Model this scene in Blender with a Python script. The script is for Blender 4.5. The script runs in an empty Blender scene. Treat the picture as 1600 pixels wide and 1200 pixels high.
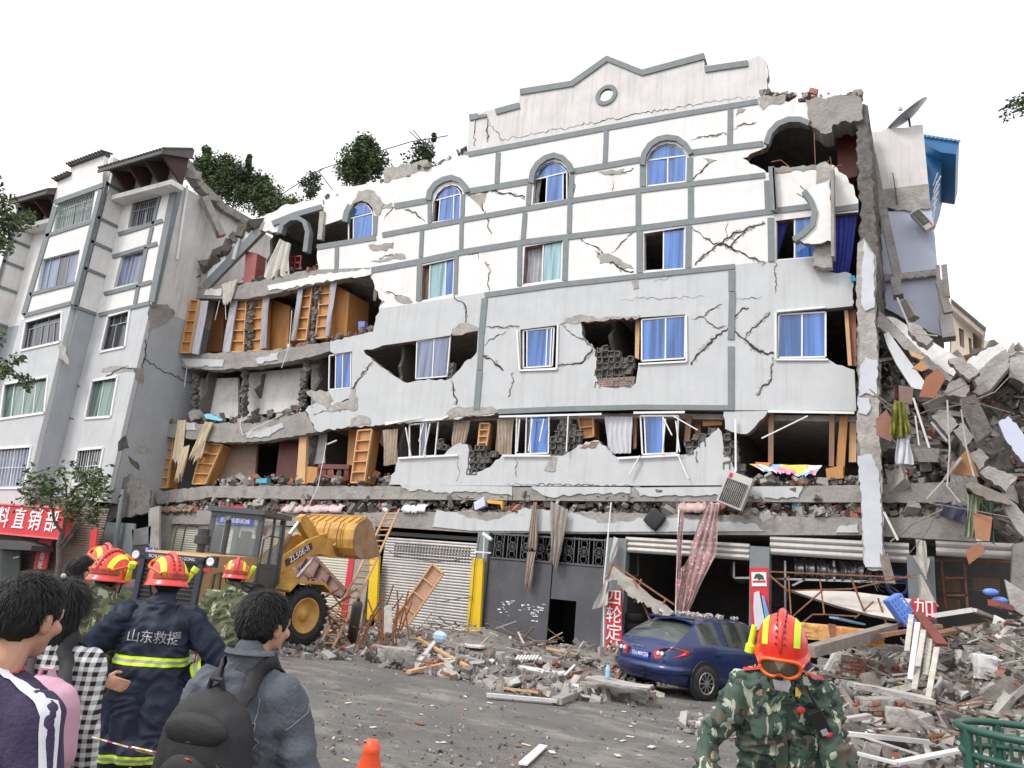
import bpy,bmesh,math,random
import numpy as np
from mathutils import Vector,Matrix,noise
from mathutils.geometry import tessellate_polygon
random.seed(7)
sc=bpy.context.scene
COL=sc.collection
# ---------------- camera ----------------
F=1180.;ROLL=math.radians(5.5);V0=310.;CH=1.75;CD=20.;HD=math.radians(120)
eh=np.array([math.cos(ROLL),math.sin(ROLL),0]);ev=np.array([-math.sin(ROLL),math.cos(ROLL),0]);ez=np.array([0,0,1.])
_n=math.hypot(V0,F);Fc=(ev*V0+ez*F)/_n;Dn=(ev*F-ez*V0)/_n
Fw=np.array([math.cos(HD),math.sin(HD),0]);Rw=np.array([math.sin(HD),-math.cos(HD),0]);UP=np.array([0,0,1.])
CAM=np.array([0,-CD,CH])
def c2w(c):
 c=np.array(c,float);return(c@eh)*Rw+(c@Fc)*Fw-(c@Dn)*UP
def ray(x,y):return c2w([x-800,y-600,F])
def W(x,y,d=0.):
 q=ray(x,y);return Vector(CAM+q*((d+CD)/q[1]))
def WX(x,y,X):
 q=ray(x,y);return Vector(CAM+q*((X-CAM[0])/q[0]))
def G(x,y,z=0.):
 q=ray(x,y);return Vector(CAM+q*((z-CH)/q[2]))
def DF(x,y,dep):
 q=ray(x,y);return Vector(CAM+q*(dep/(q@Fw)))
cam=bpy.data.cameras.new('camera');camo_=bpy.data.objects.new('camera',cam);COL.objects.link(camo_)
cam.sensor_fit='HORIZONTAL';cam.sensor_width=36;cam.lens=36*F/1600;cam.clip_end=2000;cam.clip_start=.05
xr,yu,zb=c2w([1,0,0]),c2w([0,-1,0]),c2w([0,0,-1])
M4=Matrix(((xr[0],yu[0],zb[0],CAM[0]),(xr[1],yu[1],zb[1],CAM[1]),(xr[2],yu[2],zb[2],CAM[2]),(0,0,0,1)))
camo_.matrix_world=M4
sc.camera=camo_
# ---------------- world, sun, exposure ----------------
wd=bpy.data.worlds.new('World');sc.world=wd;wd.use_nodes=True
nt=wd.node_tree;bg=nt.nodes['Background']
sky=nt.nodes.new('ShaderNodeTexSky');sky.sky_type='NISHITA';sky.sun_disc=False
SUN_EL,SUN_AZ=50,215
sky.sun_elevation=math.radians(SUN_EL);sky.sun_rotation=math.radians(SUN_AZ);sky.dust_density=6;sky.air_density=1.6
hs=nt.nodes.new('ShaderNodeHueSaturation');hs.inputs['Saturation'].default_value=.10
nt.links.new(sky.outputs[0],hs.inputs['Color'])
# an even cloud deck: the overcast flattens the sky's own gradient
gm=nt.nodes.new('ShaderNodeGamma');gm.inputs[1].default_value=.28
nt.links.new(hs.outputs[0],gm.inputs[0])
ml=nt.nodes.new('ShaderNodeMix');ml.data_type='RGBA';ml.blend_type='MULTIPLY';ml.inputs[0].default_value=1;ml.inputs[7].default_value=(5.0,5.0,5.15,1)
nt.links.new(gm.outputs[0],ml.inputs[6])
nt.links.new(ml.outputs[2],bg.inputs[0]);bg.inputs[1].default_value=.12
sl=bpy.data.lights.new('sun','SUN');sl.energy=1.3;sl.angle=math.radians(14);sl.color=(1,.96,.9)
so=bpy.data.objects.new('sun',sl);COL.objects.link(so)
_a=math.radians(SUN_AZ);_e=math.radians(SUN_EL)
sdir=Vector((math.sin(_a)*math.cos(_e),math.cos(_a)*math.cos(_e),math.sin(_e)))
so.rotation_euler=sdir.to_track_quat('Z','Y').to_euler();so.location=(0,0,40)
sc.view_settings.view_transform='Standard';sc.view_settings.look='None';sc.view_settings.exposure=0.70;sc.view_settings.gamma=1
sc.view_settings.use_curve_mapping=False
sc.cycles.max_bounces=6;sc.cycles.diffuse_bounces=3;sc.cycles.glossy_bounces=3;sc.cycles.transparent_max_bounces=6
# ---------------- materials ----------------
MATS={}
def mat(name,col,rough=.8,var=.25,scale=3.,metal=0.,bump=.0,bscale=20.,streak=0.,stain=None,coat=0.,alpha=None,spec=.5,stretch=(1,1,1)):
 if name in MATS:return MATS[name]
 m=bpy.data.materials.new(name);m.use_nodes=True;t=m.node_tree;b=t.nodes['Principled BSDF']
 b.inputs['Roughness'].default_value=rough;b.inputs['Metallic'].default_value=metal
 b.inputs['Specular IOR Level'].default_value=spec
 if coat:b.inputs['Coat Weight'].default_value=coat;b.inputs['Coat Roughness'].default_value=.08
 tc=t.nodes.new('ShaderNodeTexCoord');mp=t.nodes.new('ShaderNodeMapping');mp.inputs['Scale'].default_value=stretch
 t.links.new(tc.outputs['Object'],mp.inputs[0])
 n=t.nodes.new('ShaderNodeTexNoise');n.inputs['Scale'].default_value=scale;n.inputs['Detail'].default_value=8;n.inputs['Roughness'].default_value=.65
 t.links.new(mp.outputs[0],n.inputs['Vector'])
 r=t.nodes.new('ShaderNodeValToRGB');r.color_ramp.elements[0].position=.3;r.color_ramp.elements[1].position=.7
 c=Vector(col);lo=c*(1-var);hi=c*(1+var*.6)
 r.color_ramp.elements[0].color=(*lo,1);r.color_ramp.elements[1].color=(min(hi[0],.95),min(hi[1],.95),min(hi[2],.95),1)
 t.links.new(n.outputs[0],r.inputs[0]);out=r.outputs[0]
 if streak or stain:
  mp2=t.nodes.new('ShaderNodeMapping');mp2.inputs['Scale'].default_value=(1,1,.06)if streak else(1,1,1)
  t.links.new(tc.outputs['Object'],mp2.inputs[0])
  n2=t.nodes.new('ShaderNodeTexNoise');n2.inputs['Scale'].default_value=5.0 if streak else 1.3;n2.inputs['Detail'].default_value=7;n2.inputs['Roughness'].default_value=.7
  t.links.new(mp2.outputs[0],n2.inputs['Vector'])
  r2=t.nodes.new('ShaderNodeValToRGB');r2.color_ramp.elements[0].position=.5;r2.color_ramp.elements[1].position=.72
  r2.color_ramp.elements[0].color=(0,0,0,1);k=streak or.8;r2.color_ramp.elements[1].color=(k,k,k,1)
  t.links.new(n2.outputs[0],r2.inputs[0])
  mx=t.nodes.new('ShaderNodeMix');mx.data_type='RGBA';t.links.new(r2.outputs[0],mx.inputs[0]);t.links.new(out,mx.inputs[6])
  mx.inputs[7].default_value=(*(stain or[v*.5 for v in col]),1);out=mx.outputs[2]
 t.links.new(out,b.inputs['Base Color'])
 if bump:
  n3=t.nodes.new('ShaderNodeTexNoise');n3.inputs['Scale'].default_value=bscale;n3.inputs['Detail'].default_value=6
  t.links.new(mp.outputs[0],n3.inputs['Vector'])
  bp=t.nodes.new('ShaderNodeBump');bp.inputs['Strength'].default_value=bump;bp.inputs['Distance'].default_value=.03
  t.links.new(n3.outputs[0],bp.inputs['Height']);t.links.new(bp.outputs[0],b.inputs['Normal'])
 if alpha is not None:b.inputs['Alpha'].default_value=alpha
 MATS[name]=m;return m
def brickmat(name,c1,c2,mortar,w=.24,h=.065,ms=.012,rough=.9,off=.5,vertical='XZ'):
 m=bpy.data.materials.new(name);m.use_nodes=True;t=m.node_tree;b=t.nodes['Principled BSDF'];b.inputs['Roughness'].default_value=rough
 tc=t.nodes.new('ShaderNodeTexCoord');sx=t.nodes.new('ShaderNodeSeparateXYZ');cx=t.nodes.new('ShaderNodeCombineXYZ')
 ad=t.nodes.new('ShaderNodeMath');ad.operation='ADD'
 t.links.new(tc.outputs['Object'],sx.inputs[0]);t.links.new(sx.outputs[0],ad.inputs[0]);t.links.new(sx.outputs[1],ad.inputs[1])
 t.links.new(ad.outputs[0],cx.inputs[0]);t.links.new(sx.outputs[2],cx.inputs[1])
 br=t.nodes.new('ShaderNodeTexBrick');br.inputs['Scale'].default_value=1;br.inputs['Brick Width'].default_value=w;br.inputs['Row Height'].default_value=h
 br.inputs['Mortar Size'].default_value=ms;br.offset=off;br.inputs['Bias'].default_value=-.2
 br.inputs['Color1'].default_value=(*c1,1);br.inputs['Color2'].default_value=(*c2,1);br.inputs['Mortar'].default_value=(*mortar,1)
 t.links.new(cx.outputs[0],br.inputs['Vector'])
 n=t.nodes.new('ShaderNodeTexNoise');n.inputs['Scale'].default_value=4;n.inputs['Detail'].default_value=8;t.links.new(tc.outputs['Object'],n.inputs['Vector'])
 mx=t.nodes.new('ShaderNodeMix');mx.data_type='RGBA';mx.blend_type='MULTIPLY';mx.inputs[0].default_value=.9
 mr=t.nodes.new('ShaderNodeMapRange');mr.inputs[1].default_value=.3;mr.inputs[2].default_value=.7;mr.inputs[3].default_value=.55;mr.inputs[4].default_value=1.25
 t.links.new(n.outputs[0],mr.inputs[0]);t.links.new(br.outputs[0],mx.inputs[6]);t.links.new(mr.outputs[0],mx.inputs[7])
 t.links.new(mx.outputs[2],b.inputs['Base Color'])
 bp=t.nodes.new('ShaderNodeBump');bp.inputs['Strength'].default_value=.6;bp.inputs['Distance'].default_value=.01
 iv=t.nodes.new('ShaderNodeMath');iv.operation='SUBTRACT';iv.inputs[0].default_value=1;t.links.new(br.outputs['Fac'],iv.inputs[1])
 t.links.new(iv.outputs[0],bp.inputs['Height']);t.links.new(bp.outputs[0],b.inputs['Normal'])
 MATS[name]=m;return m
def glassmat(name,col,rough=.06):
 m=bpy.data.materials.new(name);m.use_nodes=True;b=m.node_tree.nodes['Principled BSDF']
 b.inputs['Roughness'].default_value=rough;b.inputs['Specular IOR Level'].default_value=.8
 t=m.node_tree;tc=t.nodes.new('ShaderNodeTexCoord');mp=t.nodes.new('ShaderNodeMapping');mp.inputs['Scale'].default_value=(5,1,.25);t.links.new(tc.outputs['Object'],mp.inputs[0])
 nz=t.nodes.new('ShaderNodeTexNoise');nz.inputs['Scale'].default_value=1.1;nz.inputs['Detail'].default_value=4;t.links.new(mp.outputs[0],nz.inputs['Vector']);cr=t.nodes.new('ShaderNodeValToRGB');cr.color_ramp.elements[0].position=.38;cr.color_ramp.elements[1].position=.62
 cr.color_ramp.elements[0].color=(*[v*.55 for v in col],1);cr.color_ramp.elements[1].color=(*[min(.9,v*1.35+.02)for v in col],1);t.links.new(nz.outputs[0],cr.inputs[0]);t.links.new(cr.outputs[0],b.inputs['Base Color'])
 tc=t.nodes.new('ShaderNodeTexCoord');n=t.nodes.new('ShaderNodeTexNoise');n.inputs['Scale'].default_value=1.2
 t.links.new(tc.outputs['Object'],n.inputs['Vector']);bp=t.nodes.new('ShaderNodeBump');bp.inputs['Strength'].default_value=.08;t.links.new(n.outputs[0],bp.inputs['Height']);t.links.new(bp.outputs[0],b.inputs['Normal'])
 MATS[name]=m;return m
def camomat(name,cols,scale=7.,seed=0.):
 m=bpy.data.materials.new(name);m.use_nodes=True;t=m.node_tree;b=t.nodes['Principled BSDF'];b.inputs['Roughness'].default_value=.85
 tc=t.nodes.new('ShaderNodeTexCoord');prev=None
 for i,(c,th)in enumerate(cols):
  mp=t.nodes.new('ShaderNodeMapping');mp.inputs['Location'].default_value=(seed+i*3.7,i*1.3,seed*2+i);mp.inputs['Rotation'].default_value=(0,.6,.3*i);mp.inputs['Scale'].default_value=(1,1,1.7-.4*i)
  t.links.new(tc.outputs['Object'],mp.inputs[0])
  n=t.nodes.new('ShaderNodeTexNoise');n.inputs['Scale'].default_value=scale*(1+.15*i);n.inputs['Detail'].default_value=3.5;n.inputs['Roughness'].default_value=.55;n.inputs['Distortion'].default_value=.6
  t.links.new(mp.outputs[0],n.inputs['Vector'])
  if prev is None:
   rgb=t.nodes.new('ShaderNodeRGB');rgb.outputs[0].default_value=(*c,1);prev=rgb.outputs[0];continue
  g=t.nodes.new('ShaderNodeMath');g.operation='GREATER_THAN';g.inputs[1].default_value=th;t.links.new(n.outputs[0],g.inputs[0])
  mx=t.nodes.new('ShaderNodeMix');mx.data_type='RGBA';t.links.new(g.outputs[0],mx.inputs[0]);t.links.new(prev,mx.inputs[6]);mx.inputs[7].default_value=(*c,1);prev=mx.outputs[2]
 t.links.new(prev,b.inputs['Base Color']);MATS[name]=m;return m
white_pl=mat('white_plaster',(.79,.78,.765),.85,.13,1.6,bump=.12,bscale=12,streak=.5,stain=(.56,.53,.505))
grey_pl=mat('grey_plaster',(.53,.545,.555),.85,.10,1.3,bump=.12,bscale=12,streak=.6,stain=(.39,.395,.40))
dirty_pl=mat('weathered_white_plaster',(.66,.64,.625),.9,.14,1.2,streak=.7,stain=(.42,.385,.37))
band_m=mat('grey_trim_paint',(.20,.225,.235),.75,.14,4,bump=.05)
conc=mat('concrete',(.34,.32,.30),.95,.42,2.6,bump=.8,bscale=12,stain=(.17,.155,.145))
conc_l=mat('pale_concrete',(.41,.385,.36),.95,.34,3.5,bump=.8,bscale=14,stain=(.24,.22,.2))
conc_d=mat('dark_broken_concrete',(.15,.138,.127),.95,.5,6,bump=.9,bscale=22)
brick_r=mat('broken_brick',(.30,.125,.08),.95,.4,5,bump=.5,stain=(.2,.16,.14))
brk=brickmat('brick_courses',(.30,.12,.075),(.2,.13,.11),(.27,.25,.235),.12,.07,.014)
blk=mat('hollow_block',(.15,.14,.13),.95,.35,9,bump=.6)
int_w=mat('interior_wall_paint',(.70,.68,.66),.9,.16,.8,stain=(.4,.385,.37))
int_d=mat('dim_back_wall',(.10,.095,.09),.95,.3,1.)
int_blue=mat('blue_grey_room_paint',(.22,.25,.32),.9,.15,1.)
crack_m=mat('crack_shade',(.05,.046,.043),1,.3,10)  # dark colour for surface ribbons, painting the shade inside open cracks
wood=mat('varnished_wood',(.50,.235,.075),.5,.22,2.4,stretch=(6,6,.6),bump=.05)
wood_l=mat('pale_wood',(.62,.38,.19),.6,.2,3,stretch=(6,6,.6))
wood_d=mat('dark_red_wood',(.17,.045,.035),.45,.3,3)
wood_b=mat('brown_wood',(.26,.14,.085),.6,.3,3,stretch=(5,5,.6))
timber=mat('weathered_timber',(.25,.215,.185),.9,.35,5,stretch=(1,1,1),bump=.3)
timber_w=mat('white_painted_timber',(.46,.43,.385),.8,.3,9,stain=(.25,.22,.19));debris_w=mat('dusty_white',(.60,.59,.58),.8,.2,6,stain=(.42,.4,.38));col_w=mat('pale_column_paint',(.56,.575,.63),.85,.1,2,stain=(.46,.47,.5))
frame_w=mat('white_window_frame',(.78,.78,.78),.45,.06,4)
frame_g=mat('grey_window_frame',(.34,.35,.36),.5,.1,4)
g_blue=glassmat('blue_glass',(.045,.145,.43));g_pale=glassmat('pale_blue_glass',(.22,.38,.43));g_dark=glassmat('dark_glass',(.035,.04,.055));g_green=glassmat('green_glass',(.12,.20,.17));g_vio=glassmat('violet_blue_glass',(.13,.16,.25))
cur_w=mat('white_curtain',(.60,.60,.64),.95,.1,3);cur_g=mat('grey_curtain',(.46,.46,.48),.95,.15,4);cur_t=mat('tan_curtain',(.42,.34,.26),.95,.2,5);cur_c=mat('cream_cloth',(.66,.56,.40),.95,.15,5);cur_b=mat('blue_curtain',(.03,.045,.27),.9,.2,3)
metal=mat('dull_metal',(.36,.36,.36),.45,.3,6,metal=.6);steel=mat('bare_steel',(.55,.55,.56),.3,.2,6,metal=.9);rust=mat('rusty_steel',(.24,.10,.05),.85,.4,8);iron=mat('dark_iron',(.06,.06,.062),.6,.3,5);black=mat('black_plastic',(.018,.018,.02),.5,.3,5);rub=mat('rubber',(.028,.027,.026),.85,.4,8,bump=.2)
yel=mat('yellow_paint',(.78,.52,.015),.5,.1,3);red=mat('red_sign',(.60,.03,.045),.55,.12,2);blue_s=mat('blue_sign',(.04,.07,.34),.5,.1,3);white=mat('white_paint',(.8,.8,.8),.6,.08,4)
lavender=mat('pale_blue_wall_paint',(.56,.59,.72),.9,.07,1.1,stain=(.47,.5,.62));blue_roof=mat('blue_roof_sheet',(.02,.15,.36),.45,.15,2)
grey_tile=mat('grey_tile_wall',(.40,.42,.445),.75,.12,1.2,bump=.1,bscale=30,streak=.3,stain=(.3,.31,.325))
# ---------------- mesh builder ----------------
def smoothstep(a,b,x):
 t=max(0,min(1,(x-a)/(b-a)));return t*t*(3-2*t)
class MB:
 def __init__(s):s.v=[];s.f=[];s.m=[]
 def add(s,vs,fs,mi=0):
  o=len(s.v);s.v+=[Vector(p)for p in vs];s.f+=[[i+o for i in f]for f in fs];s.m+=[mi]*len(fs)if isinstance(mi,int)else mi;return s
 def box(s,c,size,R=None,mi=0,taper=1.):
  x,y,z=[k/2 for k in size];R=R or Matrix.Identity(3);c=Vector(c);vs=[]
  for dz,t in((-z,1),(z,taper)):
   for dx,dy in((-x,-y),(x,-y),(x,y),(-x,y)):vs.append(c+R@Vector((dx*t,dy*t,dz)))
  return s.add(vs,[(0,3,2,1),(4,5,6,7),(0,1,5,4),(1,2,6,5),(2,3,7,6),(3,0,4,7)],mi)
 def bar(s,a,b,w,h=None,mi=0,up=(0,0,1)):
  a,b=Vector(a),Vector(b);d=b-a;L=d.length
  if L<1e-6:return s
  z=d/L;u=Vector(up)
  if abs(z.dot(u))>.95:u=Vector((1,0,0))
  x=u.cross(z).normalized();y=z.cross(x)
  return s.box((a+b)/2,(w,h or w,L),Matrix((x,y,z)).transposed(),mi)
 def tube(s,pts,r,n=8,mi=0,cap=True):
  pts=[Vector(p)for p in pts];k=len(pts);rs=r if isinstance(r,(list,tuple))else[r]*k
  rings=[];pv=None
  for i,p in enumerate(pts):
   d=(pts[min(i+1,k-1)]-pts[max(i-1,0)]).normalized()
   if pv is None:pv=d.orthogonal().normalized()
   x=(pv-d*pv.dot(d));x=x.normalized()if x.length>1e-5 else d.orthogonal().normalized();pv=x;y=d.cross(x)
   rings.append([p+(x*math.cos(2*math.pi*j/n)+y*math.sin(2*math.pi*j/n))*rs[i]for j in range(n)])
  vs=[q for g in rings for q in g];fs=[(i*n+j,i*n+(j+1)%n,(i+1)*n+(j+1)%n,(i+1)*n+j)for i in range(k-1)for j in range(n)]
  if cap:fs+=[tuple(range(n))[::-1],tuple((k-1)*n+j for j in range(n))]
  return s.add(vs,fs,mi)
 def lathe(s,prof,c=(0,0,0),n=24,mi=0,R=None,arc=1.):
  R=R or Matrix.Identity(3);c=Vector(c);k=len(prof);vs=[]
  for r,z in prof:
   for j in range(n):a=2*math.pi*j/n;vs.append(c+R@Vector((r*math.cos(a),r*math.sin(a),z)))
  return s.add(vs,[(i*n+j,i*n+(j+1)%n,(i+1)*n+(j+1)%n,(i+1)*n+j)for i in range(k-1)for j in range(n)],mi)
 def chunk(s,c,size,mi=0,jag=.28,R=None):
  R=R or Matrix.Rotation(random.uniform(0,6.28),3,Vector((random.gauss(0,1),random.gauss(0,1),random.gauss(0,1))).normalized())
  x,y,z=[k/2 for k in size];c=Vector(c);vs=[]
  for dz in(-z,z):
   for dx,dy in((-x,-y),(x,-y),(x,y),(-x,y)):vs.append(c+R@Vector((dx*(1+random.uniform(-jag,jag)),dy*(1+random.uniform(-jag,jag)),dz*(1+random.uniform(-jag,jag)))))
  return s.add(vs,[(0,3,2,1),(4,5,6,7),(0,1,5,4),(1,2,6,5),(2,3,7,6),(3,0,4,7)],mi)
 def sphere(s,c,r,n=10,mi=0,sc3=(1,1,1)):
  prof=[]
  c=Vector(c);vs=[];fs=[]
  m=n//2+1
  for i in range(m+1):
   t=math.pi*i/m
   for j in range(n):a=2*math.pi*j/n;vs.append(c+Vector((r*sc3[0]*math.sin(t)*math.cos(a),r*sc3[1]*math.sin(t)*math.sin(a),r*sc3[2]*math.cos(t))))
  fs=[(i*n+j,(i+1)*n+j,(i+1)*n+(j+1)%n,i*n+(j+1)%n)for i in range(m)for j in range(n)]
  return s.add(vs,fs,mi)
 def prism(s,front,back,holes=None,mi=0,mside=None):
  """front/back: lists of loops (outer first); caps tessellated, sides bridged"""
  mside=mi if mside is None else mside
  flat=[p for l in front for p in l];bk=[p for l in back for p in l];n=len(flat)
  n3=(Vector(front[0][0])-Vector(back[0][0]))
  tris=tessellate_polygon([[Vector(p)for p in l]for l in front])
  fs=[];ms=[]
  for t in tris:
   a,b,c=[flat[i]for i in t];nn=(b-a).cross(c-a)
   if nn.length<1e-12:continue
   t=tuple(t)if nn.dot(n3)>0 else(t[0],t[2],t[1])
   fs.append(t);ms.append(mi);fs.append((t[0]+n,t[2]+n,t[1]+n));ms.append(mside)
  o=0
  for l in front:
   k=len(l)
   for i in range(k):j=(i+1)%k;fs.append((o+i,o+j,n+o+j,n+o+i));ms.append(mside)
   o+=k
  s.add(flat+bk,fs,ms)
  return s
 XF=None
 def build(s,name,mats,parent=None,smooth=False,origin=None,label=None,norm=True,weld=False):
  me=bpy.data.meshes.new(name)
  if MB.XF is not None:s.v=[MB.XF@p for p in s.v]
  if origin is None:
   if parent is not None:origin=parent.get('_o',None);origin=Vector(origin)if origin is not None else Vector((0,0,0))
   elif s.v:
    a=np.array([tuple(p)for p in s.v]);origin=Vector(((a[:,0].min()+a[:,0].max())/2,(a[:,1].min()+a[:,1].max())/2,a[:,2].min()))
   else:origin=Vector((0,0,0))
  origin=Vector(origin)
  me.from_pydata([tuple(p-origin)for p in s.v],[],s.f)
  for m in(mats if isinstance(mats,(list,tuple))else[mats]):me.materials.append(m)
  me.polygons.foreach_set('material_index',s.m)
  if weld or norm:
   b=bmesh.new();b.from_mesh(me)
   if weld:bmesh.ops.remove_doubles(b,verts=b.verts,dist=1e-4)
   if norm:bmesh.ops.recalc_face_normals(b,faces=b.faces)
   b.to_mesh(me);b.free()
  if smooth:me.polygons.foreach_set('use_smooth',[True]*len(me.polygons))
  me.update()
  o=bpy.data.objects.new(name,me);COL.objects.link(o)
  if parent is not None:
   o.parent=parent;po=Vector(parent.get('_o',(0,0,0)));o.location=origin-po
  else:o.location=origin
  o['_o']=list(origin)
  if label:o['label']=label
  return o
def tag(o,label,cat=None,group=None,kind=None):
 o['label']=label
 if cat:o['category']=cat
 if group:o['group']=group
 if kind:o['kind']=kind
 return o
def empty(name,loc,label,cat,group=None,rz=0.):
 o=bpy.data.objects.new(name,None);COL.objects.link(o);o.location=loc;o.rotation_euler=(0,0,rz);o['_o']=list(loc)if rz==0 else[0,0,0]
 o.empty_display_size=.1
 return tag(o,label,cat,group)
def local_root(name,loc,label,cat,group=None,rz=0.):
 o=empty(name,loc,label,cat,group,rz);o['_o']=[0,0,0];return o
def copy_tree(o,parent=None,loc=None,rz=None):
 c=o.copy();COL.objects.link(c)
 if parent is not None:c.parent=parent;c.matrix_parent_inverse=o.matrix_parent_inverse
 if loc is not None:c.location=loc
 if rz is not None:c.rotation_euler=(0,0,rz)
 for ch in list(o.children):copy_tree(ch,c)
 return c
def rough(pts,amp=2.2,step=6.,seed=0,closed=True):
 rnd=random.Random(seed+int(pts[0][0]*7+pts[0][1]));out=[];n=len(pts)
 for i in range(n if closed else n-1):
  p=pts[i];q=pts[(i+1)%n];out.append((p[0],p[1]))
  if len(p)>2:
   L=math.hypot(q[0]-p[0],q[1]-p[1]);k=int(L/step);nx,ny=-(q[1]-p[1])/max(L,1e-6),(q[0]-p[0])/max(L,1e-6)
   for j in range(1,k):
    t=(j+rnd.uniform(-.25,.25))/k;a=rnd.uniform(-amp,amp)*p[2]
    out.append((p[0]+(q[0]-p[0])*t+nx*a,p[1]+(q[1]-p[1])*t+ny*a))
 if not closed:out.append(pts[-1][:2])
 return out
def panel(mb,pts,d0,d1,holes=(),mi=0,mside=None,X=None,amp=2.2,step=6.):
 """prism of traced outline: front on plane Y=d0 (or X=d0 when X), back shifted to d1"""
 loops=[rough(pts,amp,step)]+[rough(h,amp,step)for h in holes]
 if X:
  fr=[[WX(x,y,d0)for x,y in l]for l in loops];bk=[[p+Vector((d1-d0,0,0))for p in l]for l in fr]
 else:
  fr=[[W(x,y,d0)for x,y in l]for l in loops];bk=[[p+Vector((0,d1-d0,0))for p in l]for l in fr]
 return mb.prism(fr,bk,mi=mi,mside=mside)
def band(mb,line,w,d0=-.04,d1=.0,mi=0):
 """strip of pixel width w following a traced polyline, closed ends"""
 up=[];dn=[];n=len(line)
 for i,p in enumerate(line):
  a=line[max(i-1,0)];b=line[min(i+1,n-1)];dx,dy=b[0]-a[0],b[1]-a[1];L=math.hypot(dx,dy);nx,ny=-dy/L*w/2,dx/L*w/2
  up.append((p[0]+nx,p[1]+ny));dn.append((p[0]-nx,p[1]-ny))
 for i in range(n-1):
  q=[up[i],up[i+1],dn[i+1],dn[i]];fr=[W(x,y,d0)for x,y in q];bk=[p+Vector((0,d1-d0,0))for p in fr]
  mb.prism([fr],[bk],mi=mi)
 return mb
def crack(mb,line,w=1.6,d0=-.012,seed=1):
 pts=rough([(x,y,1)for x,y in line],2.6,4.5,seed,closed=False);rnd=random.Random(seed)
 for i in range(len(pts)-1):
  a,b=pts[i],pts[i+1];L=math.hypot(b[0]-a[0],b[1]-a[1])or 1;t=i/len(pts);ww=w*(.35+.65*math.sin(math.pi*min(1,max(.05,t))))*rnd.uniform(.5,1.3)
  nx,ny=-(b[1]-a[1])/L*ww/2,(b[0]-a[0])/L*ww/2
  q=[(a[0]+nx,a[1]+ny),(b[0]+nx*.9,b[1]+ny*.9),(b[0]-nx*.9,b[1]-ny*.9),(a[0]-nx,a[1]-ny)]
  mb.add([W(x,y,d0)for x,y in q],[(0,1,2,3)])
 return mb
def spall(mb,line,w,d0=-.007,seed=1):
 rnd=random.Random(seed+99);pts=rough([(x,y,1)for x,y in line],2.,4.,seed,closed=False)
 for a,b in zip(pts,pts[1:]):
  if rnd.random()<.5:continue
  L=math.hypot(b[0]-a[0],b[1]-a[1])or 1;nx,ny=-(b[1]-a[1])/L,(b[0]-a[0])/L;u,v=w*rnd.uniform(.4,1.7),w*rnd.uniform(.2,1.2)
  q=[(a[0]+nx*u*.5,a[1]+ny*u*.5),(b[0]+nx*u,b[1]+ny*u),(b[0]-nx*v,b[1]-ny*v),(a[0]-nx*v*.6,a[1]-ny*v*.6)];mb.add([W(x,y,d0)for x,y in q],[(0,1,2,3)])
 return mb
def inpoly(x,y,P):
 c=False;n=len(P)
 for i in range(n):
  x1,y1=P[i][:2];x2,y2=P[(i+1)%n][:2]
  if(y1>y)!=(y2>y)and x<(x2-x1)*(y-y1)/(y2-y1)+x1:c=not c
 return c
def blocks(mb,poly,d=.06,mi=0,s=.2,amp=.05):
 """exposed hollow block masonry inside a traced outline"""
 P=[W(p[0],p[1],d)for p in poly];x0=min(p.x for p in P);x1=max(p.x for p in P);z0=min(p.z for p in P);z1=max(p.z for p in P)
 q=[(p.x,p.z)for p in P];zz=z0
 while zz<z1:
  xx=x0+random.uniform(0,s*.4)
  while xx<x1:
   if inpoly(xx+s/2,zz+s/2,q):
    dy=random.uniform(0,amp);t=s*.42
    R=Matrix.Rotation(random.gauss(0,.10),3,'Y')
    c=Vector((xx+s/2,d+dy,zz+s/2))
    for ox,oz,sx,sz in((-t,0,.03,s*.92),(t,0,.03,s*.92),(0,-t,s*.92,.03),(0,t,s*.92,.03)):
     if random.random()<.8:mb.box(c+R@Vector((ox,0,oz)),(sx,.2,sz),R,mi)
    mb.box(c+Vector((0,random.uniform(-.05,.03),0)),(s*.8,.05,s*.8),R,mi)
   xx+=s*1.02
  zz+=s*1.0
 return mb
def txt(name,s,size,mtl,M,parent=None,depth=.006,wrap=None,bold=.0,sx=1.,origin=None):
 """lettering as a mesh; M maps text space (x right, y up, z out) to space of the parent"""
 c=bpy.data.curves.new(name,'FONT');c.body=s;c.size=size;c.extrude=depth;c.align_x='CENTER';c.align_y='CENTER';c.offset=bold*size*.35;c.resolution_u=3
 o=bpy.data.objects.new(name,c);COL.objects.link(o);bpy.context.view_layer.update()
 me=bpy.data.meshes.new_from_object(o.evaluated_get(bpy.context.evaluated_depsgraph_get()));bpy.data.objects.remove(o);bpy.data.curves.remove(c)
 org=Vector(origin)if origin is not None else(Vector(parent.get('_o',(0,0,0)))if parent is not None else None)
 vs=[]
 for v in me.vertices:
  p=Vector((v.co.x*sx,v.co.y,v.co.z))
  if wrap:p=wrap(p)
  vs.append(MB.XF@(M@p)if MB.XF is not None else M@p)
 if org is None:org=sum(vs,Vector())/max(1,len(vs))
 for v,p in zip(me.vertices,vs):v.co=p-org
 me.materials.clear();me.materials.append(mtl);me.name=name
 ob=bpy.data.objects.new(name,me);COL.objects.link(ob)
 if parent is not None:ob.parent=parent
 else:ob.location=org
 return ob
def frameM(p,x,y):
 x=Vector(x).normalized();y=Vector(y);y=(y-x*y.dot(x)).normalized();z=x.cross(y)
 return Matrix(((x.x,y.x,z.x,p[0]),(x.y,y.y,z.y,p[1]),(x.z,y.z,z.z,p[2]),(0,0,0,1)))
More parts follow.
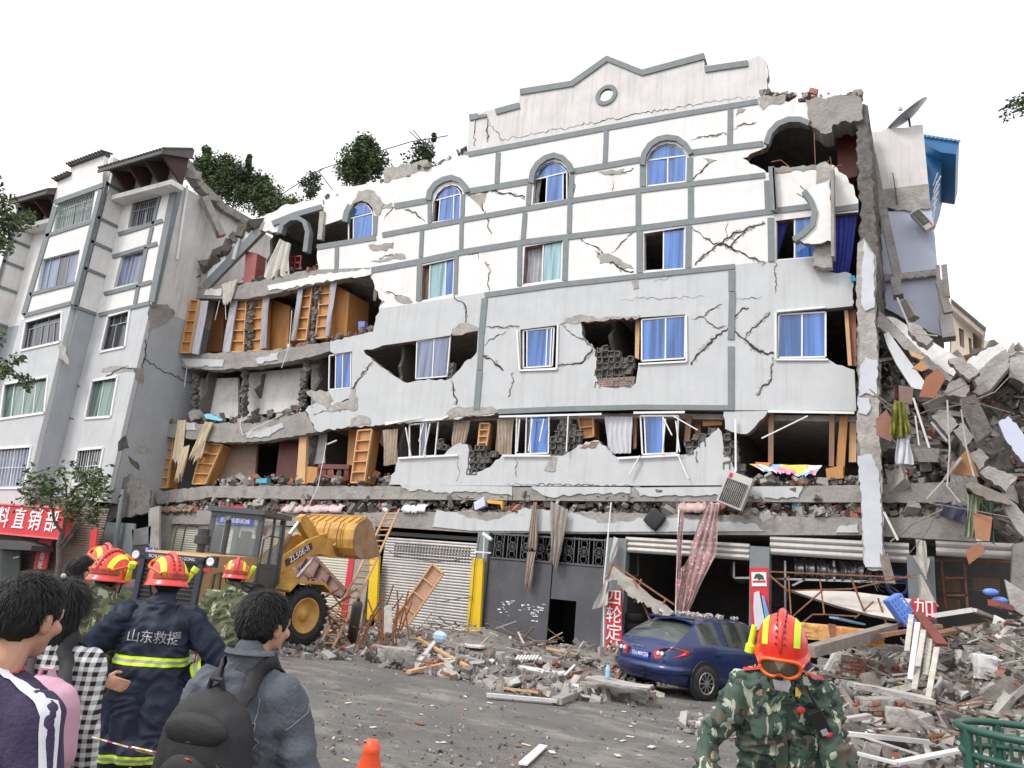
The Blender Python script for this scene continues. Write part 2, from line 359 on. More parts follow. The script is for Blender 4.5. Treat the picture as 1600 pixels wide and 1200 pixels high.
def cloth(name,top_a,top_b,bot_a,bot_b,mtl,folds=6,amp=.05,nx=26,nz=16,parent=None,jag=0.,seed=0,thick=.012,label=None,out=Vector((0,-1,0))):
 """hanging cloth between two top points and two bottom points, pleated"""
 rnd=random.Random(seed);m=MB();A,B,Cc,D_=map(Vector,(top_a,top_b,bot_a,bot_b));vs=[]
 ph=[rnd.uniform(0,6.28)for _ in range(4)];jg=[rnd.uniform(0,jag)for _ in range(nx+1)]
 out=Vector(out)
 for k in range(nz+1):
  t=k/nz
  for i in range(nx+1):
   s_=i/nx;t2=t*(1-jg[i]);p=(A.lerp(B,s_)).lerp(Cc.lerp(D_,s_),t2)
   a=amp*(.5+.5*t)*(math.sin(s_*folds*6.283+ph[0]+1.2*math.sin(t*3+ph[1]))+.4*math.sin(s_*folds*13+ph[2]+t*4))
   vs.append(p+out*a+Vector((amp*.3*math.sin(t*5+ph[3]+s_*9),0,0)))
 w=nx+1;fs=[(k*w+i,k*w+i+1,(k+1)*w+i+1,(k+1)*w+i)for k in range(nz)for i in range(nx)]
 o0=len(vs);vs2=[v-out*thick for v in vs];m.add(vs+vs2,fs+[(f[3]+o0,f[2]+o0,f[1]+o0,f[0]+o0)for f in fs])
 return m.build(name,mtl,parent,smooth=True,norm=False,label=label)
def pxcloth(name,quad,d,mtl,**k):
 """quad: four photo points TL, TR, BL, BR on plane Y=d"""
 q=[W(x,y,d)for x,y in quad];return cloth(name,q[0],q[1],q[2],q[3],mtl,**k)
def ground_mat():
 m=mat('muddy_asphalt',(.12,.113,.105),.92,.22,.55,bump=.35,bscale=9);t=m.node_tree;b=t.nodes['Principled BSDF']
 old=b.inputs['Base Color'].links[0].from_socket;tc=t.nodes.new('ShaderNodeTexCoord')
 def layer(prev,scale,lo,hi,col,k,detail=9,st=(1,1,1),off=0):
  mp=t.nodes.new('ShaderNodeMapping');mp.inputs['Scale'].default_value=st;mp.inputs['Location'].default_value=(off,off,0);t.links.new(tc.outputs['Object'],mp.inputs[0])
  n=t.nodes.new('ShaderNodeTexNoise');n.inputs['Scale'].default_value=scale;n.inputs['Detail'].default_value=detail;n.inputs['Roughness'].default_value=.68;t.links.new(mp.outputs[0],n.inputs['Vector'])
  r=t.nodes.new('ShaderNodeMapRange');r.inputs[1].default_value=lo;r.inputs[2].default_value=hi;r.inputs[4].default_value=k;t.links.new(n.outputs[0],r.inputs[0])
  mx=t.nodes.new('ShaderNodeMix');mx.data_type='RGBA';t.links.new(r.outputs[0],mx.inputs[0]);t.links.new(prev,mx.inputs[6]);mx.inputs[7].default_value=(*col,1);return mx.outputs[2],r.outputs[0]
 c,_=layer(old,.8,.5,.68,(.26,.24,.215),.8,st=(1,1.9,1))
 c,_=layer(c,1.7,.56,.66,(.055,.05,.047),.75,off=4)
 c,_=layer(c,1.1,.64,.70,(.26,.13,.09),.5,off=9)
 c,_=layer(c,42,.62,.68,(.3,.29,.28),.55,3,off=2)
 c,_=layer(c,26,.64,.68,(.04,.038,.036),.85,3,off=7)
 t.links.new(c,b.inputs['Base Color'])
 n=t.nodes.new('ShaderNodeTexNoise');n.inputs['Scale'].default_value=.9;t.links.new(tc.outputs['Object'],n.inputs['Vector'])
 r=t.nodes.new('ShaderNodeMapRange');r.inputs[1].default_value=.6;r.inputs[2].default_value=.72;r.inputs[3].default_value=.92;r.inputs[4].default_value=.38;t.links.new(n.outputs[0],r.inputs[0]);t.links.new(r.outputs[0],b.inputs['Roughness'])
 return m
gm_=MB()
# fine grid close by, one large skirt to the horizon, all one sheet
xs=[-700,-200,-60]+[-40+i*.5 for i in range(101)]+[30,100,600];ys=[-500,-120,-40]+[-22+i*.5 for i in range(61)]+[30,120,900]
def gz(x,y):
 if not(-40<x<10 and-22<y<8):return 0.
 return.03*noise.noise(Vector((x*.45,y*.45,0)))+.012*noise.noise(Vector((x*1.9,y*1.9,3)))
V=[Vector((x,y,gz(x,y)))for y in ys for x in xs];nx_=len(xs)
gm_.add(V,[(j*nx_+i,j*nx_+i+1,(j+1)*nx_+i+1,(j+1)*nx_+i)for j in range(len(ys)-1)for i in range(nx_-1)])
g=gm_.build('ground',ground_mat(),smooth=True,origin=(0,0,0));g['kind']='structure';g['label']='muddy grey asphalt street strewn with dust'
# ================= the collapsed building =================
BX=Vector((-14,0,0))
bld=empty('collapsed_building',BX,'long white and grey five storey building with sagging floors, wide cracks and a stepped parapet','building')
def bpart(name,mb,m,smooth=False,label=None,norm=True):return mb.build(name,m,bld,smooth,origin=BX,label=label,norm=norm)
arch2=[(677,318),(683,303),(693,293),(705,289),(715,291),(722,299)]
arch3=[(835,281),(840,268),(850,257),(863,252),(876,255),(886,264),(889,272)]
arch4=[(1011,250),(1017,238),(1028,228),(1042,224),(1056,226),(1068,234),(1074,246)]
WT=.24
m=MB()
U=[(728,240),(945,199),(1183,156),(1228,149,1),(1226,158,1),(1262,160,1),(1268,196,1),(1262,196),(1245,192),(1225,194),(1208,205),(1200,222),(1197,230,1),(1178,238,1),(1160,247,1),(1172,256,1),(1198,270),(1212,268,1),(1275,262,1),(1302,258,1),(1325,280,1),(1335,296,1),(1341,312),(1341,331),(1268,338),(1212,345),(1212,407),(1147,414),(757,457),(650,474),(592,482,1),(597,470,1),(586,452,1),(578,428,1),(500,443,1),(420,459,1),(418,447,1),(497,424,1),(495,400,1),(497,388),(494,386),(584,371),(584,335),(582,325),(575,317),(565,314),(554,318),(546,328),(542,340),(506,352,1),(505,330,1),(506,312,1),(522,300,1),(560,290,1),(600,284,1),(640,271,1),(672,262,1),(700,250,1)]
H=[[(675,347)]+arch2+[(720,342)],[(832,320)]+arch3+[(887,312)],[(1011,291)]+arch4+[(1072,284)],[(660,415),(710,404),(708,460),(658,471)],[(820,386),(879,376),(877,437),(817,445)],[(1006,365),(1070,355),(1069,420),(1006,424)]]
panel(m,U,0,WT,H,0,1);bpart('wall',m,[white_pl,brk],label='white upper wall with arched window openings')
m=MB()
L=[(592,482),(650,474),(757,457),(1147,414),(1212,407),(1270,402,1),(1296,424,1),(1330,428,1),(1334,445,1),(1332,478),(1214,490),(1216,560),(1292,560),(1300,565,1),(1322,574,1),(1335,578),(1338,642),(1145,641),(950,637),(782,645,1),(690,657,1),(600,663,1),(540,668,1),(495,674,1),(477,641,1),(508,614),(514,610),(549,607),(550,549),(522,553,1),(515,548),(515,534,1),(583,518,1),(587,500,1)]
H=[[(568,547,1),(610,538),(652,532),(704,524),(709,515,1),(747,518),(745,550,1),(722,572,1),(702,592,1),(650,595,1),(630,597,1),(606,580,1),(583,564,1)],[(813,515),(870,508),(868,574),(814,577)],[(907,503,1),(1000,496),(1073,491),(1071,564),(998,568),(993,600,1),(960,606,1),(933,600,1),(930,548,1),(912,528,1)]]
panel(m,L,0,WT,H,0,1);bpart('wall',m,[grey_pl,brk],label='pale grey lower wall with diagonal cracks')
m=MB()
P=[(730,240),(733,178),(745,177),(811,160),(812,139),(893,126),(948,86),(1003,108),(1099,81),(1101,103),(1170,93),(1186,86,1),(1198,97,1),(1199,138,1),(1194,152,1),(1183,156),(945,199)]
circ=[(947+13*math.cos(a*math.pi/8),148+13*math.sin(a*math.pi/8))for a in range(16)]
panel(m,P,0,WT,[circ],0,1);bpart('parapet',m,[dirty_pl,brk],label='stepped gable parapet stained by rain')
m=MB();panel(m,[(607,757,1),(618,730,1),(622,717),(690,714,1),(700,703,1),(718,692,1),(730,694,1),(734,712,1),(733,742,1),(745,738,1),(770,725,1),(784,712),(850,712),(880,712,1),(900,700,1),(915,690,1),(935,688,1),(950,702,1),(964,714),(985,716),(1060,712,1),(1080,706,1),(1097,690,1),(1122,668,1),(1129,684,1),(1136,710,1),(1148,733,1),(1160,758),(950,759),(780,759)],0,WT,(),0,1)
panel(m,[(1131,643),(1200,642,1),(1183,662,1),(1166,678,1),(1150,676,1),(1133,670,1)],0,WT,(),0,1)
bpart('wall',m,[grey_pl,brk],label='broken grey parapet wall under the first row of windows')
# plaster skirts left on the beams
m=MB()
for q in[[(625,757),(800,760),(800,775,1),(760,768,1),(690,770,1),(660,765,1),(640,768,1)],[(830,760),(985,761),(985,771,1),(900,772,1),(860,777,1),(840,768,1)],[(992,762),(1255,760,1),(1247,778,1),(1210,779,1),(1160,773,1),(1105,773,1),(1000,775,1)],[(682,797,1),(705,800,1),(760,815,1),(800,802,1),(820,793,1),(860,797,1),(900,803,1),(940,818,1),(985,815,1),(1010,806,1),(1180,818,1),(1194,830),(950,831),(735,829),(675,823,1)],[(1310,823,1),(1340,818,1),(1342,832),(1306,832,1)],[(283,560),(350,562,1),(347,573,1),(290,571,1)],[(400,560,1),(436,549,1),(434,562,1),(402,568,1)],[(283,662,1),(305,660,1),(306,672,1),(282,672,1)],[(385,677,1),(440,660,1),(443,668,1),(420,682,1),(385,684,1)]]:
 m=MB();panel(m,q,-.06,-.035);bpart('plaster_skirt',m,grey_pl)
m=MB()
for q in[[(418,446),(480,434,1),(497,428,1),(580,420,1),(580,428,1),(500,441,1),(452,450,1),(420,454,1)],[(322,452,1),(345,450,1),(345,462),(318,461,1)]]:panel(m,q,-.06,-.035)
bpart('plaster_skirt',m,white_pl)
# floor edge beams, then the slabs behind them
for q in[[(288,454,1),(318,449,1),(370,446,1),(418,436,1),(470,424,1),(499,421),(577,418),(577,426,1),(500,443,1),(470,448,1),(420,460,1),(382,467),(288,466)],[(272,556,1),(345,551,1),(425,547,1),(514,534),(514,549,1),(470,561,1),(410,571,1),(350,578,1),(290,575,1),(270,572)],[(250,663,1),(330,661,1),(400,661,1),(440,652,1),(476,643),(494,675,1),(455,683,1),(400,690,1),(350,692,1),(252,681)],[(238,769,1),(330,759,1),(430,759,1),(612,760),(950,762),(1345,758),(1510,752,1),(1513,785,1),(1345,785),(950,783),(620,780),(440,780,1),(335,777,1),(246,788)],[(245,797,1),(420,799,1),(600,801,1),(700,799,1),(950,801,1),(1200,806,1),(1345,809,1),(1500,806,1),(1532,808,1),(1524,846),(1345,836),(1195,836),(950,834),(735,832),(600,823),(420,821),(248,818)]]:
 m=MB();panel(m,q,-.03,.34,(),0,0,amp=1.3);bpart('floor_beam',m,conc)
S={6:[(408,352),(440,325),(500,313),(600,287),(728,243),(1000,190),(1190,156),(1340,158)],5:[(288,457),(470,432),(600,410),(1000,352),(1340,316)],4:[(272,558),(345,553),(425,549),(515,537),(600,522),(1000,470),(1335,442)],3:[(250,664),(400,662),(495,656),(700,647),(1000,641),(1338,645)],2:[(240,770),(612,762),(1000,763),(1345,760),(1508,756)],1:[(247,799),(600,803),(1500,808)]}
SW={k:[W(x,y,0)for x,y in v]for k,v in S.items()}
def zat(k,X):
 P=SW[k]
 for a,b in zip(P,P[1:]):
  if a.x<=X<=b.x:return a.z+(b.z-a.z)*(X-a.x)/(b.x-a.x)
 return P[0].z if X<P[0].x else P[-1].z
DEP=7.
for k in S:
 m=MB()
 for a,b in zip(SW[k],SW[k][1:]):
  v=[Vector((p.x,y,p.z-dz))for y in(.345,DEP)for p in(a,b)for dz in(0,.15)]
  m.add(v,[(0,2,3,1),(4,5,7,6),(0,4,6,2),(1,3,7,5),(0,1,5,4),(2,6,7,3)])
 bpart('floor_slab' if k<6 else 'roof_slab',m,conc_l if k!=6 else conc)
m=MB();ln=[W(x,y,0)for x,y in[(500,313),(600,287),(728,243),(1000,190),(1190,156),(1340,158)]]
x0=W(250,663,0).x
# back of the rooms, window openings in it let grey light through nothing: a plain wall
pts=[Vector((x0,DEP,0)),Vector((-1.6,DEP,0))]+[Vector((p.x,DEP,p.z+(.5 if i_==len(ln)-1 else 0)))for i_,p in enumerate(reversed(ln))]+[Vector((W(400,350,0).x,DEP,16.3)),Vector((W(330,400,0).x,DEP,15.9)),Vector((x0,DEP,15.6))]
m.prism([pts],[[p+Vector((0,.2,0))for p in pts]]);bpart('back_wall',m,int_w)
def partition(k,x,y,mt,y0=.36,rag=0):
 X=W(x,y,0).x;zb,zt=zat(k,X),zat(k+1,X)-.15;m=MB()
 edge=[Vector((X,y0,zb))]
 n=9
 for i in range(1,n):edge.append(Vector((X,y0+(random.uniform(0,rag)if rag else 0),zb+(zt-zb)*i/n)))
 edge.append(Vector((X,y0,zt)));P=edge+[Vector((X,DEP-.01,zt)),Vector((X,DEP-.01,zb))]
 m.prism([P],[[p+Vector((.13,0,0))for p in P]],mi=0,mside=1);bpart('partition',m,[mt,blk])
for k,x,y,mt,rg in[(5,416,345,int_w,.3),(5,610,330,int_w,0),(5,760,300,int_w,0),(5,940,270,int_w,0),(5,1140,230,int_w,0),(4,290,500,wood_b,0),(4,386,500,wood_b,.4),(4,490,490,wood_b,.4),(4,598,470,int_w,.3),(4,770,430,int_w,0),(4,950,400,int_w,0),(4,1160,380,int_w,0),(3,303,610,int_w,.3),(3,379,610,int_w,.8),(3,476,600,int_w,.5),(3,608,580,int_blue,.3),(3,760,560,int_w,0),(3,941,540,int_w,.5),(3,1180,520,int_w,0),(2,300,720,wood_b,0),(2,470,710,int_w,.3),(2,610,700,int_w,.2),(2,890,690,int_w,.2),(2,1128,690,int_w,.2)]:partition(k,x,y,mt,rag=rg)
# ground floor shop walls
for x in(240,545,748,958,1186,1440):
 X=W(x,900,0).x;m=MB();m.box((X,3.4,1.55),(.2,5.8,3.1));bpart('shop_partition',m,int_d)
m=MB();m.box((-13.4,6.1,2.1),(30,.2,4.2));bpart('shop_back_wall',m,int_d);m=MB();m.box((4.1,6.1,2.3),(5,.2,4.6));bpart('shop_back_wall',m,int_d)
# ---- trim bands ----
BD=[([(731,241),(945,200),(1060,179),(1184,158)],8),([(616,322),(667,313)],9),([(730,299),(825,283)],9),([(893,268),(1000,249)],9),([(1080,238),(1192,224)],9),([(495,386),(587,371)],8),([(597,367),(725,343),(895,313),(1000,297),(1195,273)],8),([(580,422),(647,410),(720,394),(820,378),(1000,356),(1195,331),(1268,322)],9),([(1302,328),(1341,322)],9),([(757,461),(870,445),(1000,431),(1148,416)],8),([(778,643),(870,639),(1000,636),(1147,637)],8)]
for l,w in BD:m=MB();band(m,l,w,-.03,-.001);bpart('trim_band',m,band_m)
m=MB()
for l,w in[([(778,238),(776,286)],7),([(947,204),(945,254)],7),([(1141,170),(1140,226)],8),([(526,386),(525,426)],6),([(659,360),(657,402)],6),([(721,347),(720,391)],6),([(820,332),(817,374)],7),([(890,318),(889,364)],7),([(997,301),(997,352)],8),([(1079,292),(1079,342)],9),([(1198,282),(1200,330)],9),([(655,412),(653,470)],7),([(713,400),(711,459)],6),([(812,384),(811,446)],7),([(884,371),(882,438)],8),([(999,361),(999,426)],9),([(1076,352),(1075,418)],9),([(1204,340),(1205,408)],10),([(671,315),(671,348)],6),([(723,303),(722,339)],6),([(827,288),(825,320)],7),([(893,274),(891,309)],8),([(1004,258),(1004,291)],9),([(1078,246),(1077,283)],9),([(587,337),(585,367)],6),([(757,466),(752,520)],9),([(752,520),(749,578)],8),([(749,579),(744,640)],9),([(1143,422),(1143,455)],10),([(1144,456),(1142,530)],10),([(1142,541),(1142,634)],10)]:m=MB();band(m,l,w,-.034,-.001);bpart('trim_post',m,band_m)
for l in[[(669,312),(671,299),(680,287),(692,280),(705,277),(717,281),(725,290),(729,300)],[(829,285),(832,268),(840,255),(852,246),(865,242),(878,246),(888,256),(893,269)],[(1003,257),(1006,240),(1015,226),(1028,217),(1042,214),(1058,216),(1071,226),(1079,240)],[(538,346),(541,331),(547,320)],[(1197,224),(1203,206),(1215,193),(1232,186),(1250,186),(1264,192)]]:
 m=MB();band(m,l,8.5,-.09,.1);bpart('window_arch',m,band_m)
m=MB();panel(m,[(547,322,1),(556,309,1),(560,298,1),(585,298,1),(600,318,1),(592,336,1),(586,334),(582,324),(574,316),(565,313),(554,317)],-.03,-.001);bpart('broken_arch',m,conc_l)
m=MB()
for l,w in[([(812,143),(893,130),(948,91),(1003,113),(1100,87)],9),([(774,174),(811,164)],9),([(1101,108),(1168,98)],9),([(733,183),(746,181)],9),([(746,182),(760,180)],5)]:band(m,l,w,-.05,.28)
bpart('parapet_coping',m,band_m)
m=MB();c=W(947,148,-.05);ring=[]
for r0,r1 in((.235,.38),):
 n=28;vs=[]
 for dy in(-.0,.06):
  for r in(r0,r1):vs+=[c+Vector((r*math.cos(i*2*math.pi/n),dy,r*math.sin(i*2*math.pi/n)))for i in range(n)]
 fs=[]
 for i in range(n):
  j=(i+1)%n;fs+=[(i,j,n+j,n+i),(2*n+i,3*n+i,3*n+j,2*n+j),(n+i,n+j,3*n+j,3*n+i),(i,2*n+i,2*n+j,j)]
 m.add(vs,fs)
bpart('round_opening_trim',m,band_m)
# ---- exposed patches, cracks ----
m=MB()
for q in[[(706,514,1),(723,504,1),(740,508,1),(750,517,1),(728,520,1),(707,524,1)],[(690,655,1),(698,645,1),(712,636,1),(745,634,1),(768,634,1),(782,644),(750,648,1),(720,650,1)],[(873,507,1),(885,496,1),(905,491,1),(925,493,1),(940,497,1),(1000,492,1),(998,497,1),(950,500,1),(912,502,1)],[(615,464,1),(632,462,1),(645,472,1),(630,474,1)],[(575,382,1),(615,378,1),(614,388,1),(590,392,1),(577,388,1)],[(580,408,1),(610,400,1),(632,397,1),(634,404,1),(605,408,1)],[(602,262,1),(600,285,1),(625,278,1),(672,263,1),(668,250,1)],[(588,318,1),(612,316,1),(614,324,1),(596,327,1)],[(733,306,1),(760,301,1),(757,315,1),(750,322,1),(742,314,1)],[(935,268,1),(975,263,1),(970,272,1),(945,273,1)],[(933,400,1),(945,396,1),(965,402,1),(980,412,1),(990,420,1),(975,420,1),(958,408,1),(937,412,1)],[(478,612,1),(500,609,1),(514,613,1),(520,625,1),(512,640,1),(505,632,1),(490,626,1)],[(548,608,1),(556,608,1),(558,640,1),(510,642,1),(515,632,1),(545,626,1)],[(548,655,1),(560,648,1),(577,652,1),(578,664,1),(545,668,1)],[(985,437,1),(998,434,1),(998,450,1),(990,452,1)],[(1184,152,1),(1228,148,1),(1226,160,1),(1200,164,1),(1192,172,1),(1186,164,1)],[(862,712,1),(870,714,1),(868,735,1),(850,735,1)],[(1165,170,1),(1150,180,1),(1153,168,1)],[(1102,247,1),(1120,250,1),(1108,256,1)],[(1010,820,1),(1020,815,1),(1040,812,1),(1000,812,1),(990,806,1),(960,806,1),(975,815,1)],[(905,800,1),(1000,803,1),(990,812,1),(930,812,1)],[(708,798,1),(800,800,1),(775,812,1),(745,808,1)]]:m=MB();panel(m,q,-.016,-.003,amp=2.6);bpart('exposed_patch',m,conc_l)
m=MB()
CR=[([(709,461),(715,470),(724,473),(728,490),(727,504)],3),([(704,594),(708,605),(711,620),(713,632)],3.5),([(755,555),(770,563),(780,572),(786,579)],4.5),([(759,511),(790,512),(811,510)],2.5),([(801,582),(800,600),(794,620)],1.8),([(757,540),(763,532),(775,525),(790,518)],1.6),([(872,572),(905,568),(926,545)],4),([(926,543),(912,530),(890,518),(878,507)],2.5),([(930,392),(942,401),(958,410),(972,420),(990,424)],4.5),([(903,372),(930,385),(942,397)],2.4),([(955,395),(972,378),(990,363)],1.8),([(1143,512),(1120,523),(1105,540),(1092,552),(1080,570)],5),([(1143,515),(1160,528),(1175,540),(1195,552),(1213,553)],6),([(1098,494),(1115,482),(1128,475)],2.4),([(1080,498),(1098,495),(1108,505),(1122,513),(1135,509)],2.2),([(1207,558),(1206,580),(1203,596),(1190,605),(1183,618)],3),([(1162,530),(1175,512),(1190,500),(1203,488)],3),([(1146,505),(1153,490),(1160,481),(1170,481)],2.6),([(1082,355),(1098,370),(1115,382),(1130,381),(1150,392),(1175,403),(1195,412)],4),([(1086,414),(1105,396),(1125,380),(1150,363),(1195,348)],4.5),([(1143,385),(1152,372),(1165,362)],3),([(1135,345),(1136,372)],1.6),([(1212,410),(1211,430),(1211,458)],1.8),([(758,330),(764,345),(762,355),(768,365)],2),([(731,398),(748,396)],1.6),([(759,408),(765,420),(762,440),(764,455)],1.8),([(747,397),(748,405)],1.5),([(732,305),(770,298),(800,303),(820,308)],3.5),([(752,315),(756,330)],3.2),([(897,276),(899,290),(896,302)],1.8),([(950,271),(975,269),(990,262)],2.4),([(955,276),(956,298)],1.3),([(1098,246),(1108,252),(1100,262),(1083,280)],2.8),([(1080,218),(1105,214),(1135,208)],1.8),([(1145,202),(1158,195),(1182,191)],1.8),([(780,219),(840,208),(900,197),(945,188),(1040,170),(1120,158),(1180,150)],1.3),([(742,180),(741,228)],1.6),([(762,185),(762,222)],2.2),([(765,190),(775,205),(785,218)],1.4),([(600,345),(610,330),(618,322)],1.8),([(630,326),(650,332),(664,346)],2.4),([(512,640),(530,632),(548,620),(555,600),(582,565)],3.5),([(490,648),(510,642),(540,641)],1.8),([(603,456),(620,462),(632,466)],3),([(592,404),(610,398),(630,400)],2.4),([(715,715),(716,745),(713,752)],1.2),([(806,712),(807,745)],1.3),([(790,757),(985,759)],1.6),([(1088,705),(1090,722)],2),([(590,480),(600,470)],2),([(1150,467),(1190,464)],1.2),([(970,470),(1000,466),(1040,466),(1100,463)],.9),([(1022,440),(1050,432)],.8),([(855,628),(850,645)],.8)]
for i,(l,w)in enumerate(CR):m=MB();crack(m,l,w*.7,seed=i);c_=bpart('crack',m,crack_m,norm=False);m=MB();spall(m,l,w*.9,seed=i);m.build('spalled_edge',conc_l,c_,origin=BX,norm=False)if w>1.7 else None
m=MB()
for q in[[(932,604),(932,548),(945,540),(958,550),(985,556),(992,600),(962,606)],[(732,742),(733,712),(738,702),(755,698),(775,705),(765,722),(748,738)],[(862,712),(862,680),(872,660),(885,655),(900,665),(912,690),(895,706)],[(792,790),(798,765),(808,750),(820,768),(832,790),(815,794)],[(1070,710),(1078,688),(1100,676),(1118,664),(1124,676),(1100,700)],[(1128,700),(1130,682),(1150,684),(1160,700),(1160,716),(1140,722)],[(680,712),(682,690),(692,682),(697,700)],[(700,600),(702,560),(708,562),(711,580)],[(1128,745),(1130,715),(1162,718),(1168,745)]]:m=MB();blocks(m,q,s=.19,amp=.12);bpart('hollow_block_masonry',m,blk)
m=MB()
for q in[[(933,592),(992,588),(990,602,1),(960,606,1),(934,600,1)],[(906,700,1),(925,690,1),(936,690,1),(930,700,1)]]:panel(m,q,-.01,.2)
bpart('brick_course',m,brk)
for a,b in[((380,650),(384,575)),((472,636),(479,562)),((388,546),(394,470)),((489,530),(498,448)),((304,652),(306,585))]:
 m=MB()
 for i in range(60):t=i/60;m.chunk(W(a[0]+(b[0]-a[0])*t+random.gauss(0,2.2*(1-t*.5)),a[1]+(b[1]-a[1])*t,.2+random.random()*.25),[random.uniform(.08,.24)for _ in range(3)],random.choice([0,0,1]))
 bpart('broken_wall_end',m,[conc_d,blk])
for q in[[(309,592),(372,590),(372,652),(309,655)],[(388,583),(470,575),(468,640),(386,650)],[(486,570),(512,566),(500,640),(486,642)]]:
 m=MB();panel(m,q,.9,1.);bpart('room_wall',m,int_w)
m=MB();panel(m,[(300,560),(520,540),(520,552),(300,578)],1.05,1.1);bpart('room_wall',m,int_d)
# ---- windows ----
def bil(Q,u,v):(a,b,c,d)=Q;return(a[0]*(1-u)*(1-v)+b[0]*u*(1-v)+c[0]*u*v+d[0]*(1-u)*v,a[1]*(1-u)*(1-v)+b[1]*u*(1-v)+c[1]*u*v+d[1]*(1-u)*v)
def window(Q,panes,d=.07,fr=None,fw=.042,parent=None,arch=None,horiz=(),P=W,name='window',label=None,ex=Vector((0,1,0)),org=None,bars=0):
 """Q: TL TR BR BL photo points; panes: list of (u0,u1,material or None)"""
 fr=fr or frame_w;parent=parent or bld;m=MB();pt=lambda u,v:P(*bil(Q,u,v),d)
 for a,b in((pt(0,0),pt(1,0)),(pt(1,0),pt(1,1)),(pt(1,1),pt(0,1)),(pt(0,1),pt(0,0))):m.bar(a,b,fw,fw*1.1,up=ex)
 us=sorted({round(p[0],3)for p in panes}|{round(p[1],3)for p in panes})
 v0=horiz[0]if horiz else 0
 for u in us[1:-1]:m.bar(pt(u,v0),pt(u,1),fw*.9,fw*.9,up=ex)
 for v in horiz:m.bar(pt(0,v),pt(1,v),fw*.8,fw*.9,up=ex)
 if horiz:
  for u in(.33,.66):m.bar(pt(u,0),pt(u,v0),fw*.6,fw*.7,up=ex)
 if arch:
  A=[P(x,y,d)for x,y in arch];m.tube(A,fw*.5,5)
 if bars:
  for i in range(bars+1):u=i/bars;m.bar(P(*bil(Q,u,0),d-.1),P(*bil(Q,u,1),d-.1),.016,.016,up=ex)
  for v in(.02,.5,.98):m.bar(P(*bil(Q,0,v),d-.1),P(*bil(Q,1,v),d-.1),.02,.02,up=ex)
 o=m.build(name,fr,parent,origin=org,label=label)
 for u0,u1,g_ in panes:
  if g_ is None:continue
  m=MB();a,b,c,e=pt(u0,v0),pt(u1,v0),pt(u1,1),pt(u0,1);k=ex*.012
  tl=random.uniform(-.02,.02)*ex
  m.prism([[a+tl,b-tl,c-tl,e+tl]],[[a+k+tl,b+k-tl,c+k-tl,e+k+tl]]);m.build('pane',g_,o,origin=org)
 if horiz:
  m=MB();a,b,c,e=pt(0,0),pt(1,0),pt(1,v0),pt(0,v0);k=ex*.012;m.prism([[a,b,c,e]],[[a+k,b+k,c+k,e+k]]);m.build('pane',panes[0][2]or g_dark,o,origin=org)
 if arch:
  A2=[p+ex*.0 for p in A];m=MB();m.prism([A2],[[p+ex*.012 for p in A2]]);m.build('arched_pane',g_blue,o,origin=org)
 return o
window([(545,342),(583,333),(582,369),(545,376)],[(.0,.2,None),(.2,1,g_blue)],arch=[(547,338),(553,326),(562,318),(570,318),(577,324),(582,332)],label='arched window with leaning sash')
window([(679,314),(720,303),(719,342),(676,348)],[(0,.22,None),(.22,.75,g_blue),(.75,1,g_blue)],arch=[(680,312),(685,303),(694,295),(704,291),(714,294),(720,302)])
window([(836,281),(886,269),(886,312),(833,320)],[(0,.38,None),(.38,.88,g_blue),(.88,1,None)],arch=[(837,279),(843,267),(852,258),(864,254),(876,258),(886,268)])
window([(1012,251),(1073,243),(1072,284),(1012,291)],[(0,.52,g_blue),(.52,1,g_blue)],arch=[(1013,249),(1018,239),(1029,230),(1042,226),(1055,228),(1067,235),(1073,242)])
window([(660,415),(710,404),(708,460),(658,471)],[(0,.25,None),(.25,.75,g_pale),(.75,1,g_blue)])
window([(820,386),(879,376),(877,437),(817,445)],[(0,.5,None),(.5,1,g_pale)])
window([(1007,365),(1070,355),(1069,420),(1007,424)],[(0,.48,None),(.48,1,g_blue)])
window([(1213,345),(1300,336),(1300,400),(1213,407)],[(0,.33,None),(.33,1,g_blue)])
window([(652,534),(704,524),(699,588),(650,592)],[(0,.52,g_vio),(.52,1,g_vio)],label='window left standing in a broken gap')
window([(818,517),(866,512),(863,572),(818,575)],[(0,.12,None),(.12,.78,g_blue),(.78,.92,g_blue),(.92,1,None)])
window([(1003,500),(1071,494),(1070,560),(1003,564)],[(0,.55,g_blue),(.55,1,g_blue)])
window([(1217,492),(1290,488),(1290,558),(1216,559)],[(0,.5,g_blue),(.5,1,g_blue)],label='large blue sliding window near the right end')
window([(515,556),(549,550),(548,606),(514,609)],[(0,.3,None),(.3,.62,g_blue),(.62,1,g_blue)])
window([(1001,650),(1060,650),(1058,708),(1004,710)],[(0,.1,None),(.1,.6,g_blue),(.6,1,None)],label='shattered window with bent bars')
window([(808,652),(858,650),(857,708),(806,710)],[(0,.3,None),(.3,.45,g_dark),(.45,1,g_blue)],label='shattered window with bent bars')
window([(640,664),(685,658),(680,712),(640,714)],[(0,.4,None),(.4,.6,g_vio),(.6,1,None)],label='crushed window frame')
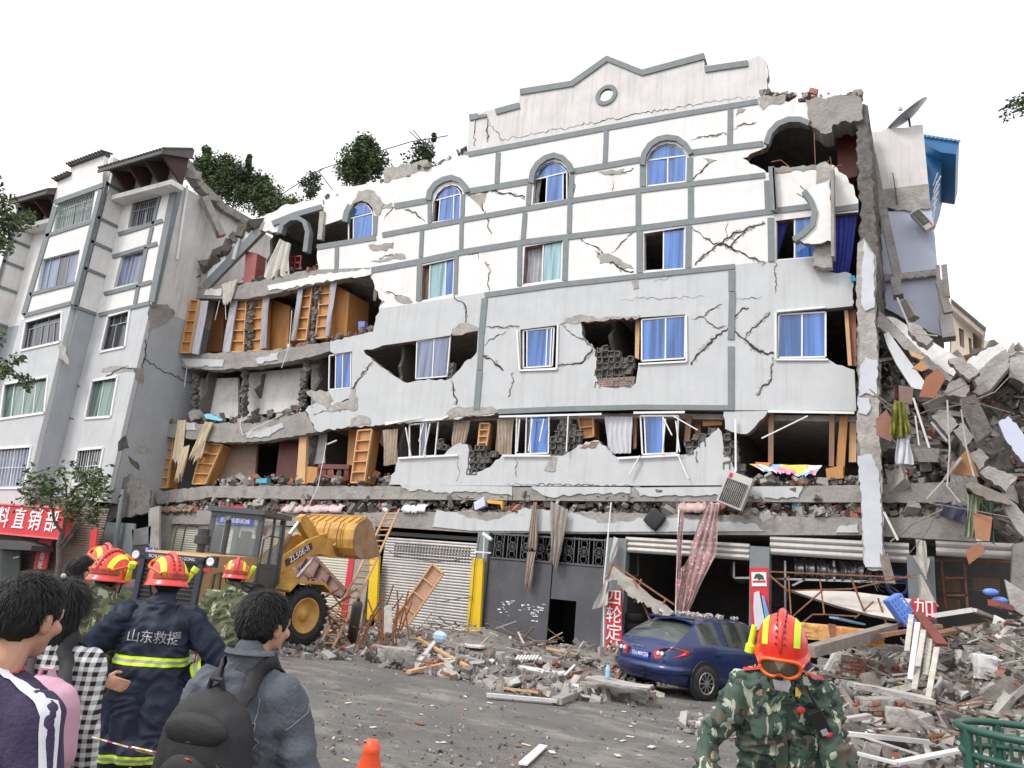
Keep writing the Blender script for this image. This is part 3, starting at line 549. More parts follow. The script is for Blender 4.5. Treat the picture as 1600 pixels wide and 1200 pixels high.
# white surrounds of the lower windows
m=MB()
for l in[[(808,516),(812,579),(870,577),(872,508)],[(1072,492),(1073,565),(998,569)],[(1212,490),(1212,562),(1294,562)],[(1290,480),(1214,487)]]:
 m=MB()
 for a,b in zip(l,l[1:]):m.bar(W(*a,-.03),W(*b,-.03),.05,.05,up=(0,1,0))
 bpart('window_surround',m,frame_w)
for l in[[(602,661),(690,655),(700,650)],[(780,651),(860,649),(940,647)],[(990,645),(1070,644)],[(1200,643),(1335,645)],[(622,716),(715,711)],[(785,712),(860,712)],[(965,716),(1062,711)]]:
 m=MB()
 for a,b in zip(l,l[1:]):m.bar(W(*a,-.06),W(*b,-.06),.06,.035,up=(0,1,0))
 bpart('window_rail',m,frame_w)
m=MB()
for a,b in[((634,668),(642,712)),((655,690),(662,662)),((672,662),(662,712)),((812,655),(808,706)),((832,655),(826,705)),((850,655),(843,690)),((1036,652),(1050,680)),((1040,655),(1035,708)),((1056,658),(1062,706)),((1060,712),(1076,748)),((1000,712),(983,742)),((1150,658),(1149,735)),((1262,650),(1190,685)),((888,650),(885,706)),((1052,650),(1090,672)),((602,664),(660,652))]:
 m=MB();m.bar(W(*a,-.1),W(*b,-.12),.045,.03);bpart('bent_bar',m,frame_w)
XR=-1.55
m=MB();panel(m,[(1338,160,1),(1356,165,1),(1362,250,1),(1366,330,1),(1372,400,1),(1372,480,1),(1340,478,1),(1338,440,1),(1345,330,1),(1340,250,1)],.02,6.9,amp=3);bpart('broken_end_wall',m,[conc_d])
m=MB();panel(m,[(1340,490,1),(1372,480,1),(1376,600,1),(1378,680,1),(1380,760),(1345,758),(1338,700,1),(1338,578,1)],.3,6.9,amp=3);bpart('broken_end_wall',m,[conc])
m=MB();panel(m,[(1258,155,1),(1300,152,1),(1335,147,1),(1346,153,1),(1348,186,1),(1302,194,1),(1300,206,1),(1283,208,1),(1268,198,1)],-.1,.6,amp=3);bpart('broken_parapet_beam',m,conc)
m=MB();panel(m,[(1308,206),(1338,200),(1340,275),(1309,282)],1.,3.);bpart('inner_column',m,wood_d)
m=MB();panel(m,[(1210,262,1),(1275,258,1),(1285,262,1),(1210,270,1)],-.02,.3);bpart('broken_sill',m,conc)
# fallen slice of arched wall hanging from the top floor
o=empty('hanging_wall_piece',W(1285,420,-.4),'narrow white slice of arched wall hanging upside down over the top right windows','wall piece')
m=MB();panel(m,[(1297,280,1),(1280,287,1),(1264,295),(1258,300),(1268,312),(1275,330),(1271,350),(1258,364),(1238,375,1),(1262,380,1),(1299,377,1)],-.5,-.3,(),0,1);m.build('wall',[white_pl,brk],o)
m=MB();band(m,[(1256,298),(1266,311),(1273,330),(1269,350),(1256,363),(1240,374)],9,-.56,-.3);m.build('arch_trim',band_m,o)
m=MB();panel(m,[(1276,258,1),(1290,252,1),(1303,262),(1302,300),(1300,418,1),(1270,416,1),(1273,376)],-.29,-.06,amp=2);m.build('concrete_stub',conc_l,o)
m=MB();band(m,[(1300,265),(1301,400)],5,-.6,-.25);m.build('edge',conc,o)
o=empty('loose_trim_post',W(1208,328,-.1),'short grey trim post torn loose beside the gaping arch window','trim post');m=MB();band(m,[(1205,260),(1209,328)],9,-.2,-.07);m.build('post',band_m,o)
m.__init__();panel(m,[(1207,262),(1210,260),(1214,328),(1211,329)],-.2,-.06);m.build('broken_edge',conc,o)
m=MB()
for a,b in[((1272,208),(1274,258)),((1290,262),(1295,250)),((1300,262),(1297,245)),((1205,253),(1220,250)),((1220,250),(1235,262)),((1300,262),(1315,258)),((1260,300),(1250,290)),((1258,310),(1245,302))]:m.bar(W(*a,-.25),W(*b,-.3),.02,.02)
tag(m.build('bent_reinforcement',rust),'thin bent steel rods sticking out around the gaping arch window','steel rods','bent steel rods')
# long white column leaning down over the shops
o=empty('leaning_column',W(1370,905,-.8),'long white plastered column hanging from the right end down to the shutters','column')
m=MB();panel(m,[(1341,640,1),(1343,540,1),(1340,500,1),(1338,440),(1340,380,1),(1350,372),(1368,400,1),(1367,490,1),(1372,560,1),(1373,640,1),(1376,700,1),(1382,880,1),(1380,892,1),(1356,890,1),(1349,880,1),(1344,710,1),(1338,668,1)],-.55,-.2,(),0,1,amp=2)
m.build('shaft',[conc_l,conc],o)
for q in[[(1350,375,1),(1366,402,1),(1366,480,1),(1352,486,1),(1345,470,1)],[(1344,575,1),(1352,558,1),(1371,563,1),(1370,618,1),(1352,614,1),(1342,620,1)],[(1340,620,1),(1358,622,1),(1360,640,1),(1354,648,1),(1341,645,1)],[(1340,712,1),(1362,710,1),(1374,740,1),(1381,888,1),(1352,886,1),(1347,800,1)]]:
 m=MB();panel(m,q,-.58,-.551,amp=1.6);m.build('plaster',col_w,o)
m=MB()
for i in range(14):a=Vector(W(1356+i*2,890,-.4));m.tube([a,a+Vector((random.uniform(-.15,.15),-.1,-.2)),a+Vector((random.uniform(-.5,.4),random.uniform(-.3,.1),-.25-random.random()*.25))],.009,4)
m.build('rebar',iron,o)
# ================= left building =================
XA,XB,XC=-35.3,-31.45,-27.75;XF=-38.4;LB=Vector((-33,-2,0));ZS=11.3;ZT=16.9
lb=empty('standing_apartment_block',LB,'intact tiled apartment block with stepped bays and tiled eaves at the left','building')
def lpart(name,m,mt,**k):return m.build(name,mt,lb,origin=LB,**k)
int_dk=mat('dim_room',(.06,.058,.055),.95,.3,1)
WIN={'bay':[([(90.5,318),(149,297),(142,344),(83,362)],4,g_green,True,18),([(67,405),(125,390),(116,441),(57,456)],4,g_vio,False,0),([(40,503),(97,487),(94,534),(32,548)],6,g_dark,True,0),([(7,600),(75,588),(69,645),(0,655)],4,g_green,False,0),([(-22,702),(49,697),(38,762),(-30,763)],3,g_vio,False,14)],'rec':[([(209,307),(249,294),(241,349),(199,357)],3,g_dark,True,12),([(190,399),(227,389),(218,441),(177,450)],2,g_vio,False,0),([(169,494),(203,484),(195,542),(156,550)],2,g_dark,True,0),([(144,595),(184,588),(173,651),(132,654)],2,g_green,False,0),([(121,703),(162,699),(151,755),(114,757)],2,g_dark,False,10)]}
def lwall(pts,d,holes,up,name='wall'):
 m=MB();panel(m,pts,d,d+.22,holes);return lpart(name,m,up)
cut=lambda xl,yl,xr_,yr:None
bayU=[(90,283),(109,274),(111,260),(163,241),(160,287),(111,478),(33,500),(84,315)]
bayL=[(33,500),(111,478),(60,687),(36,791),(-60,790),(-60,780),(-20,690)]
lwall(bayU,-3,[WIN['bay'][0][0],WIN['bay'][1][0]],white_pl);lwall(bayL,-3,[w[0]for w in WIN['bay'][2:]],grey_pl)
recU=[(197,300),(160,480),(151,492),(233,472),(276,282)]
def PX(v):return v
m=MB()
def vrect(m,x0,x1,z0,z1,y,t=.2,mi=0,holes=()):
 fr=[[Vector((x0,y,z0)),Vector((x1,y,z0)),Vector((x1,y,z1)),Vector((x0,y,z1))]]+[[W(*p,y)for p in h]for h in holes]
 m.prism(fr,[[p+Vector((0,t,0))for p in l]for l in fr],mi=mi)
vrect(m,XB,XC,ZS,17.9,-2,holes=[w[0]for w in WIN['rec'][:2]]);lpart('wall',m,white_pl)
m=MB();vrect(m,XB,XC,3.3,ZS,-2,holes=[w[0]for w in WIN['rec'][2:]]);lpart('wall',m,grey_pl)
for X,Y0 in((XB,-3),(XC,-2),(XF,-3)):
 for z0,z1,mt,nm in((3.3,ZS,grey_tile,'tiled_side_wall'),(ZS,17.75 if X!=XC else ZT,white_pl if X!=XC else dirty_pl,'side_wall')):
  m=MB();y1=8 if X==XC else-2
  m.box((X-.1,(Y0+y1)/2+.11,(z0+z1)/2),(.2,y1-Y0-.226,z1-z0));lpart(nm,m,mt)
m=MB();vrect(m,XF,XA,3.3,ZS,-2);lpart('wall',m,grey_tile);m=MB();vrect(m,XF,XA,ZS,17.5,-2);lpart('wall',m,white_pl)
m=MB();vrect(m,XF-7,XF,3.3,ZS,-3);lpart('wall',m,grey_pl);m=MB();vrect(m,XF-7,XF,ZS,17.8,-3);lpart('wall',m,white_pl)
m=MB();m.box(((XF-7+XC)/2,3,16.7),(XC-XF+6.5,9.6,.2));lpart('roof',m,conc)
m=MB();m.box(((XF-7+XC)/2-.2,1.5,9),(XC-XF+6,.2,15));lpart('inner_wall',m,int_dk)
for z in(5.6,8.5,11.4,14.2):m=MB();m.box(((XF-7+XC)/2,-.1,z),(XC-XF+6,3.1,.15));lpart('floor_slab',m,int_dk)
# windows
for k,d in(('bay',-3),('rec',-2)):
 for i,(Q,n,gm2,hz,brs)in enumerate(WIN[k]):
  pn=[(j/n,(j+1)/n,gm2)for j in range(n)]
  if k=='bay' and i==1:pn[2]=(pn[2][0],pn[2][1],g_dark)
  window(Q,pn,d+.14,frame_g if i in(0,2,1)else frame_w,.05,lb,horiz=(.32,)if hz else(),label=None,bars=brs)
  o_=lb.children[-1]
  if i>=2:
   m=MB()
   for a,b in zip(Q,Q[1:]+Q[:1]):m.bar(W(*a,d-.02),W(*b,d-.02),.1,.05,up=(0,1,0))
   lpart('window_surround',m,frame_w)
def lband(l,w,d,nm='trim_band'):m=MB();band(m,l,w,d-.05,d-.001);lpart(nm,m,band_m)
for l,w in[([(84,316),(160,289)],7),([(71,368),(141,346)],5),([(46,460),(116,442)],5),([(36,493),(110,473)],6),([(157,296),(112,475)],6),([(86,322),(36,492)],7)]:lband(l,w,-3)
for l,w in[([(199,309),(270,287)],7),([(184,366),(253,344)],6),([(175,401),(245,380)],6),([(162,459),(236,440)],6),([(154,492),(233,473)],6),([(272,290),(236,471)],9),([(251,297),(238,350)],4),([(237,354),(231,381)],5),([(215,446),(210,475)],5),([(228,386),(217,442)],5)]:lband(l,w,-2)
for z in(ZS,13.05,14.3,15.45,17.1):
 m=MB();m.box((XB+.03,-2.5,z),(.06,.98,.13));lpart('trim_band',m,band_m)
 m=MB();m.box((XF+.03,-2.5,z),(.06,.98,.13));lpart('trim_band',m,band_m)
for X in(XB,XF):m=MB();m.box((X+.03,-2.93,(ZS+17.2)/2),(.06,.14,17.2-ZS));lpart('trim_post',m,band_m)
m=MB();m.box((XC+.03,-1.9,(ZS+ZT)/2),(.06,.2,ZT-ZS));lpart('trim_post',m,band_m)
# parapet return and copings of the bay
m=MB();m.prism([[Vector((XB-.26,y,z))for y,z in((-2.78,17.2),(0,17.2),(0,18.6),(-2.78,18.6))]],[[Vector((XB-.46,y,z))for y,z in((-2.78,17.2),(0,17.2),(0,18.6),(-2.78,18.6))]]);lpart('parapet',m,white_pl)
tile_m=mat('dark_roof_tile',(.10,.095,.09),.8,.4,6,bump=.4)
def tiles(x0,x1,y0,z0,y1,z1,name,parent):
 m=MB();n=int((x1-x0)/.2);s=Vector((0,y1-y0,z1-z0))
 m.prism([[Vector((x0,y0,z0)),Vector((x1,y0,z0)),Vector((x1,y1,z1)),Vector((x0,y1,z1))]],[[Vector((x0,y0,z0-.08)),Vector((x1,y0,z0-.08)),Vector((x1,y1,z1-.08)),Vector((x0,y1,z1-.08))]])
 for i in range(n+1):
  x=x0+i*(x1-x0)/n;m.tube([Vector((x,y0-.04,z0+.02)),Vector((x,y1,z1+.02))],.06,6)
 return m.build(name,tile_m,parent,origin=LB)
dk=mat('dark_eave_board',(.12,.115,.11),.85,.2,4);dr=mat('dark_brown_bracket',(.07,.04,.037),.8,.25,4)
for x0,x1,zt in((XB-.1,XC+.55,17.65),(XF-.1,XA-.02,17.3)):
 tiles(x0,x1,-3.35,zt,-2.1,zt+.75,'eave_tiles',lb)
 m=MB();m.box(((x0+x1)/2,-3.36,zt-.15),(x1-x0,.07,.14));m.prism([[Vector((x1+.02,-3.35,zt-.2)),Vector((x1+.02,-2,zt-.2+.55)),Vector((x1+.02,-2,zt+.8)),Vector((x1+.02,-3.38,zt+.02))]],[[Vector((x1-.1,-3.35,zt-.2)),Vector((x1-.1,-2,zt-.2+.55)),Vector((x1-.1,-2,zt+.8)),Vector((x1-.1,-3.38,zt+.02))]]);lpart('eave_board',m,dk)
 m=MB();m.prism([[Vector((x0+.05,-3.3,zt-.1)),Vector((x1-.12,-3.3,zt-.1)),Vector((x1-.12,-2.02,zt+.62)),Vector((x0+.05,-2.02,zt+.62))]],[[Vector((x0+.05,-3.3,zt-.13)),Vector((x1-.12,-3.3,zt-.13)),Vector((x1-.12,-2.02,zt+.59)),Vector((x0+.05,-2.02,zt+.59))]]);lpart('soffit',m,dk)
 n=4 if x1>-30 else 3
 for i in range(n):
  x=x0+.6+(x1-x0-.9)*i/(n-1)if n>1 else x0;m=MB();P=[Vector((x,-3.2,zt-.15)),Vector((x,-2.05,zt-.95)),Vector((x,-2.05,zt+.4))]
  m.prism([P],[[p+Vector((.12,0,0))for p in P]]);lpart('eave_bracket',m,dr)
 m=MB();m.box(((x0+x1)/2,-2.3,zt-1.05),(x1-x0-.3,.6,.22));lpart('cornice',m,white_pl)
 m=MB();vrect(m,x0,x1-.4,zt-.95,zt+.6,-2.03,.02);lpart('wall',m,white_pl)
for a,b,z in(((87,283),(109,273),0),((109,260),(163,240),0)):
 A,B=W(*a,-3.05),W(*b,-3.05);m=MB();m.bar(A+Vector((0,.1,.03)),B+Vector((0,.1,.03)),.4,.12);n=max(2,int((B-A).length/.2))
 for i in range(n+1):p=A.lerp(B,i/n);m.tube([p+Vector((0,-.2,.05)),p+Vector((0,.35,.18))],.055,6)
 lpart('coping_tiles',m,tile_m)
def xpanel(name,q,mt,off=.012):
 m=MB();fr=[WX(x,y,XC+off)for x,y in rough(q,2.2,5)];m.prism([fr],[[p-Vector((off*.8,0,0))for p in fr]]);lpart(name,m,mt)
xpanel('exposed_patch',[(233,474,1),(262,475,1),(274,490,1),(262,503,1),(240,512,1),(232,520,1)],conc);xpanel('exposed_patch',[(208,575,1),(225,575,1),(223,600,1),(214,595,1)],conc);xpanel('exposed_patch',[(185,690,1),(196,680,1),(202,700,1),(184,706,1)],conc_d)
xpanel('exposed_patch',[(210,690,1),(240,700,1),(232,706,1),(216,708,1)],conc_l);xpanel('exposed_patch',[(200,712,1),(215,722,1),(218,735,1),(204,724,1)],conc_d)
m=MB()
for l in[[(225,560),(245,575),(270,585),(300,600)],[(228,530),(226,560),(222,575)],[(165,590),(190,575),(208,575)],[(112,575),(118,592),(125,605)],[(72,650),(95,652),(115,655)]]:
 pts=rough([(x,y,1)for x,y in l],2,4,5,closed=False)
 for a,b in zip(pts,pts[1:]):
  A,B=(WX(*a,XC+.01),WX(*b,XC+.01))if l[0][0]>200 else(W(*a,-2.02),W(*b,-2.02));m.bar(A,B,.03,.02)
lpart('crack',m,crack_m)
for q,d in[([(160,575,1),(200,570,1),(208,580,1),(180,583,1),(158,582,1)],-2),([(90,540,1),(102,540,1),(108,570,1),(92,560,1)],-3)]:
 m=MB();panel(m,q,d-.012,d-.002);lpart('exposed_patch',m,conc_l)
m=MB();e=[WX(x,y,XC+.05)for x,y in[(285,252),(310,290),(345,325),(410,362)]]
for a,b in zip(e,e[1:]):m.bar(a,b,.5,.35);m.chunk((a+b)/2+Vector((.2,0,-.1)),(.5,.5,.3))
lpart('broken_roof_edge',m,conc)
o=empty('fallen_roof_strut',WX(388,370,XC+.6),'broken concrete strut slanting down from the roof edge onto the end wall','beam')
m=MB();m.bar(WX(318,308,XC+.3),WX(345,368,XC+.6),.35,.3);m.build('beam',conc_l,o);m=MB();m.bar(WX(333,340,XC+.42),WX(346,370,XC+.62),.3,.32);m.build('broken_end',brick_r,o)
m=MB();m.tube([WX(293,290,XC+.1),WX(277,405,XC+.1)],.05,8);lpart('drain_pipe',m,white)
# ground floor of the left block
m=MB();vrect(m,XF-7,XC,0,3.3,-2.6,.2);lpart('shop_wall',m,mat('brown_shutter',(.12,.085,.07),.6,.15,3))
def shutter(x0,x1,z0,z1,y,mt,name,label,cat='shutter',s=.085,parent=None,group=None,amp=.018):
 m=MB();n=max(2,int((z1-z0)/s));vs=[];k=4
 for i in range(n*k+1):t=i/k;vs+=[Vector((x0,y-amp*math.sin(math.pi*(t%1)),z0+(z1-z0)*i/(n*k))),Vector((x1,y-amp*math.sin(math.pi*(t%1)),z0+(z1-z0)*i/(n*k)))]
 m.add(vs,[(2*i,2*i+1,2*i+3,2*i+2)for i in range(n*k)])
 m.add([v+Vector((0,.03,0))for v in vs],[(2*i,2*i+2,2*i+3,2*i+1)for i in range(n*k)])
 o=m.build(name,mt,parent,norm=False,origin=None if parent is None else parent['_o'])
 if parent is None:tag(o,label,cat,group)
 return o
sh_b=mat('brown_shutter_paint',(.15,.105,.085),.55,.2,2);sh_c=mat('cream_shutter',(.50,.48,.39),.5,.12,2);sh_g=mat('grey_shutter',(.40,.385,.37),.45,.15,3,metal=.3,streak=.3,stain=(.24,.22,.2))
xz=lambda x,y,d:(W(x,y,d).x,W(x,y,d).z)
a=W(60,870,-2.75).x;b=W(152,870,-2.75).x
shutter(a-1.5,b,.05,3.0,-2.72,sh_b,'roller_shutter','brown roller shutter under the red shop sign',group='roller shutters',parent=None)
o=empty('shop_sign',W(30,838,-3.5),'long red fascia sign with white characters above the left shop','sign')
sx0,sx1=W(-90,815,-3.5).x,W(99,815,-3.5).x;z0_,z1_=W(50,838,-3.5).z,W(50,791,-3.5).z
m=MB();m.box(((sx0+sx1)/2,-3.3,(z0_+z1_)/2),(sx1-sx0,.4,z1_-z0_));m.build('sign_box',red,o)
m=MB()
for z in(z0_,z1_):m.bar((sx0,-3.52,z),(sx1,-3.52,z),.06,.05,up=(0,1,0))
m.build('sign_rim',mat('red_rim',(.7,.15,.16),.5),o)
hgt=z1_-z0_
for ch,px in(('材',-40),('料',3),('直',29),('销',54),('部',81)):
 txt('character',ch,hgt*.78,white,frameM((W(px,815,-3.52).x,-3.52,(z0_+z1_)/2),(1,0,0),(0,0,1)),o,.012,bold=.02,sx=1.)
def post_sign(name,Q,d,chars,label,col=red,tc=white,size=.3,cat='sign',thick=.05,group=None):
 o=empty(name,W(*Q[3],d),label,cat,group);m=MB();panel(m,Q,d,d+thick);m.build('board',col,o)
 n=len(chars)
 for i,ch in enumerate(chars):
  v=(i+.5)/n;p=W(*bil(Q,.5,v),d-.012);txt('character',ch,size,tc,frameM(p,(1,0,0),(0,0,1)),o,.006,bold=.015)
 return o
post_sign('shop_post_sign',[(62,838),(82,838),(71,890),(52,890)],-3.0,['','矿','棉','板'],'red painted shop post with small white characters left of the thin tree',size=.3)
post_sign('shop_post_sign',[(142,828),(152,826),(147,874),(138,872)],-3.0,['','','铝'],'narrow torn red post sign with a white character right of the thin tree',size=.28)
o=empty('booth_awning',W(20,858,-3.6),'dark green metal awning box and door under the red fascia sign','awning')
m=MB();panel(m,[(-30,842),(30,845),(50,852),(48,860),(-30,856)],-3.9,-3.1);m.build('awning',iron,o)
m=MB();panel(m,[(-30,857),(32,860),(28,930),(-30,930)],-3.15,-3.1);m.build('door',mat('dark_green_metal',(.05,.06,.058),.6),o);m=MB();m.bar(W(21,872,-3.2),W(30,870,-3.2),.04);m.build('handle',white,o)
# grey alley front between the two buildings
o=empty('alley_front',W(200,905,-1.4),'patched grey sheet metal front in the gap between the two buildings','wall')
for q,mt in[([(160,775,1),(202,740,1),(235,765,1),(232,800,1),(165,815)],conc_d),([(158,815),(210,818),(203,900),(150,905)],band_m),([(206,828),(236,822),(234,850),(208,852)],metal),([(208,853),(234,852),(228,905),(204,905)],int_dk),([(232,795),(249,790),(247,905),(232,905)],conc)]:
 m=MB();panel(m,q,-1.5,-1.42);m.build('sheet',mt,o)
m=MB();m.tube([W(193,765,-1.7),W(180,850,-1.7),W(178,905,-1.7)],.09,10);tag(m.build('grey_pipe',band_m),'thick grey drain pipe standing in the gap between buildings','pipe')
o=post_sign('blue_shop_sign',[(227,854),(245,857),(242,893),(222,892)],-1.9,['Jinde','金','德'],'small blue vertical sign with white lettering by the cream shutter',blue_s,white,.3)
# ================= behind on the right =================
o=empty('rear_block',Vector((-.5,3,0)),'pale lavender rear wall with a concrete rooftop tank, torn open at the right','building')
RB=o
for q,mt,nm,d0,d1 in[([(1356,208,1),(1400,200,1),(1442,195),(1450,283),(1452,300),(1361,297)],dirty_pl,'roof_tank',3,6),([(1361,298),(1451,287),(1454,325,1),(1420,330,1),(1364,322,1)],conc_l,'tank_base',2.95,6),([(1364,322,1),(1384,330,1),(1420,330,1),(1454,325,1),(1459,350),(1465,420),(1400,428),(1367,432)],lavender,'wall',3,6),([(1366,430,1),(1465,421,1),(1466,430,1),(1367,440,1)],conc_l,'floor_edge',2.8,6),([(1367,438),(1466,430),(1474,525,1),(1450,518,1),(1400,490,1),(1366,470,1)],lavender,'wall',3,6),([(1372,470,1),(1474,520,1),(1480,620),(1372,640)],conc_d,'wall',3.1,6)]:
 m=MB();panel(m,q,d0,d1,amp=1.6);m.build(nm,mt,o)
m=MB();m.bar(W(1354,195,2.6),W(1380,330,2.4),.22,.2);m.bar(W(1380,330,2.4),W(1404,440,2.),.24,.22);m.bar(W(1399,436,2),W(1404,464,1.9),.28,.25);m.bar(W(1414,473,1.8),W(1428,498,1.7),.3,.22);tag(m.build('snapped_column',conc),'thin snapped concrete column leaning down the lavender wall','column')
m=MB()
for a,b,w in[((1465,415),(1472,500),.1),((1475,415),(1480,465),.14),((1468,440),(1482,490),.2),((1477,495),(1483,530),.32)]:m.bar(W(*a,2.6),W(*b,2.5),w)
m.build('broken_frame',conc,o)
m=MB();m.bar(W(1395,270,2.9),W(1402,318,2.9),.03);m.build('conduit',iron,o)
def acunit(name,c,rz,tilt,label,yaw=0.):
 o=local_root(name,c,label,'air conditioner','air conditioner units');o.rotation_euler=(0,tilt,rz)
 m=MB();m.box((0,0,0),(.85,.32,.6));m.build('casing',mat('ac_casing',(.55,.53,.5),.6,.1,3),o)
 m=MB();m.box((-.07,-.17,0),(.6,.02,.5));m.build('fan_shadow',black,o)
 m=MB()
 for k in range(6):m.lathe([(.04+.038*k,-.006),(.046+.038*k,0),(.04+.038*k,.006)],(-.07,-.19,0),20,R=Matrix.Rotation(math.pi/2,3,'X'))
 for k in range(12):m.box((-.07,-.19,-.24+k*.044),(.58,.01,.012))
 m.build('fan_grille',mat('ac_grille',(.36,.35,.33),.6),o);m=MB();m.box((.32,-.165,.2),(.12,.01,.08));m.build('badge',red,o);return o
o=acunit('air_conditioner',W(1149,767,-.45),.08,math.radians(-70),'beige air conditioner unit hanging tilted from its pipe below the parapet');o.scale=(1.,1,1.08)
m=MB();m.tube([W(1149,655,-.1),W(1150,735,-.12),W(1143,745,-.3)],.03,6);tag(m.build('pipe',white),'thin white pipe holding the tilted air conditioner','pipe')
o=acunit('air_conditioner',W(1441,345,2.7),0,math.radians(58),'white air conditioner unit dangling on the lavender wall');o.scale=(.85,.8,.42)
o=empty('satellite_dish',W(1420,200,3.2),'grey satellite dish seen edge on above the roof tank','satellite dish')
R_=Matrix.Rotation(math.radians(-36),3,'Y')@Matrix.Rotation(math.radians(18),3,'X')
m=MB();m.lathe([(0,-.16),(.25,-.13),(.5,-.06),(.72,0),(.72,.015),(.5,-.045),(.25,-.115),(0,-.145)],W(1416,180,3.2),28,R=R_);m.build('dish',metal,o,smooth=True)
m=MB();m.bar(W(1420,184,3.2),W(1422,198,3.2),.06);m.build('mast',iron,o);m=MB();m.box(W(1407,170,3.2),(.12,.1,.1));m.build('feed',metal,o)
o=empty('blue_roof_shed',W(1470,315,5),'bright blue corrugated roof shed behind the concrete tank','shed')
m=MB();panel(m,[(1440,209),(1499,219),(1494,241),(1470,238),(1441,222)],4.6,8);m.build('roof',blue_roof,o)
m=MB();panel(m,[(1443,223),(1476,236),(1468,275),(1453,318),(1449,285)],5.2,8);m.build('wall',blue_roof,o)
m=MB()
for i in range(9):t=i/8;m.bar(W(1443+55*t,210+8.5*t,4.55),W(1443+55*t,213+8.5*t,4.55),.1,.04,up=(0,1,0))
m.build('ribs',mat('pale_blue_edge',(.12,.3,.5),.5),o)
m=MB()
for i in range(7):m.bar(W(1470-i*2.0,275+i*12,5),W(1462-i*1,290+i*11,5),.03);m.bar(W(1465-i,270+i*13,5),W(1458,290+i*11,5),.02)
m.build('lattice',white,o)
o=empty('cream_house',Vector((3,16,0)),'cream house with a brown pitched roof far behind the rubble','house')
cr=mat('cream_wall',(.60,.53,.42),.85,.1,2)
m=MB();panel(m,[(1488,482),(1520,510),(1522,700),(1488,700)],14,20,[[(1498,512),(1506,516),(1507,545),(1500,540)],[(1513,527),(1518,530),(1520,558),(1515,553)]]);m.build('wall',cr,o)
m=MB();panel(m,[(1486,470),(1540,515),(1536,524),(1486,482)],13.4,20);m.build('roof',mat('cream_eave',(.5,.43,.36),.8),o);m=MB();panel(m,[(1486,466),(1541,512),(1539,516),(1486,471)],13.3,20);m.build('roof_edge',tile_m,o)
m=MB();panel(m,[(1497,511),(1507,515),(1508,546),(1499,541)],14.1,14.2);panel(m,[(1512,526),(1519,529),(1521,559),(1514,554)],14.1,14.2);m.build('window',mat('brown_pane',(.2,.12,.11),.4),o)
m=MB();panel(m,[(1515,528),(1562,535),(1562,700),(1515,700)],17,22);tag(m.build('low_cream_house',cr),'low cream wall beyond the rubble right of the cream house','house')
# ================= furniture and cloth in the open rooms =================
def shelf(Q,d,label,n=5,depth=.5,mt=None,name='open_shelf',group='shelf units in the torn open rooms'):
 o=empty(name,W(*Q[3],d),label,'shelf',group);m=MB();panel(m,Q,d+.05,d+depth);m.build('carcass',mt or wood,o)
 m=MB();P=[W(*q,d)for q in Q]
 for a,b in zip(P,P[1:]+P[:1]):m.bar(a,b,.05,.09,up=(0,1,0))
 m.build('face_frame',wood_l,o)
 for i in range(1,n):m=MB();m.bar(W(*bil(Q,0,i/n),d),W(*bil(Q,1,i/n),d),.035,.1,up=(0,1,0));m.build('shelf_board',wood_l,o)
 return o
shelf([(299,469),(311,469),(297,551),(282,551)],-.3,'narrow open wooden shelf at the far left of the upper torn rooms',depth=.2)
shelf([(372,467),(386,467),(381,550),(359,550)],.25,'tall wooden shelf left of the first broken block partition')
shelf([(399,465),(412,464),(408,547),(388,549)],.3,'tall wooden shelf right of the first broken block partition')
shelf([(472,447),(489,446),(479,531),(462,531)],.25,'wooden shelf with a missing lower corner left of the second partition')
shelf([(502,442),(517,441),(514,527),(494,529)],.25,'tall wooden shelf right of the second partition')
shelf([(258,684),(272,687),(262,762),(247,762)],.2,'orange shelf behind the hanging cream cloth')
shelf([(318,692),(348,695),(322,756),(301,756)],.2,'wide orange shelf leaning left in the lower torn room',n=4)
shelf([(560,673),(582,671),(570,754),(549,754)],.1,'crooked pale shelf right of the dark red desk')
shelf([(751,662),(766,662),(760,702),(747,702)],.3,'small ladder-like shelf standing behind the broken parapet',n=4,depth=.3)
shelf([(904,652),(927,651),(928,682),(910,685)],.35,'pale cabinet behind the broken block wall',n=2)
def board(Q,d,t,mt,name,label,cat,group=None,origin=None):
 m=MB();panel(m,Q,d,d+t);return tag(m.build(name,mt),label,cat,group)
board([(421,466),(453,478),(450,543),(416,547)],.9,1.6,wood,'wardrobe','wide varnished wardrobe in the middle upper torn room','wardrobe','wardrobes')
board([(521,443),(546,457),(541,525),(517,527)],.6,1.2,wood,'wardrobe','varnished wardrobe right of the fifth shelf in the upper torn rooms','wardrobe','wardrobes')
board([(327,472),(352,470),(346,549),(316,550)],1.,.4,mat('brown_panel',(.36,.165,.06),.6,.25,3,stretch=(6,6,.6)),'wardrobe','dark brown wardrobe between the two grey curtains at the left','wardrobe','wardrobes')
board([(437,690),(466,694),(462,750),(430,750)],.9,.8,wood_d,'wardrobe','dark red wardrobe tipped over in the lower torn room','wardrobe','wardrobes')
board([(350,694),(402,690),(398,745),(334,752)],.7,.1,mat('dull_brown_panel',(.22,.15,.115),.7,.2,4),'wood_board','dull brown panel leaning behind the wide orange shelf','board')
board([(545,672),(559,671),(548,740),(541,742)],.8,.1,wood,'wood_board','orange board behind the red desk and crooked shelf','board')
board([(548,452),(575,440),(570,515),(543,522)],2.2,.2,wood_b,'wood_board','brown door leaf deep in the upper torn room','board')
board([(468,680),(479,680),(476,756),(462,756)],.15,.12,wood_l,'upright_plank','upright pale plank beside the dark red desk','panel')
board([(472,728),(496,730),(494,754),(470,755)],.2,.5,wood,'wood_cabinet','low orange cabinet left of the dark red desk','cabinet')
o=empty('red_desk',W(518,753,.3),'dark red wooden desk on the second floor edge','desk')
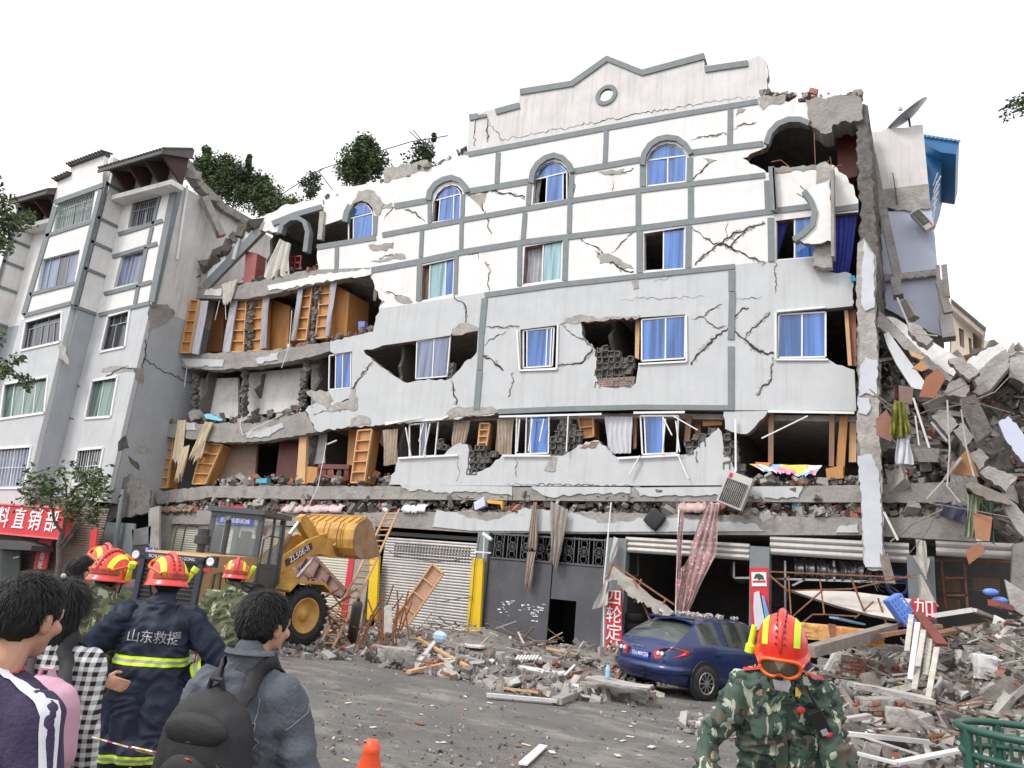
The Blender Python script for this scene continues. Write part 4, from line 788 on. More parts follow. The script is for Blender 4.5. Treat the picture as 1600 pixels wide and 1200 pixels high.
m=MB();panel(m,[(497,725),(546,726),(545,733),(496,732)],.25,.9);m.build('desk_top',wood_d,o)
for q in([(497,733),(510,733),(508,753),(495,754)],[(538,733),(545,733),(542,753),(536,753)]):m=MB();panel(m,q,.3,.85);m.build('pedestal',wood_d,o)
for i,(q,d,mt,lb_)in enumerate([([(1201,645),(1209,645),(1208,729),(1200,727)],.2,wood_b,'left brown door post in the large dark opening at the right'),([(1296,646),(1304,646),(1303,729),(1295,728)],.2,wood_b,'right brown door post in the large dark opening at the right'),([(1312,652),(1325,649),(1318,750),(1306,726)],.3,wood,'slanting orange board right of the right door post'),([(1328,650),(1338,650),(1338,722),(1326,722)],.4,wood_l,'pale board against the leaning white column'),([(1290,732),(1317,727),(1318,747),(1292,750)],.1,wood,'brown box side lying on the ledge beside the bright blanket'),([(1323,486),(1337,483),(1339,572),(1326,571)],.3,mat('reddish_door',(.32,.12,.08),.6),'reddish door beside the large blue window at the right end'),([(1319,484),(1325,485),(1331,571),(1325,571)],.2,wood_l,'thin pale door post beside the large blue window at the right end'),([(989,652),(995,652),(994,700),(989,702)],.3,wood_b,'brown post between white curtain and shattered window'),([(1072,652),(1081,650),(1077,692),(1068,696)],.3,wood_b,'leaning brown post right of the shattered window'),([(1097,648),(1128,648),(1128,664),(1098,666)],.5,wood,'orange board above the rubble heap in the crushed row'),([(1085,655),(1096,650),(1094,690),(1086,680)],.8,wood,'dark orange board behind the rubble heap in the crushed row'),([(993,500),(1000,498),(998,562),(992,558)],.25,wood_l,'pale post at the left side of the blue window in the gap'),([(600,660),(612,665),(600,700),(592,690)],.5,wood_b,'brown board behind the tan curtain')]):
 board(q,d,.07 if i not in(2,4,9)else.2,mt,'wood_board',lb_,'board')
CT=[([(312,470),(325,470),(298,552),(310,554)],-.2,cur_w,'white curtain right of the far left upper shelf'),([(361,470),(372,468),(349,550),(359,550)],.15,cur_w,'white curtain left of the second upper shelf'),([(411,465),(421,464),(408,545),(416,543)],.15,cur_g,'torn grey curtain beside the third upper shelf'),([(467,450),(474,449),(455,532),(461,532)],.12,cur_w,'thin white curtain left of the fourth upper shelf'),([(517,441),(527,440),(509,526),(514,525)],.12,cur_w,'white curtain right of the fifth upper shelf'),([(598,672),(622,670),(600,728),(619,725)],.1,cur_t,'pleated tan curtain at the left end of the crushed window row'),([(708,658),(735,656),(706,698),(727,693)],.25,cur_t,'tan curtain right of the crushed window frame'),([(776,655),(803,655),(776,710),(799,712)],.2,cur_t,'wide tan curtain left of the first shattered window'),([(946,651),(988,651),(950,709),(987,708)],.2,cur_w,'pleated white curtain left of the tall shattered window'),([(1213,350),(1231,348),(1214,405),(1216,404)],.2,cur_b,'blue curtain gathered in the left half of the top right window'),([(1302,336),(1341,332),(1298,424),(1326,430)],.15,cur_b,'long blue curtain in the torn opening beside the hanging wall piece'),([(821,388),(850,383),(819,443),(847,440)],.25,cur_g,'grey curtain in the left half of a white framed window'),([(661,417),(673,414),(660,468),(670,466)],.25,cur_t,'brownish curtain at the left of the window beside the grey band'),([(480,678),(512,678),(478,726),(508,724)],.6,cur_g,'grey translucent curtain behind the upright pale plank'),([(838,283),(846,281),(833,318),(842,318)],.22,cur_g,'small grey curtain in the open half of an arched window'),([(588,430),(597,436),(584,470),(586,470)],.05,cur_t,'brown curtain end at the torn right edge of the upper rooms')]
for i,(q,d,mt,l)in enumerate(CT):
 o=pxcloth('curtain',q,d,mt,folds=5,amp=.045,nx=30,nz=12,seed=i);tag(o,l,'curtain','curtains left in the windows')
for i,(q,d,mt,l,am,jg)in enumerate([([(276,657),(289,656),(268,729),(284,738)],-.12,cur_c,'cream cloth hanging over the left floor edge, left tail',.06,.2),([(284,700),(296,695),(273,757),(283,754)],-.2,cur_c,'long lower tail of cream cloth in front of the orange shelf',.05,.3),([(321,659),(334,660),(293,722),(305,731)],-.14,cur_c,'cream cloth hanging over the left floor edge, right tail',.06,.25),([(436,373),(454,381),(411,438),(451,437)],.0,mat('dirty_white_cloth',(.58,.55,.5),.95,.2,4),'dirty white cloth draped in the top left broken arch',.08,.12),([(346,444),(371,436),(350,478),(357,478)],-.15,mat('dirty_white_cloth',(.6,.55,.5)),'small white cloth hanging from the top left floor edge',.05,.2),([(833,784),(840,785),(823,862),(838,862)],-.2,mat('soiled_drape',(.34,.27,.22),.95,.3,6),'twisted brown drape hanging in front of the grey gate, left one',.04,.1),([(861,783),(887,796),(858,880),(869,896)],-.25,mat('grey_brown_drape',(.33,.29,.26),.95,.2,6),'long pleated grey drape hanging over the gate grille',.05,.1),([(823,862),(838,862),(819,922),(826,927)],-.2,mat('soiled_drape',(.3,.25,.2)),'frayed lower end of the twisted brown drape',.04,.25)]):
 o=pxcloth('hanging_cloth',q,d,mt,folds=3,amp=am,nx=22,nz=18,seed=20+i,jag=jg);tag(o,l,'cloth','cloths hanging from the broken floors')
pink=mat('pink_sheer_curtain',(.50,.33,.33),.9,.3,5,alpha=.62)
# flowers woven into the sheer curtain
t_=pink.node_tree;vo=t_.nodes.new('ShaderNodeTexVoronoi');vo.inputs['Scale'].default_value=9;tcx=t_.nodes.new('ShaderNodeTexCoord');t_.links.new(tcx.outputs['Object'],vo.inputs['Vector'])
ls=t_.nodes.new('ShaderNodeMath');ls.operation='LESS_THAN';ls.inputs[1].default_value=.27;t_.links.new(vo.outputs['Distance'],ls.inputs[0]);b_=t_.nodes['Principled BSDF'];old=b_.inputs['Base Color'].links[0].from_socket
mx_=t_.nodes.new('ShaderNodeMix');mx_.data_type='RGBA';t_.links.new(ls.outputs[0],mx_.inputs[0]);t_.links.new(old,mx_.inputs[6]);mx_.inputs[7].default_value=(.78,.42,.42,1);t_.links.new(mx_.outputs[2],b_.inputs['Base Color'])
ma_=t_.nodes.new('ShaderNodeMapRange');ma_.inputs[3].default_value=.55;ma_.inputs[4].default_value=.92;t_.links.new(ls.outputs[0],ma_.inputs[0]);t_.links.new(ma_.outputs[0],b_.inputs['Alpha'])
o=empty('sheer_curtain',W(1085,960,-.6),'torn pink flowered sheer curtain hanging down to the blue car','curtain')
for i,q in enumerate([[(1104,786),(1123,788),(1080,850),(1119,868)],[(1080,849),(1118,867),(1062,958),(1075,955)],[(1061,798),(1070,800),(1056,905),(1062,905)],[(1056,900),(1080,866),(1056,960),(1062,960)]]):
 P=[W(x,y,-.45-.4*(k>1)*(i>0))for k,(x,y)in enumerate(q)];cloth('sheer_panel',P[0],P[1],P[2],P[3],pink,folds=3.5,amp=.05,nx=26,nz=16,parent=None,seed=40+i,thick=.004)
 c_=COL.objects[-1];c_.parent=o;c_.location=Vector(c_['_o'])-Vector(o['_o'])
m=MB();m.tube([W(1061,797,-.4),W(1058,905,-.5),W(1056,960,-.5)],.03,6);m.build('curtain_pole',white,o)
# cushion, blanket
o=local_root('seat_cushion',W(1023,811,-.14),'dark grey quilted square cushion lying on the beam edge','cushion');o.rotation_euler=(0,math.radians(38),0)
def pillow(w,h,t,n=12,power=.45):
 m=MB();
 for sgn in(-1,1):
  vs=[]
  for j in range(n+1):
   for i in range(n+1):
    u,v=i/n*2-1,j/n*2-1;e=(1-u**4)*(1-v**4);vs.append(Vector((u*w/2*(1-.06*v*v),sgn*t/2*max(0,e)**power,v*h/2*(1-.06*u*u))))
  m.add(vs,[(j*(n+1)+i,j*(n+1)+i+1,(j+1)*(n+1)+i+1,(j+1)*(n+1)+i)for j in range(n)for i in range(n)])
 return m
pillow(.5,.5,.16).build('cushion',mat('charcoal_fabric',(.035,.036,.04),.9,.2,8,bump=.3,bscale=6),o,smooth=True,weld=True)
def patchwork():
 m_=bpy.data.materials.new('patchwork_blanket');m_.use_nodes=True;t=m_.node_tree;b=t.nodes['Principled BSDF'];b.inputs['Roughness'].default_value=.9
 tc=t.nodes.new('ShaderNodeTexCoord');mp=t.nodes.new('ShaderNodeMapping');mp.inputs['Scale'].default_value=(3.2,2,3.2);mp.inputs['Rotation'].default_value=(0,.25,0)
 sn=t.nodes.new('ShaderNodeVectorMath');sn.operation='FLOOR';wn=t.nodes.new('ShaderNodeTexWhiteNoise');cr_=t.nodes.new('ShaderNodeValToRGB');cr_.color_ramp.interpolation='CONSTANT'
 t.links.new(tc.outputs['Object'],mp.inputs[0]);t.links.new(mp.outputs[0],sn.inputs[0]);t.links.new(sn.outputs[0],wn.inputs['Vector']);t.links.new(wn.outputs['Value'],cr_.inputs[0])
 cs=[(0,(.75,.75,.75)),(.25,(.8,.3,.5)),(.42,(.25,.5,.75)),(.58,(.8,.55,.12)),(.72,(.75,.75,.7)),(.85,(.85,.45,.6))]
 e=cr_.color_ramp.elements;e[0].color=(*cs[0][1],1);e[1].position=cs[1][0];e[1].color=(*cs[1][1],1)
 for p,c in cs[2:]:x=e.new(p);x.color=(*c,1)
 t.links.new(cr_.outputs[0],b.inputs['Base Color']);return m_
a=[W(1172,725,.1),W(1283,727,.1),W(1195,738,-.12),W(1270,748,-.12)]
o=cloth('blanket',a[0],a[1],a[2],a[3],patchwork(),folds=3,amp=.07,nx=30,nz=12,seed=77,jag=.35,thick=.03);tag(o,'bright pink, blue and yellow patterned blanket crumpled on the ledge of the large opening','blanket')
# small litter on ledges, named single things
for q,d,c,l in[([(318,648),(325,646),(348,655),(345,658),(322,654)],-.05,(.25,.6,.75),'light blue bundle lying on the left floor edge rubble'),([(400,748),(417,747),(416,755),(399,754)],0,(.08,.4,.5),'turquoise box on the lower left ledge'),([(740,785),(756,776),(758,790),(742,797)],-.15,(.62,.65,.8),'white and blue cloth bundle on the shop roof ledge'),([(760,781),(785,783),(784,797),(782,788),(762,786)],-.15,(.75,.42,.08),'orange board fragment on the shop roof ledge'),([(1580-343,787),(1253,787),(1253,798),(1238,797)],.1,(.12,.35,.5),'blue box stuck in the rubble under the right beam'),([(1328,432),(1335,430),(1338,438),(1330,440)],-.05,(.05,.35,.6),'small blue bag at the foot of the long blue curtain'),([(1180,722),(1205,723),(1200,729),(1182,728)],.05,(.75,.25,.05),'orange cloth beside the bright blanket'),([(560,502),(570,502),(568,517),(560,516)],.5,(.2,.25,.6),'blue stool standing at the torn edge of the upper room')]:
 m=MB();panel(m,q,d,d+.2);tag(m.build('bundle',mat('b'+l[:9],c,.8,.2,8)),l,'bundle')
o=empty('fallen_roof_panel',W(350,400,-.1),'tilted roof panel with grey trim collapsed diagonally at the top left corner','roof panel')
m=MB();panel(m,[(398,350,1),(413,346,1),(405,362),(318,450),(297,449,1),(298,436,1),(312,412,1),(345,385,1),(375,362,1)],-.05,.25);m.build('slab',conc_l,o)
m=MB();band(m,[(404,360),(385,380),(320,447)],12,-.12,-.06);m.build('trim',band_m,o)
m=MB();panel(m,[(390,358,1),(398,362),(372,385),(360,385,1),(372,368,1)],-.07,-.052);m.build('plaster',white_pl,o)
m=MB();panel(m,[(340,405,1),(352,400),(352,412),(322,440,1),(325,425,1)],-.07,-.052);m.build('plaster',white_pl,o)
m=MB();band(m,[(372,372),(364,405)],5,-.2,-.13);m.build('loose_strip',cur_w,o)
for i in range(10):
 t=i/9;m=MB();m.chunk(W(300+100*t+random.uniform(-4,4),440-95*t+random.uniform(-4,4),-.05),(.6,.4,.35));m.build('broken_rim',conc_d,o)
o=empty('broken_arch_panel',W(440,390,-.1),'broken white wall panel with a grey arch above the dirty white cloth','wall panel')
m=MB();panel(m,[(412,338,1),(440,322,1),(480,314,1),(503,311),(506,323),(480,330),(455,336),(443,345),(436,362,1),(425,363,1),(407,358,1)],-.02,.22);m.build('wall',white_pl,o)
m=MB();band(m,[(425,349),(460,335),(502,323)],8,-.1,-.025);m.build('trim',band_m,o)
m=MB();band(m,[(436,364),(440,350),(452,341),(465,340),(475,346),(480,362),(476,393)],7,-.14,.1);m.build('arch',band_m,o)
m=MB();band(m,[(503,330),(499,374)],7,-.1,.05);m.build('loose_trim',conc_l,o)
board([(384,392),(402,396),(397,440),(380,444)],.1,.5,mat('faded_red_cabinet',(.34,.11,.10),.7),'red_cabinet','faded red cabinet among the top left wreckage','cabinet')
o=empty('red_chair',W(460,420,.3),'small red wooden chair frame beside the dirty white cloth','chair');m=MB()
for a,b in[((453,402),(471,400)),((453,402),(453,422)),((471,400),(469,418)),((462,401),(461,420)),((453,412),(470,410)),((453,422),(470,419))]:m.bar(W(*a,.3),W(*b,.3),.05)
m.build('chair_frame',mat('bright_red_wood',(.35,.03,.03),.5),o)
# light post and tie bars
m=MB();m.tube([W(510,692,-.3),W(497,760,-.35),W(478,800,-.4)],.014,5);m.tube([W(526,688,-.3),W(512,694,-.3)],.03,5);tag(m.build('hanging_string',white),'white cord hanging with a bracket across the lower left ledges','cord')
m=MB()
for l in[[(456,485),(452,540),(440,575)],[(343,470),(336,500)],[(378,650),(375,665),(379,680),(400,668),(437,650)],[(292,575),(288,605)],[(352,470),(353,500)]]:m.tube([W(x,y,-.15)for x,y in l],.012,4)
tag(m.build('dangling_wires',white),'thin pale wires dangling in front of the left open rooms','wires',kind='stuff')
# ================= shops =================
z=lambda x,y,d=0.:W(x,y,d).z
shutter(W(252,900).x,W(312,900).x,.03,2.95,.12,sh_c,'roller_shutter','cream roller shutter behind the loader cab, leftmost of the cream ones',group='roller shutters')
shutter(W(332,900).x,W(541,900).x,.03,2.95,.12,sh_c,'roller_shutter','cream roller shutter under the raised yellow bucket',group='roller shutters')
o=empty('grey_roller_shutter',W(662,1000,.1),'closed grey roller shutter between the two yellow panels','shutter','roller shutters')
xa,xb=W(592,900).x,W(738,900).x;shutter(xa,xb,.03,2.82,.1,sh_g,'slats','',parent=o)
m=MB()
for r_ in range(5):
 for i in range(26):m.box((xa+.45+(xb-xa-.7)*i/25,.072,2.25+r_*.1),(.07,.012,.03))
m.build('slots',black,o);m=MB();m.box(((xa+xb)/2,.12,2.95),(xb-xa,.1,.12));m.build('gap_shade',black,o)  # black bar paints the dark gap above the slats, not a housing
for i,(x0,x1,mt,l)in enumerate([(541,550,red,'narrow red shop post under the yellow bucket'),(551,576,conc,'grey shop post behind the ladder'),(740,758,band_m,'grey shop post right of the yellow panel'),(944,976,band_m,'grey shop post behind the four character sign'),(1171,1202,band_m,'grey shop post above the red poster sign'),(1418,1461,band_m,'wide grey shop post with torn cloth near the right end'),(232,250,conc,'cracked grey shop post beside the blue sign')]):
 a,b=W(x0,900,-.05).x,W(x1,900,-.05).x;m=MB();m.box(((a+b)/2,.1,1.62),(b-a,.3,3.2));tag(m.build('shop_post',mt),l,'post','posts between the shops')
for i,(q,l)in enumerate([([(578,872),(592,868),(587,968),(573,968)],'yellow panel behind the ladder'),([(738,873),(755,873),(748,1006),(727,1002)],'yellow panel right of the closed grey shutter')]):
 m=MB();panel(m,q,-.2,-.1);tag(m.build('yellow_panel',yel),l,'panel','yellow shop panels')
o=empty('metal_gate',W(850,1018,0),'tall dark grey double gate with ornamental grille and open wicket door','gate')
gmt=mat('gate_paint',(.085,.085,.098),.6,.25,1.5,stain=(.13,.12,.125))
GX0,GX1=W(759,950,0).x,W(944,950,0).x;DX0,DX1=W(857,980,0).x,W(898,980,0).x;gt=z(850,880);dt=z(877,937)
m=MB();m.box(((GX0+DX0)/2-.03,.03,gt/2),(DX0-GX0-.02,.05,gt));m.build('gate_leaf',gmt,o)
m=MB();fr=[[Vector(p)for p in((DX0,0,dt),(DX1,0,dt),(DX1,0,0),(GX1,0,0),(GX1,0,gt),(DX0,0,gt))]];m.prism(fr,[[p+Vector((0,.05,0))for p in fr[0]]]);m.build('gate_leaf',gmt,o)
m=MB()
zt=z(850,836)
for zz in(gt+.04,zt-.05):m.bar((GX0,0,zz),(GX1,0,zz),.05)
n=8
for i in range(n):
 x=GX0+.25+(GX1-GX0-.5)*i/(n-1);hw=.16 if i!=4 else.3
 for s in(-1,1):m.bar((x+s*hw,0,gt),(x+s*hw,0,zt),.028)
 zc=(gt+zt)/2;hh=(zt-gt)
 for k in(-1,0,1):
  c=Vector((x,0,zc+k*hh*.27));r_=hw*.8 if k==0 else hw*.6;m.tube([c+Vector((r_*math.cos(a_*math.pi/6),0,r_*1.1*math.sin(a_*math.pi/6)))for a_ in range(13)],.012,4)
 for a_ in range(4):d_=Vector((math.cos(a_*math.pi/4),0,math.sin(a_*math.pi/4)))*hw*.8;m.bar(Vector((x,0,zc))-d_,Vector((x,0,zc))+d_,.014)
m.build('grille',mat('grille_iron',(.10,.10,.105),.6),o)
m=MB();rnd=random.Random(4)
for i in range(46):
 x,y=rnd.choice([(840,955),(842,950),(838,962),(785,945),(795,943),(788,957),(820,950)]);x+=rnd.uniform(-9,9);y+=rnd.uniform(-6,9)
 if x>851:continue
 p=W(x,y,-.003);m.box(p,(rnd.uniform(.02,.12),.004,rnd.uniform(.01,.035)))
m.build('paper_scraps',white,o)
# door and shutters of the right shops
for i,(x0,x1,yt,yb,l)in enumerate([(977,1171,846,866,'half raised roller shutter above the blue car'),(1203,1420,845,870,'half raised roller shutter behind the leaning white column'),(1462,1585,848,868,'half raised roller shutter at the far right')]):
 a,b=W(x0,850,0).x,W(x1,850,0).x;shutter(a,b,z((x0+x1)/2,yb+3),z((x0+x1)/2,yt-2),.02,sh_g,'half_open_shutter',l,s=.13,amp=.035,group='half raised shutters')
post_sign('shop_post_sign',[(947,922),(971,921),(972,1030),(947,1031)],-.35,['四','轮','定','位'],'tall red sign with four large white characters beside the gate',size=.46)
o=post_sign('poster_sign',[(1171,887),(1200,887),(1203,990),(1174,990)],-.4,[],'red poster sign with a white emblem panel and torn paper above the helmet')
m=MB();panel(m,[(1174,894),(1197,894),(1198,916),(1175,916)],-.42,-.405);m.build('emblem_panel',white,o)
m=MB();panel(m,[(1178,904),(1180,897),(1186,896),(1192,899),(1194,906),(1189,904),(1186,907),(1183,903)],-.435,-.425);m.build('emblem',mat('dark_green_emblem',(.03,.09,.07),.7),o)
m=MB();panel(m,[(1176,907),(1196,907),(1196,910),(1176,910)],-.43,-.422);m.build('emblem_bar',red,o)
m=MB();panel(m,[(1178,926),(1186,923),(1190,945),(1196,975),(1180,988),(1177,950)],-.45,-.43);m.build('torn_paper',cur_w,o);m=MB();panel(m,[(1190,930),(1194,932),(1203,965),(1202,985),(1197,975)],-.47,-.452);m.build('blue_strip',mat('sky_blue_sheet',(.12,.38,.75),.5),o)
post_sign('red_panel_sign',[(1424,935),(1464,942),(1462,968),(1426,962)],-.35,['加'],'red sign with one white character half buried behind the blue crate',size=.42)
# racks with wheel rims, tubes, tyres inside the right shops
o=empty('wheel_rack',W(1300,1010,.9),'white steel rack standing in the dark shop behind the fallen awning','rack');m=MB()
for a,b in[((1172,903),(1430,911)),((1227,876),(1227,960)),((1303,876),(1304,908)),((1147,878),(1147,903)),((997,868),(997,900)),((978,900),(997,900)),((1148,903),(1172,903)),((1238,915),(1258,905))]:m.bar(W(*a,.9),W(*b,.9),.05)
m.build('frame',steel,o)
def rim(c,r,w,tilt,label):
 o=local_root('alloy_wheel',c,label,'wheel rim','wheel rims on the rack');R=Matrix.Rotation(math.radians(90),3,'Y');o.rotation_euler=(0,0,tilt)
 m=MB();m.lathe([(r*.25,-w/2),(r*.8,-w/2+.02),(r,-w/2),(r,-w/2+.02),(r*.88,-w/2+.06),(r*.82,0),(r*.88,w/2-.06),(r,w/2-.02),(r,w/2),(r*.86,w/2)],n=24,R=R);return m.build('rim',steel,o,smooth=True)
for i,(x,y)in enumerate([(1247,888),(1262,888),(1278,889),(1293,893),(1317,893),(1338,892)]):rim(W(x,y,1.),.26,.22,math.radians(15+(i*37)%30),['leftmost','second','third','fourth','fifth','rightmost'][i]+' silver wheel rim in the row on the rack')
def tyre(name,c,r,w,mt,label,cat,R=None,group=None):
 o=local_root(name,c,label,cat,group);m=MB();k=w/2
 m.lathe([(r*.62,-k*.8),(r*.8,-k),(r*.96,-k*.8),(r,-k*.4),(r,k*.4),(r*.96,k*.8),(r*.8,k),(r*.62,k*.8),(r*.62,-k*.8)],n=28,R=R);m.build('ring',mt,o,smooth=True);return o
RX=Matrix.Rotation(math.radians(90),3,'X')
bt=mat('blue_rubber_tube',(.03,.05,.16),.4,.2,4)
for i,(x,y,l)in enumerate([(1404,892,'upper blue inner tube hanging behind the snapped column end'),(1403,915,'lower blue inner tube hanging behind the snapped column end')]):tyre('inner_tube',W(x,y,.3),.27,.2,bt,l,'inner tube',RX,'blue inner tubes')
for i in range(5):tyre('car_tyre',W(986,1028-i*16,.45),.34,.22,rub,['lowest','second lowest','middle','second highest','topmost'][i]+' black tyre of the stack right of the four character sign','tyre',None,'stacked tyres')
for x,y,l in[(1160,893,'dark tyre hanging in the frame above the blue car'),(1213,885,'dark tyre hanging at the top left of the right shop'),(1213,930,'dark tyre low on the rack of the right shop')]:tyre('car_tyre',W(x,y,1.),.32,.2,rub,l,'tyre',RX)
o=empty('cage_rack',W(1500,960,.8),'rusty rack of crates in the dark shop at the far right','rack');m=MB()
for a,b in[((1458,875),(1580,878)),((1471,878),(1478,950)),((1507,880),(1512,955)),((1474,903),(1508,903)),((1476,930),(1511,930))]:m.bar(W(*a,.6),W(*b,.6),.045)
m.build('frame',rust,o)
for q in[[(1466,905),(1500,903),(1500,925),(1467,926)],[(1520,903),(1560,900),(1562,925),(1522,926)],[(1466,935),(1500,934),(1500,955),(1467,955)]]:
 m=MB();a,b=W(*q[0],.9),W(*q[2],.9);nx2,nz2=9,5
 for i in range(nx2+1):m.bar((a.x+(b.x-a.x)*i/nx2,.9,a.z),(a.x+(b.x-a.x)*i/nx2,.9,b.z),.015)
 for i in range(nz2+1):m.bar((a.x,.9,a.z+(b.z-a.z)*i/nz2),(b.x,.9,a.z+(b.z-a.z)*i/nz2),.015)
 m.build('crate',wood_b,o)
tarp=mat('dirty_tarp',(.33,.30,.27),.8,.3,3,bump=.3)
o=empty('torn_awning',W(1000,960,-1),'torn grey awning slanting from the post down to the blue car with a rusty frame','awning')
a=[W(957,882,-.4),W(1052,956,-1.2),W(944,903,-1.2),W(1040,972,-2.)];c_=cloth('awning_cloth',*a,tarp,folds=2,amp=.06,nx=30,nz=8,seed=5,jag=.25,out=Vector((0,-.3,.9)));c_.parent=o;c_.location=Vector(c_['_o'])-Vector(o['_o'])
m=MB()
for a,b,d1,d2 in[((957,880),(1054,945),-.4,-1.2),((990,905),(1018,975),-.8,-1.6),((1002,905),(992,938),-.7,-1.),((1040,937),(1020,975),-1.1,-1.5),((957,880),(947,905),-.4,-1.2),((990,940),(1012,938),-.9,-1)]:m.bar(W(*a,d1),W(*b,d2),.035)
m.build('frame',rust,o)
a=[W(958,838,-.25),W(968,842,-.25),W(952,880,-.3),W(958,878,-.3)];c_=cloth('torn_strip',*a,mat('pale_tarp',(.5,.49,.47),.8),folds=1,amp=.04,nx=8,nz=10,seed=6);c_.parent=o;c_.location=Vector(c_['_o'])-Vector(o['_o'])
a=[W(947,900,-.5),W(952,908,-.5),W(927,952,-.6),W(950,945,-.5)];c_=cloth('torn_strip',*a,mat('pale_tarp',(.5,.49,.47)),folds=1,amp=.05,nx=10,nz=10,seed=7);c_.parent=o;c_.location=Vector(c_['_o'])-Vector(o['_o'])
m=MB();m.tube([W(955,785,-.3),W(949,850,-.3),W(944,905,-.35),W(943,1020,-.4)],.022,6);tag(m.build('white_pole',white),'thin white pole hanging down the post beside the gate','pole')
o=empty('fallen_awning',W(1330,960,-1.2),'fallen cream awning board with rusty truss in the right shop opening','awning')
m=MB();fr=[W(1236,922,-.8),W(1330,924,-.8),W(1424,936,-.9),W(1405,968,-1.6),W(1360,960,-1.5),W(1300,944,-1.2)];m.prism([fr],[[p+Vector((0,.12,-.05))for p in fr]]);m.build('awning_board',mat('cream_awning',(.5,.47,.43),.7,.2,3),o)
m=MB()
for a,b in[((1200,893),(1430,903)),((1200,897),(1230,922)),((1225,923),(1330,920)),((1330,920),(1430,898)),((1281,905),(1288,960)),((1330,903),(1350,955)),((1288,960),(1340,963)),((1240,962),(1288,920)),((1240,985),(1270,960)),((1270,960),(1288,960)),((1336,966),(1365,940)),((1232,900),(1236,960)),((1372,935),(1385,975))]:m.bar(W(*a,-1.3),W(*b,-1.5),.03)
m.build('truss',rust,o)
o=empty('torn_post_cloth',W(1440,905,-.3),'torn cream cloth knotted round the wide grey post','cloth')
for q in([(1432,842),(1445,845),(1430,870),(1452,885)],[(1428,868),(1452,872),(1444,905),(1449,907)],[(1436,900),(1438,898),(1434,940),(1490-22,948)]):
 a=[W(x,y,-.3)for x,y in q];c_=cloth('cloth_fold',*a,mat('cream_tarp',(.55,.52,.46),.85),folds=1.5,amp=.05,nx=12,nz=10,seed=8);c_.parent=o;c_.location=Vector(c_['_o'])-Vector(o['_o'])
m=MB();m.bar(W(1380,865,-.5),W(1392,912,-.7),.2,.06);tag(m.build('hanging_board',timber),'narrow board hanging beside the end of the white column','board')
# cables along the grey shutter
m=MB();m.tube([W(592,852,-.3),W(620,868,-.4),(W(680,878,-.4)),W(740,873,-.3)],.014,5);m.tube([W(750,838,-.3),W(742,880,-.25),W(738,935,-.25),W(730,1000,-.25)],.012,5);m.tube([W(690,940,-.3),W(738,932,-.25)],.012,5);tag(m.build('loose_cable',iron),'loose dark cables sagging across the grey shutter and yellow panel','cable')
m=MB();m.tube([W(757,838,-.5),W(755,872,-.5)],.02,6);m.tube([W(755,834,-.5),W(768,843,-.6)],.05,6);m.bar(W(742,862,-.4),W(767,864,-.4),.04);tag(m.build('broken_lamp_bracket',white),'broken white lamp bracket beside the gate grille','lamp bracket')
# ================= wheel loader =================
lo_y=mat('loader_yellow',(.56,.31,.07),.55,.3,3,bump=.1,bscale=30,stain=(.27,.17,.09));lo_t=mat('loader_tan',(.44,.27,.13),.6,.15,3);lo_d=mat('loader_dark',(.035,.042,.06),.5,.2,4);cabm=mat('cab_grey',(.085,.095,.10),.5,.15,4)
seeglass=mat('cab_glass',(.5,.55,.55),.05,.05,1,alpha=.22)
LH=math.radians(111);LS=.80
c0=G(461,1008);RL=Matrix.Rotation(LH,3,'Z');ART=Matrix.Translation((.45,0,0))@Matrix.Rotation(math.radians(-25),4,'Z')@Matrix.Translation((-.45,0,0));org=c0-RL@(ART@Vector((1.55,-1.08,0))*LS);org.z=0
ld=local_root('wheel_loader',org,'yellow wheel loader with its bucket raised beside the ladder','wheel loader',rz=LH);ld.scale=(LS,LS,LS)
def wheel(parent,x,y,r,w,rimc,name='wheel',lug=True):
 R=Matrix.Rotation(math.radians(90),3,'X');m=MB();k=w/2
 m.lathe([(r*.58,-k*.8),(r*.75,-k),(r*.93,-k*.85),(r*.97,-k*.4),(r*.97,k*.4),(r*.93,k*.85),(r*.75,k),(r*.58,k*.8)],(x,y,r),32,R=R)
 if lug:
  for i in range(26):
   a=i*2*math.pi/26
   for s in(-1,1):
    aa=a+(s>0)*.12;p=Vector((x+r*.975*math.cos(aa),y+s*k*.5,r+r*.975*math.sin(aa)));m.box(p,(.05,k*.95,.11),Matrix.Rotation(-aa,3,'Y')@Matrix.Rotation(s*.5,3,'X'))
 t=m.build(name,rub,parent,smooth=False)
 m=MB();sg=-1 if y<0 else 1
 m.lathe([(0,-.02),(r*.18,-.02),(r*.2,.03),(r*.34,.05),(r*.5,.0),(r*.55,-.08),(r*.6,-.1),(r*.6,.1)],(x,y+sg*(k-.12),r),24,R=Matrix.Rotation(math.radians(90)*sg,3,'X'));m.build('rim',rimc,t,smooth=True)
 return t
for x in(1.55,-1.6):
 MB.XF=ART if x>0 else None
 for y in(-1.08,1.08):wheel(ld,x,y,.8,.56,lo_y)
MB.XF=None
m=MB();m.prism([[Vector((-3.3,-.78,1.05)),Vector((-3.3,-.78,2.02)),Vector((-3.1,-.78,2.16)),Vector((-.75,-.78,2.22)),Vector((-.75,-.78,1.05))]],[[Vector((-3.3,.78,1.05)),Vector((-3.3,.78,2.02)),Vector((-3.1,.78,2.16)),Vector((-.75,.78,2.22)),Vector((-.75,.78,1.05))]]);m.build('hood',lo_t,ld)
m=MB()
for zz in(1.25,1.5,1.75):m.box((-2.7+.0*zz,-.79,zz),(.01,.01,.01))
for i in range(3):m.box((-1.4,-.785,1.7+i*.07),(.35,.02,.03));m.box((-2.2,-.785,1.9+i*.05),(.16,.02,.02))
m.build('vents',black,ld)
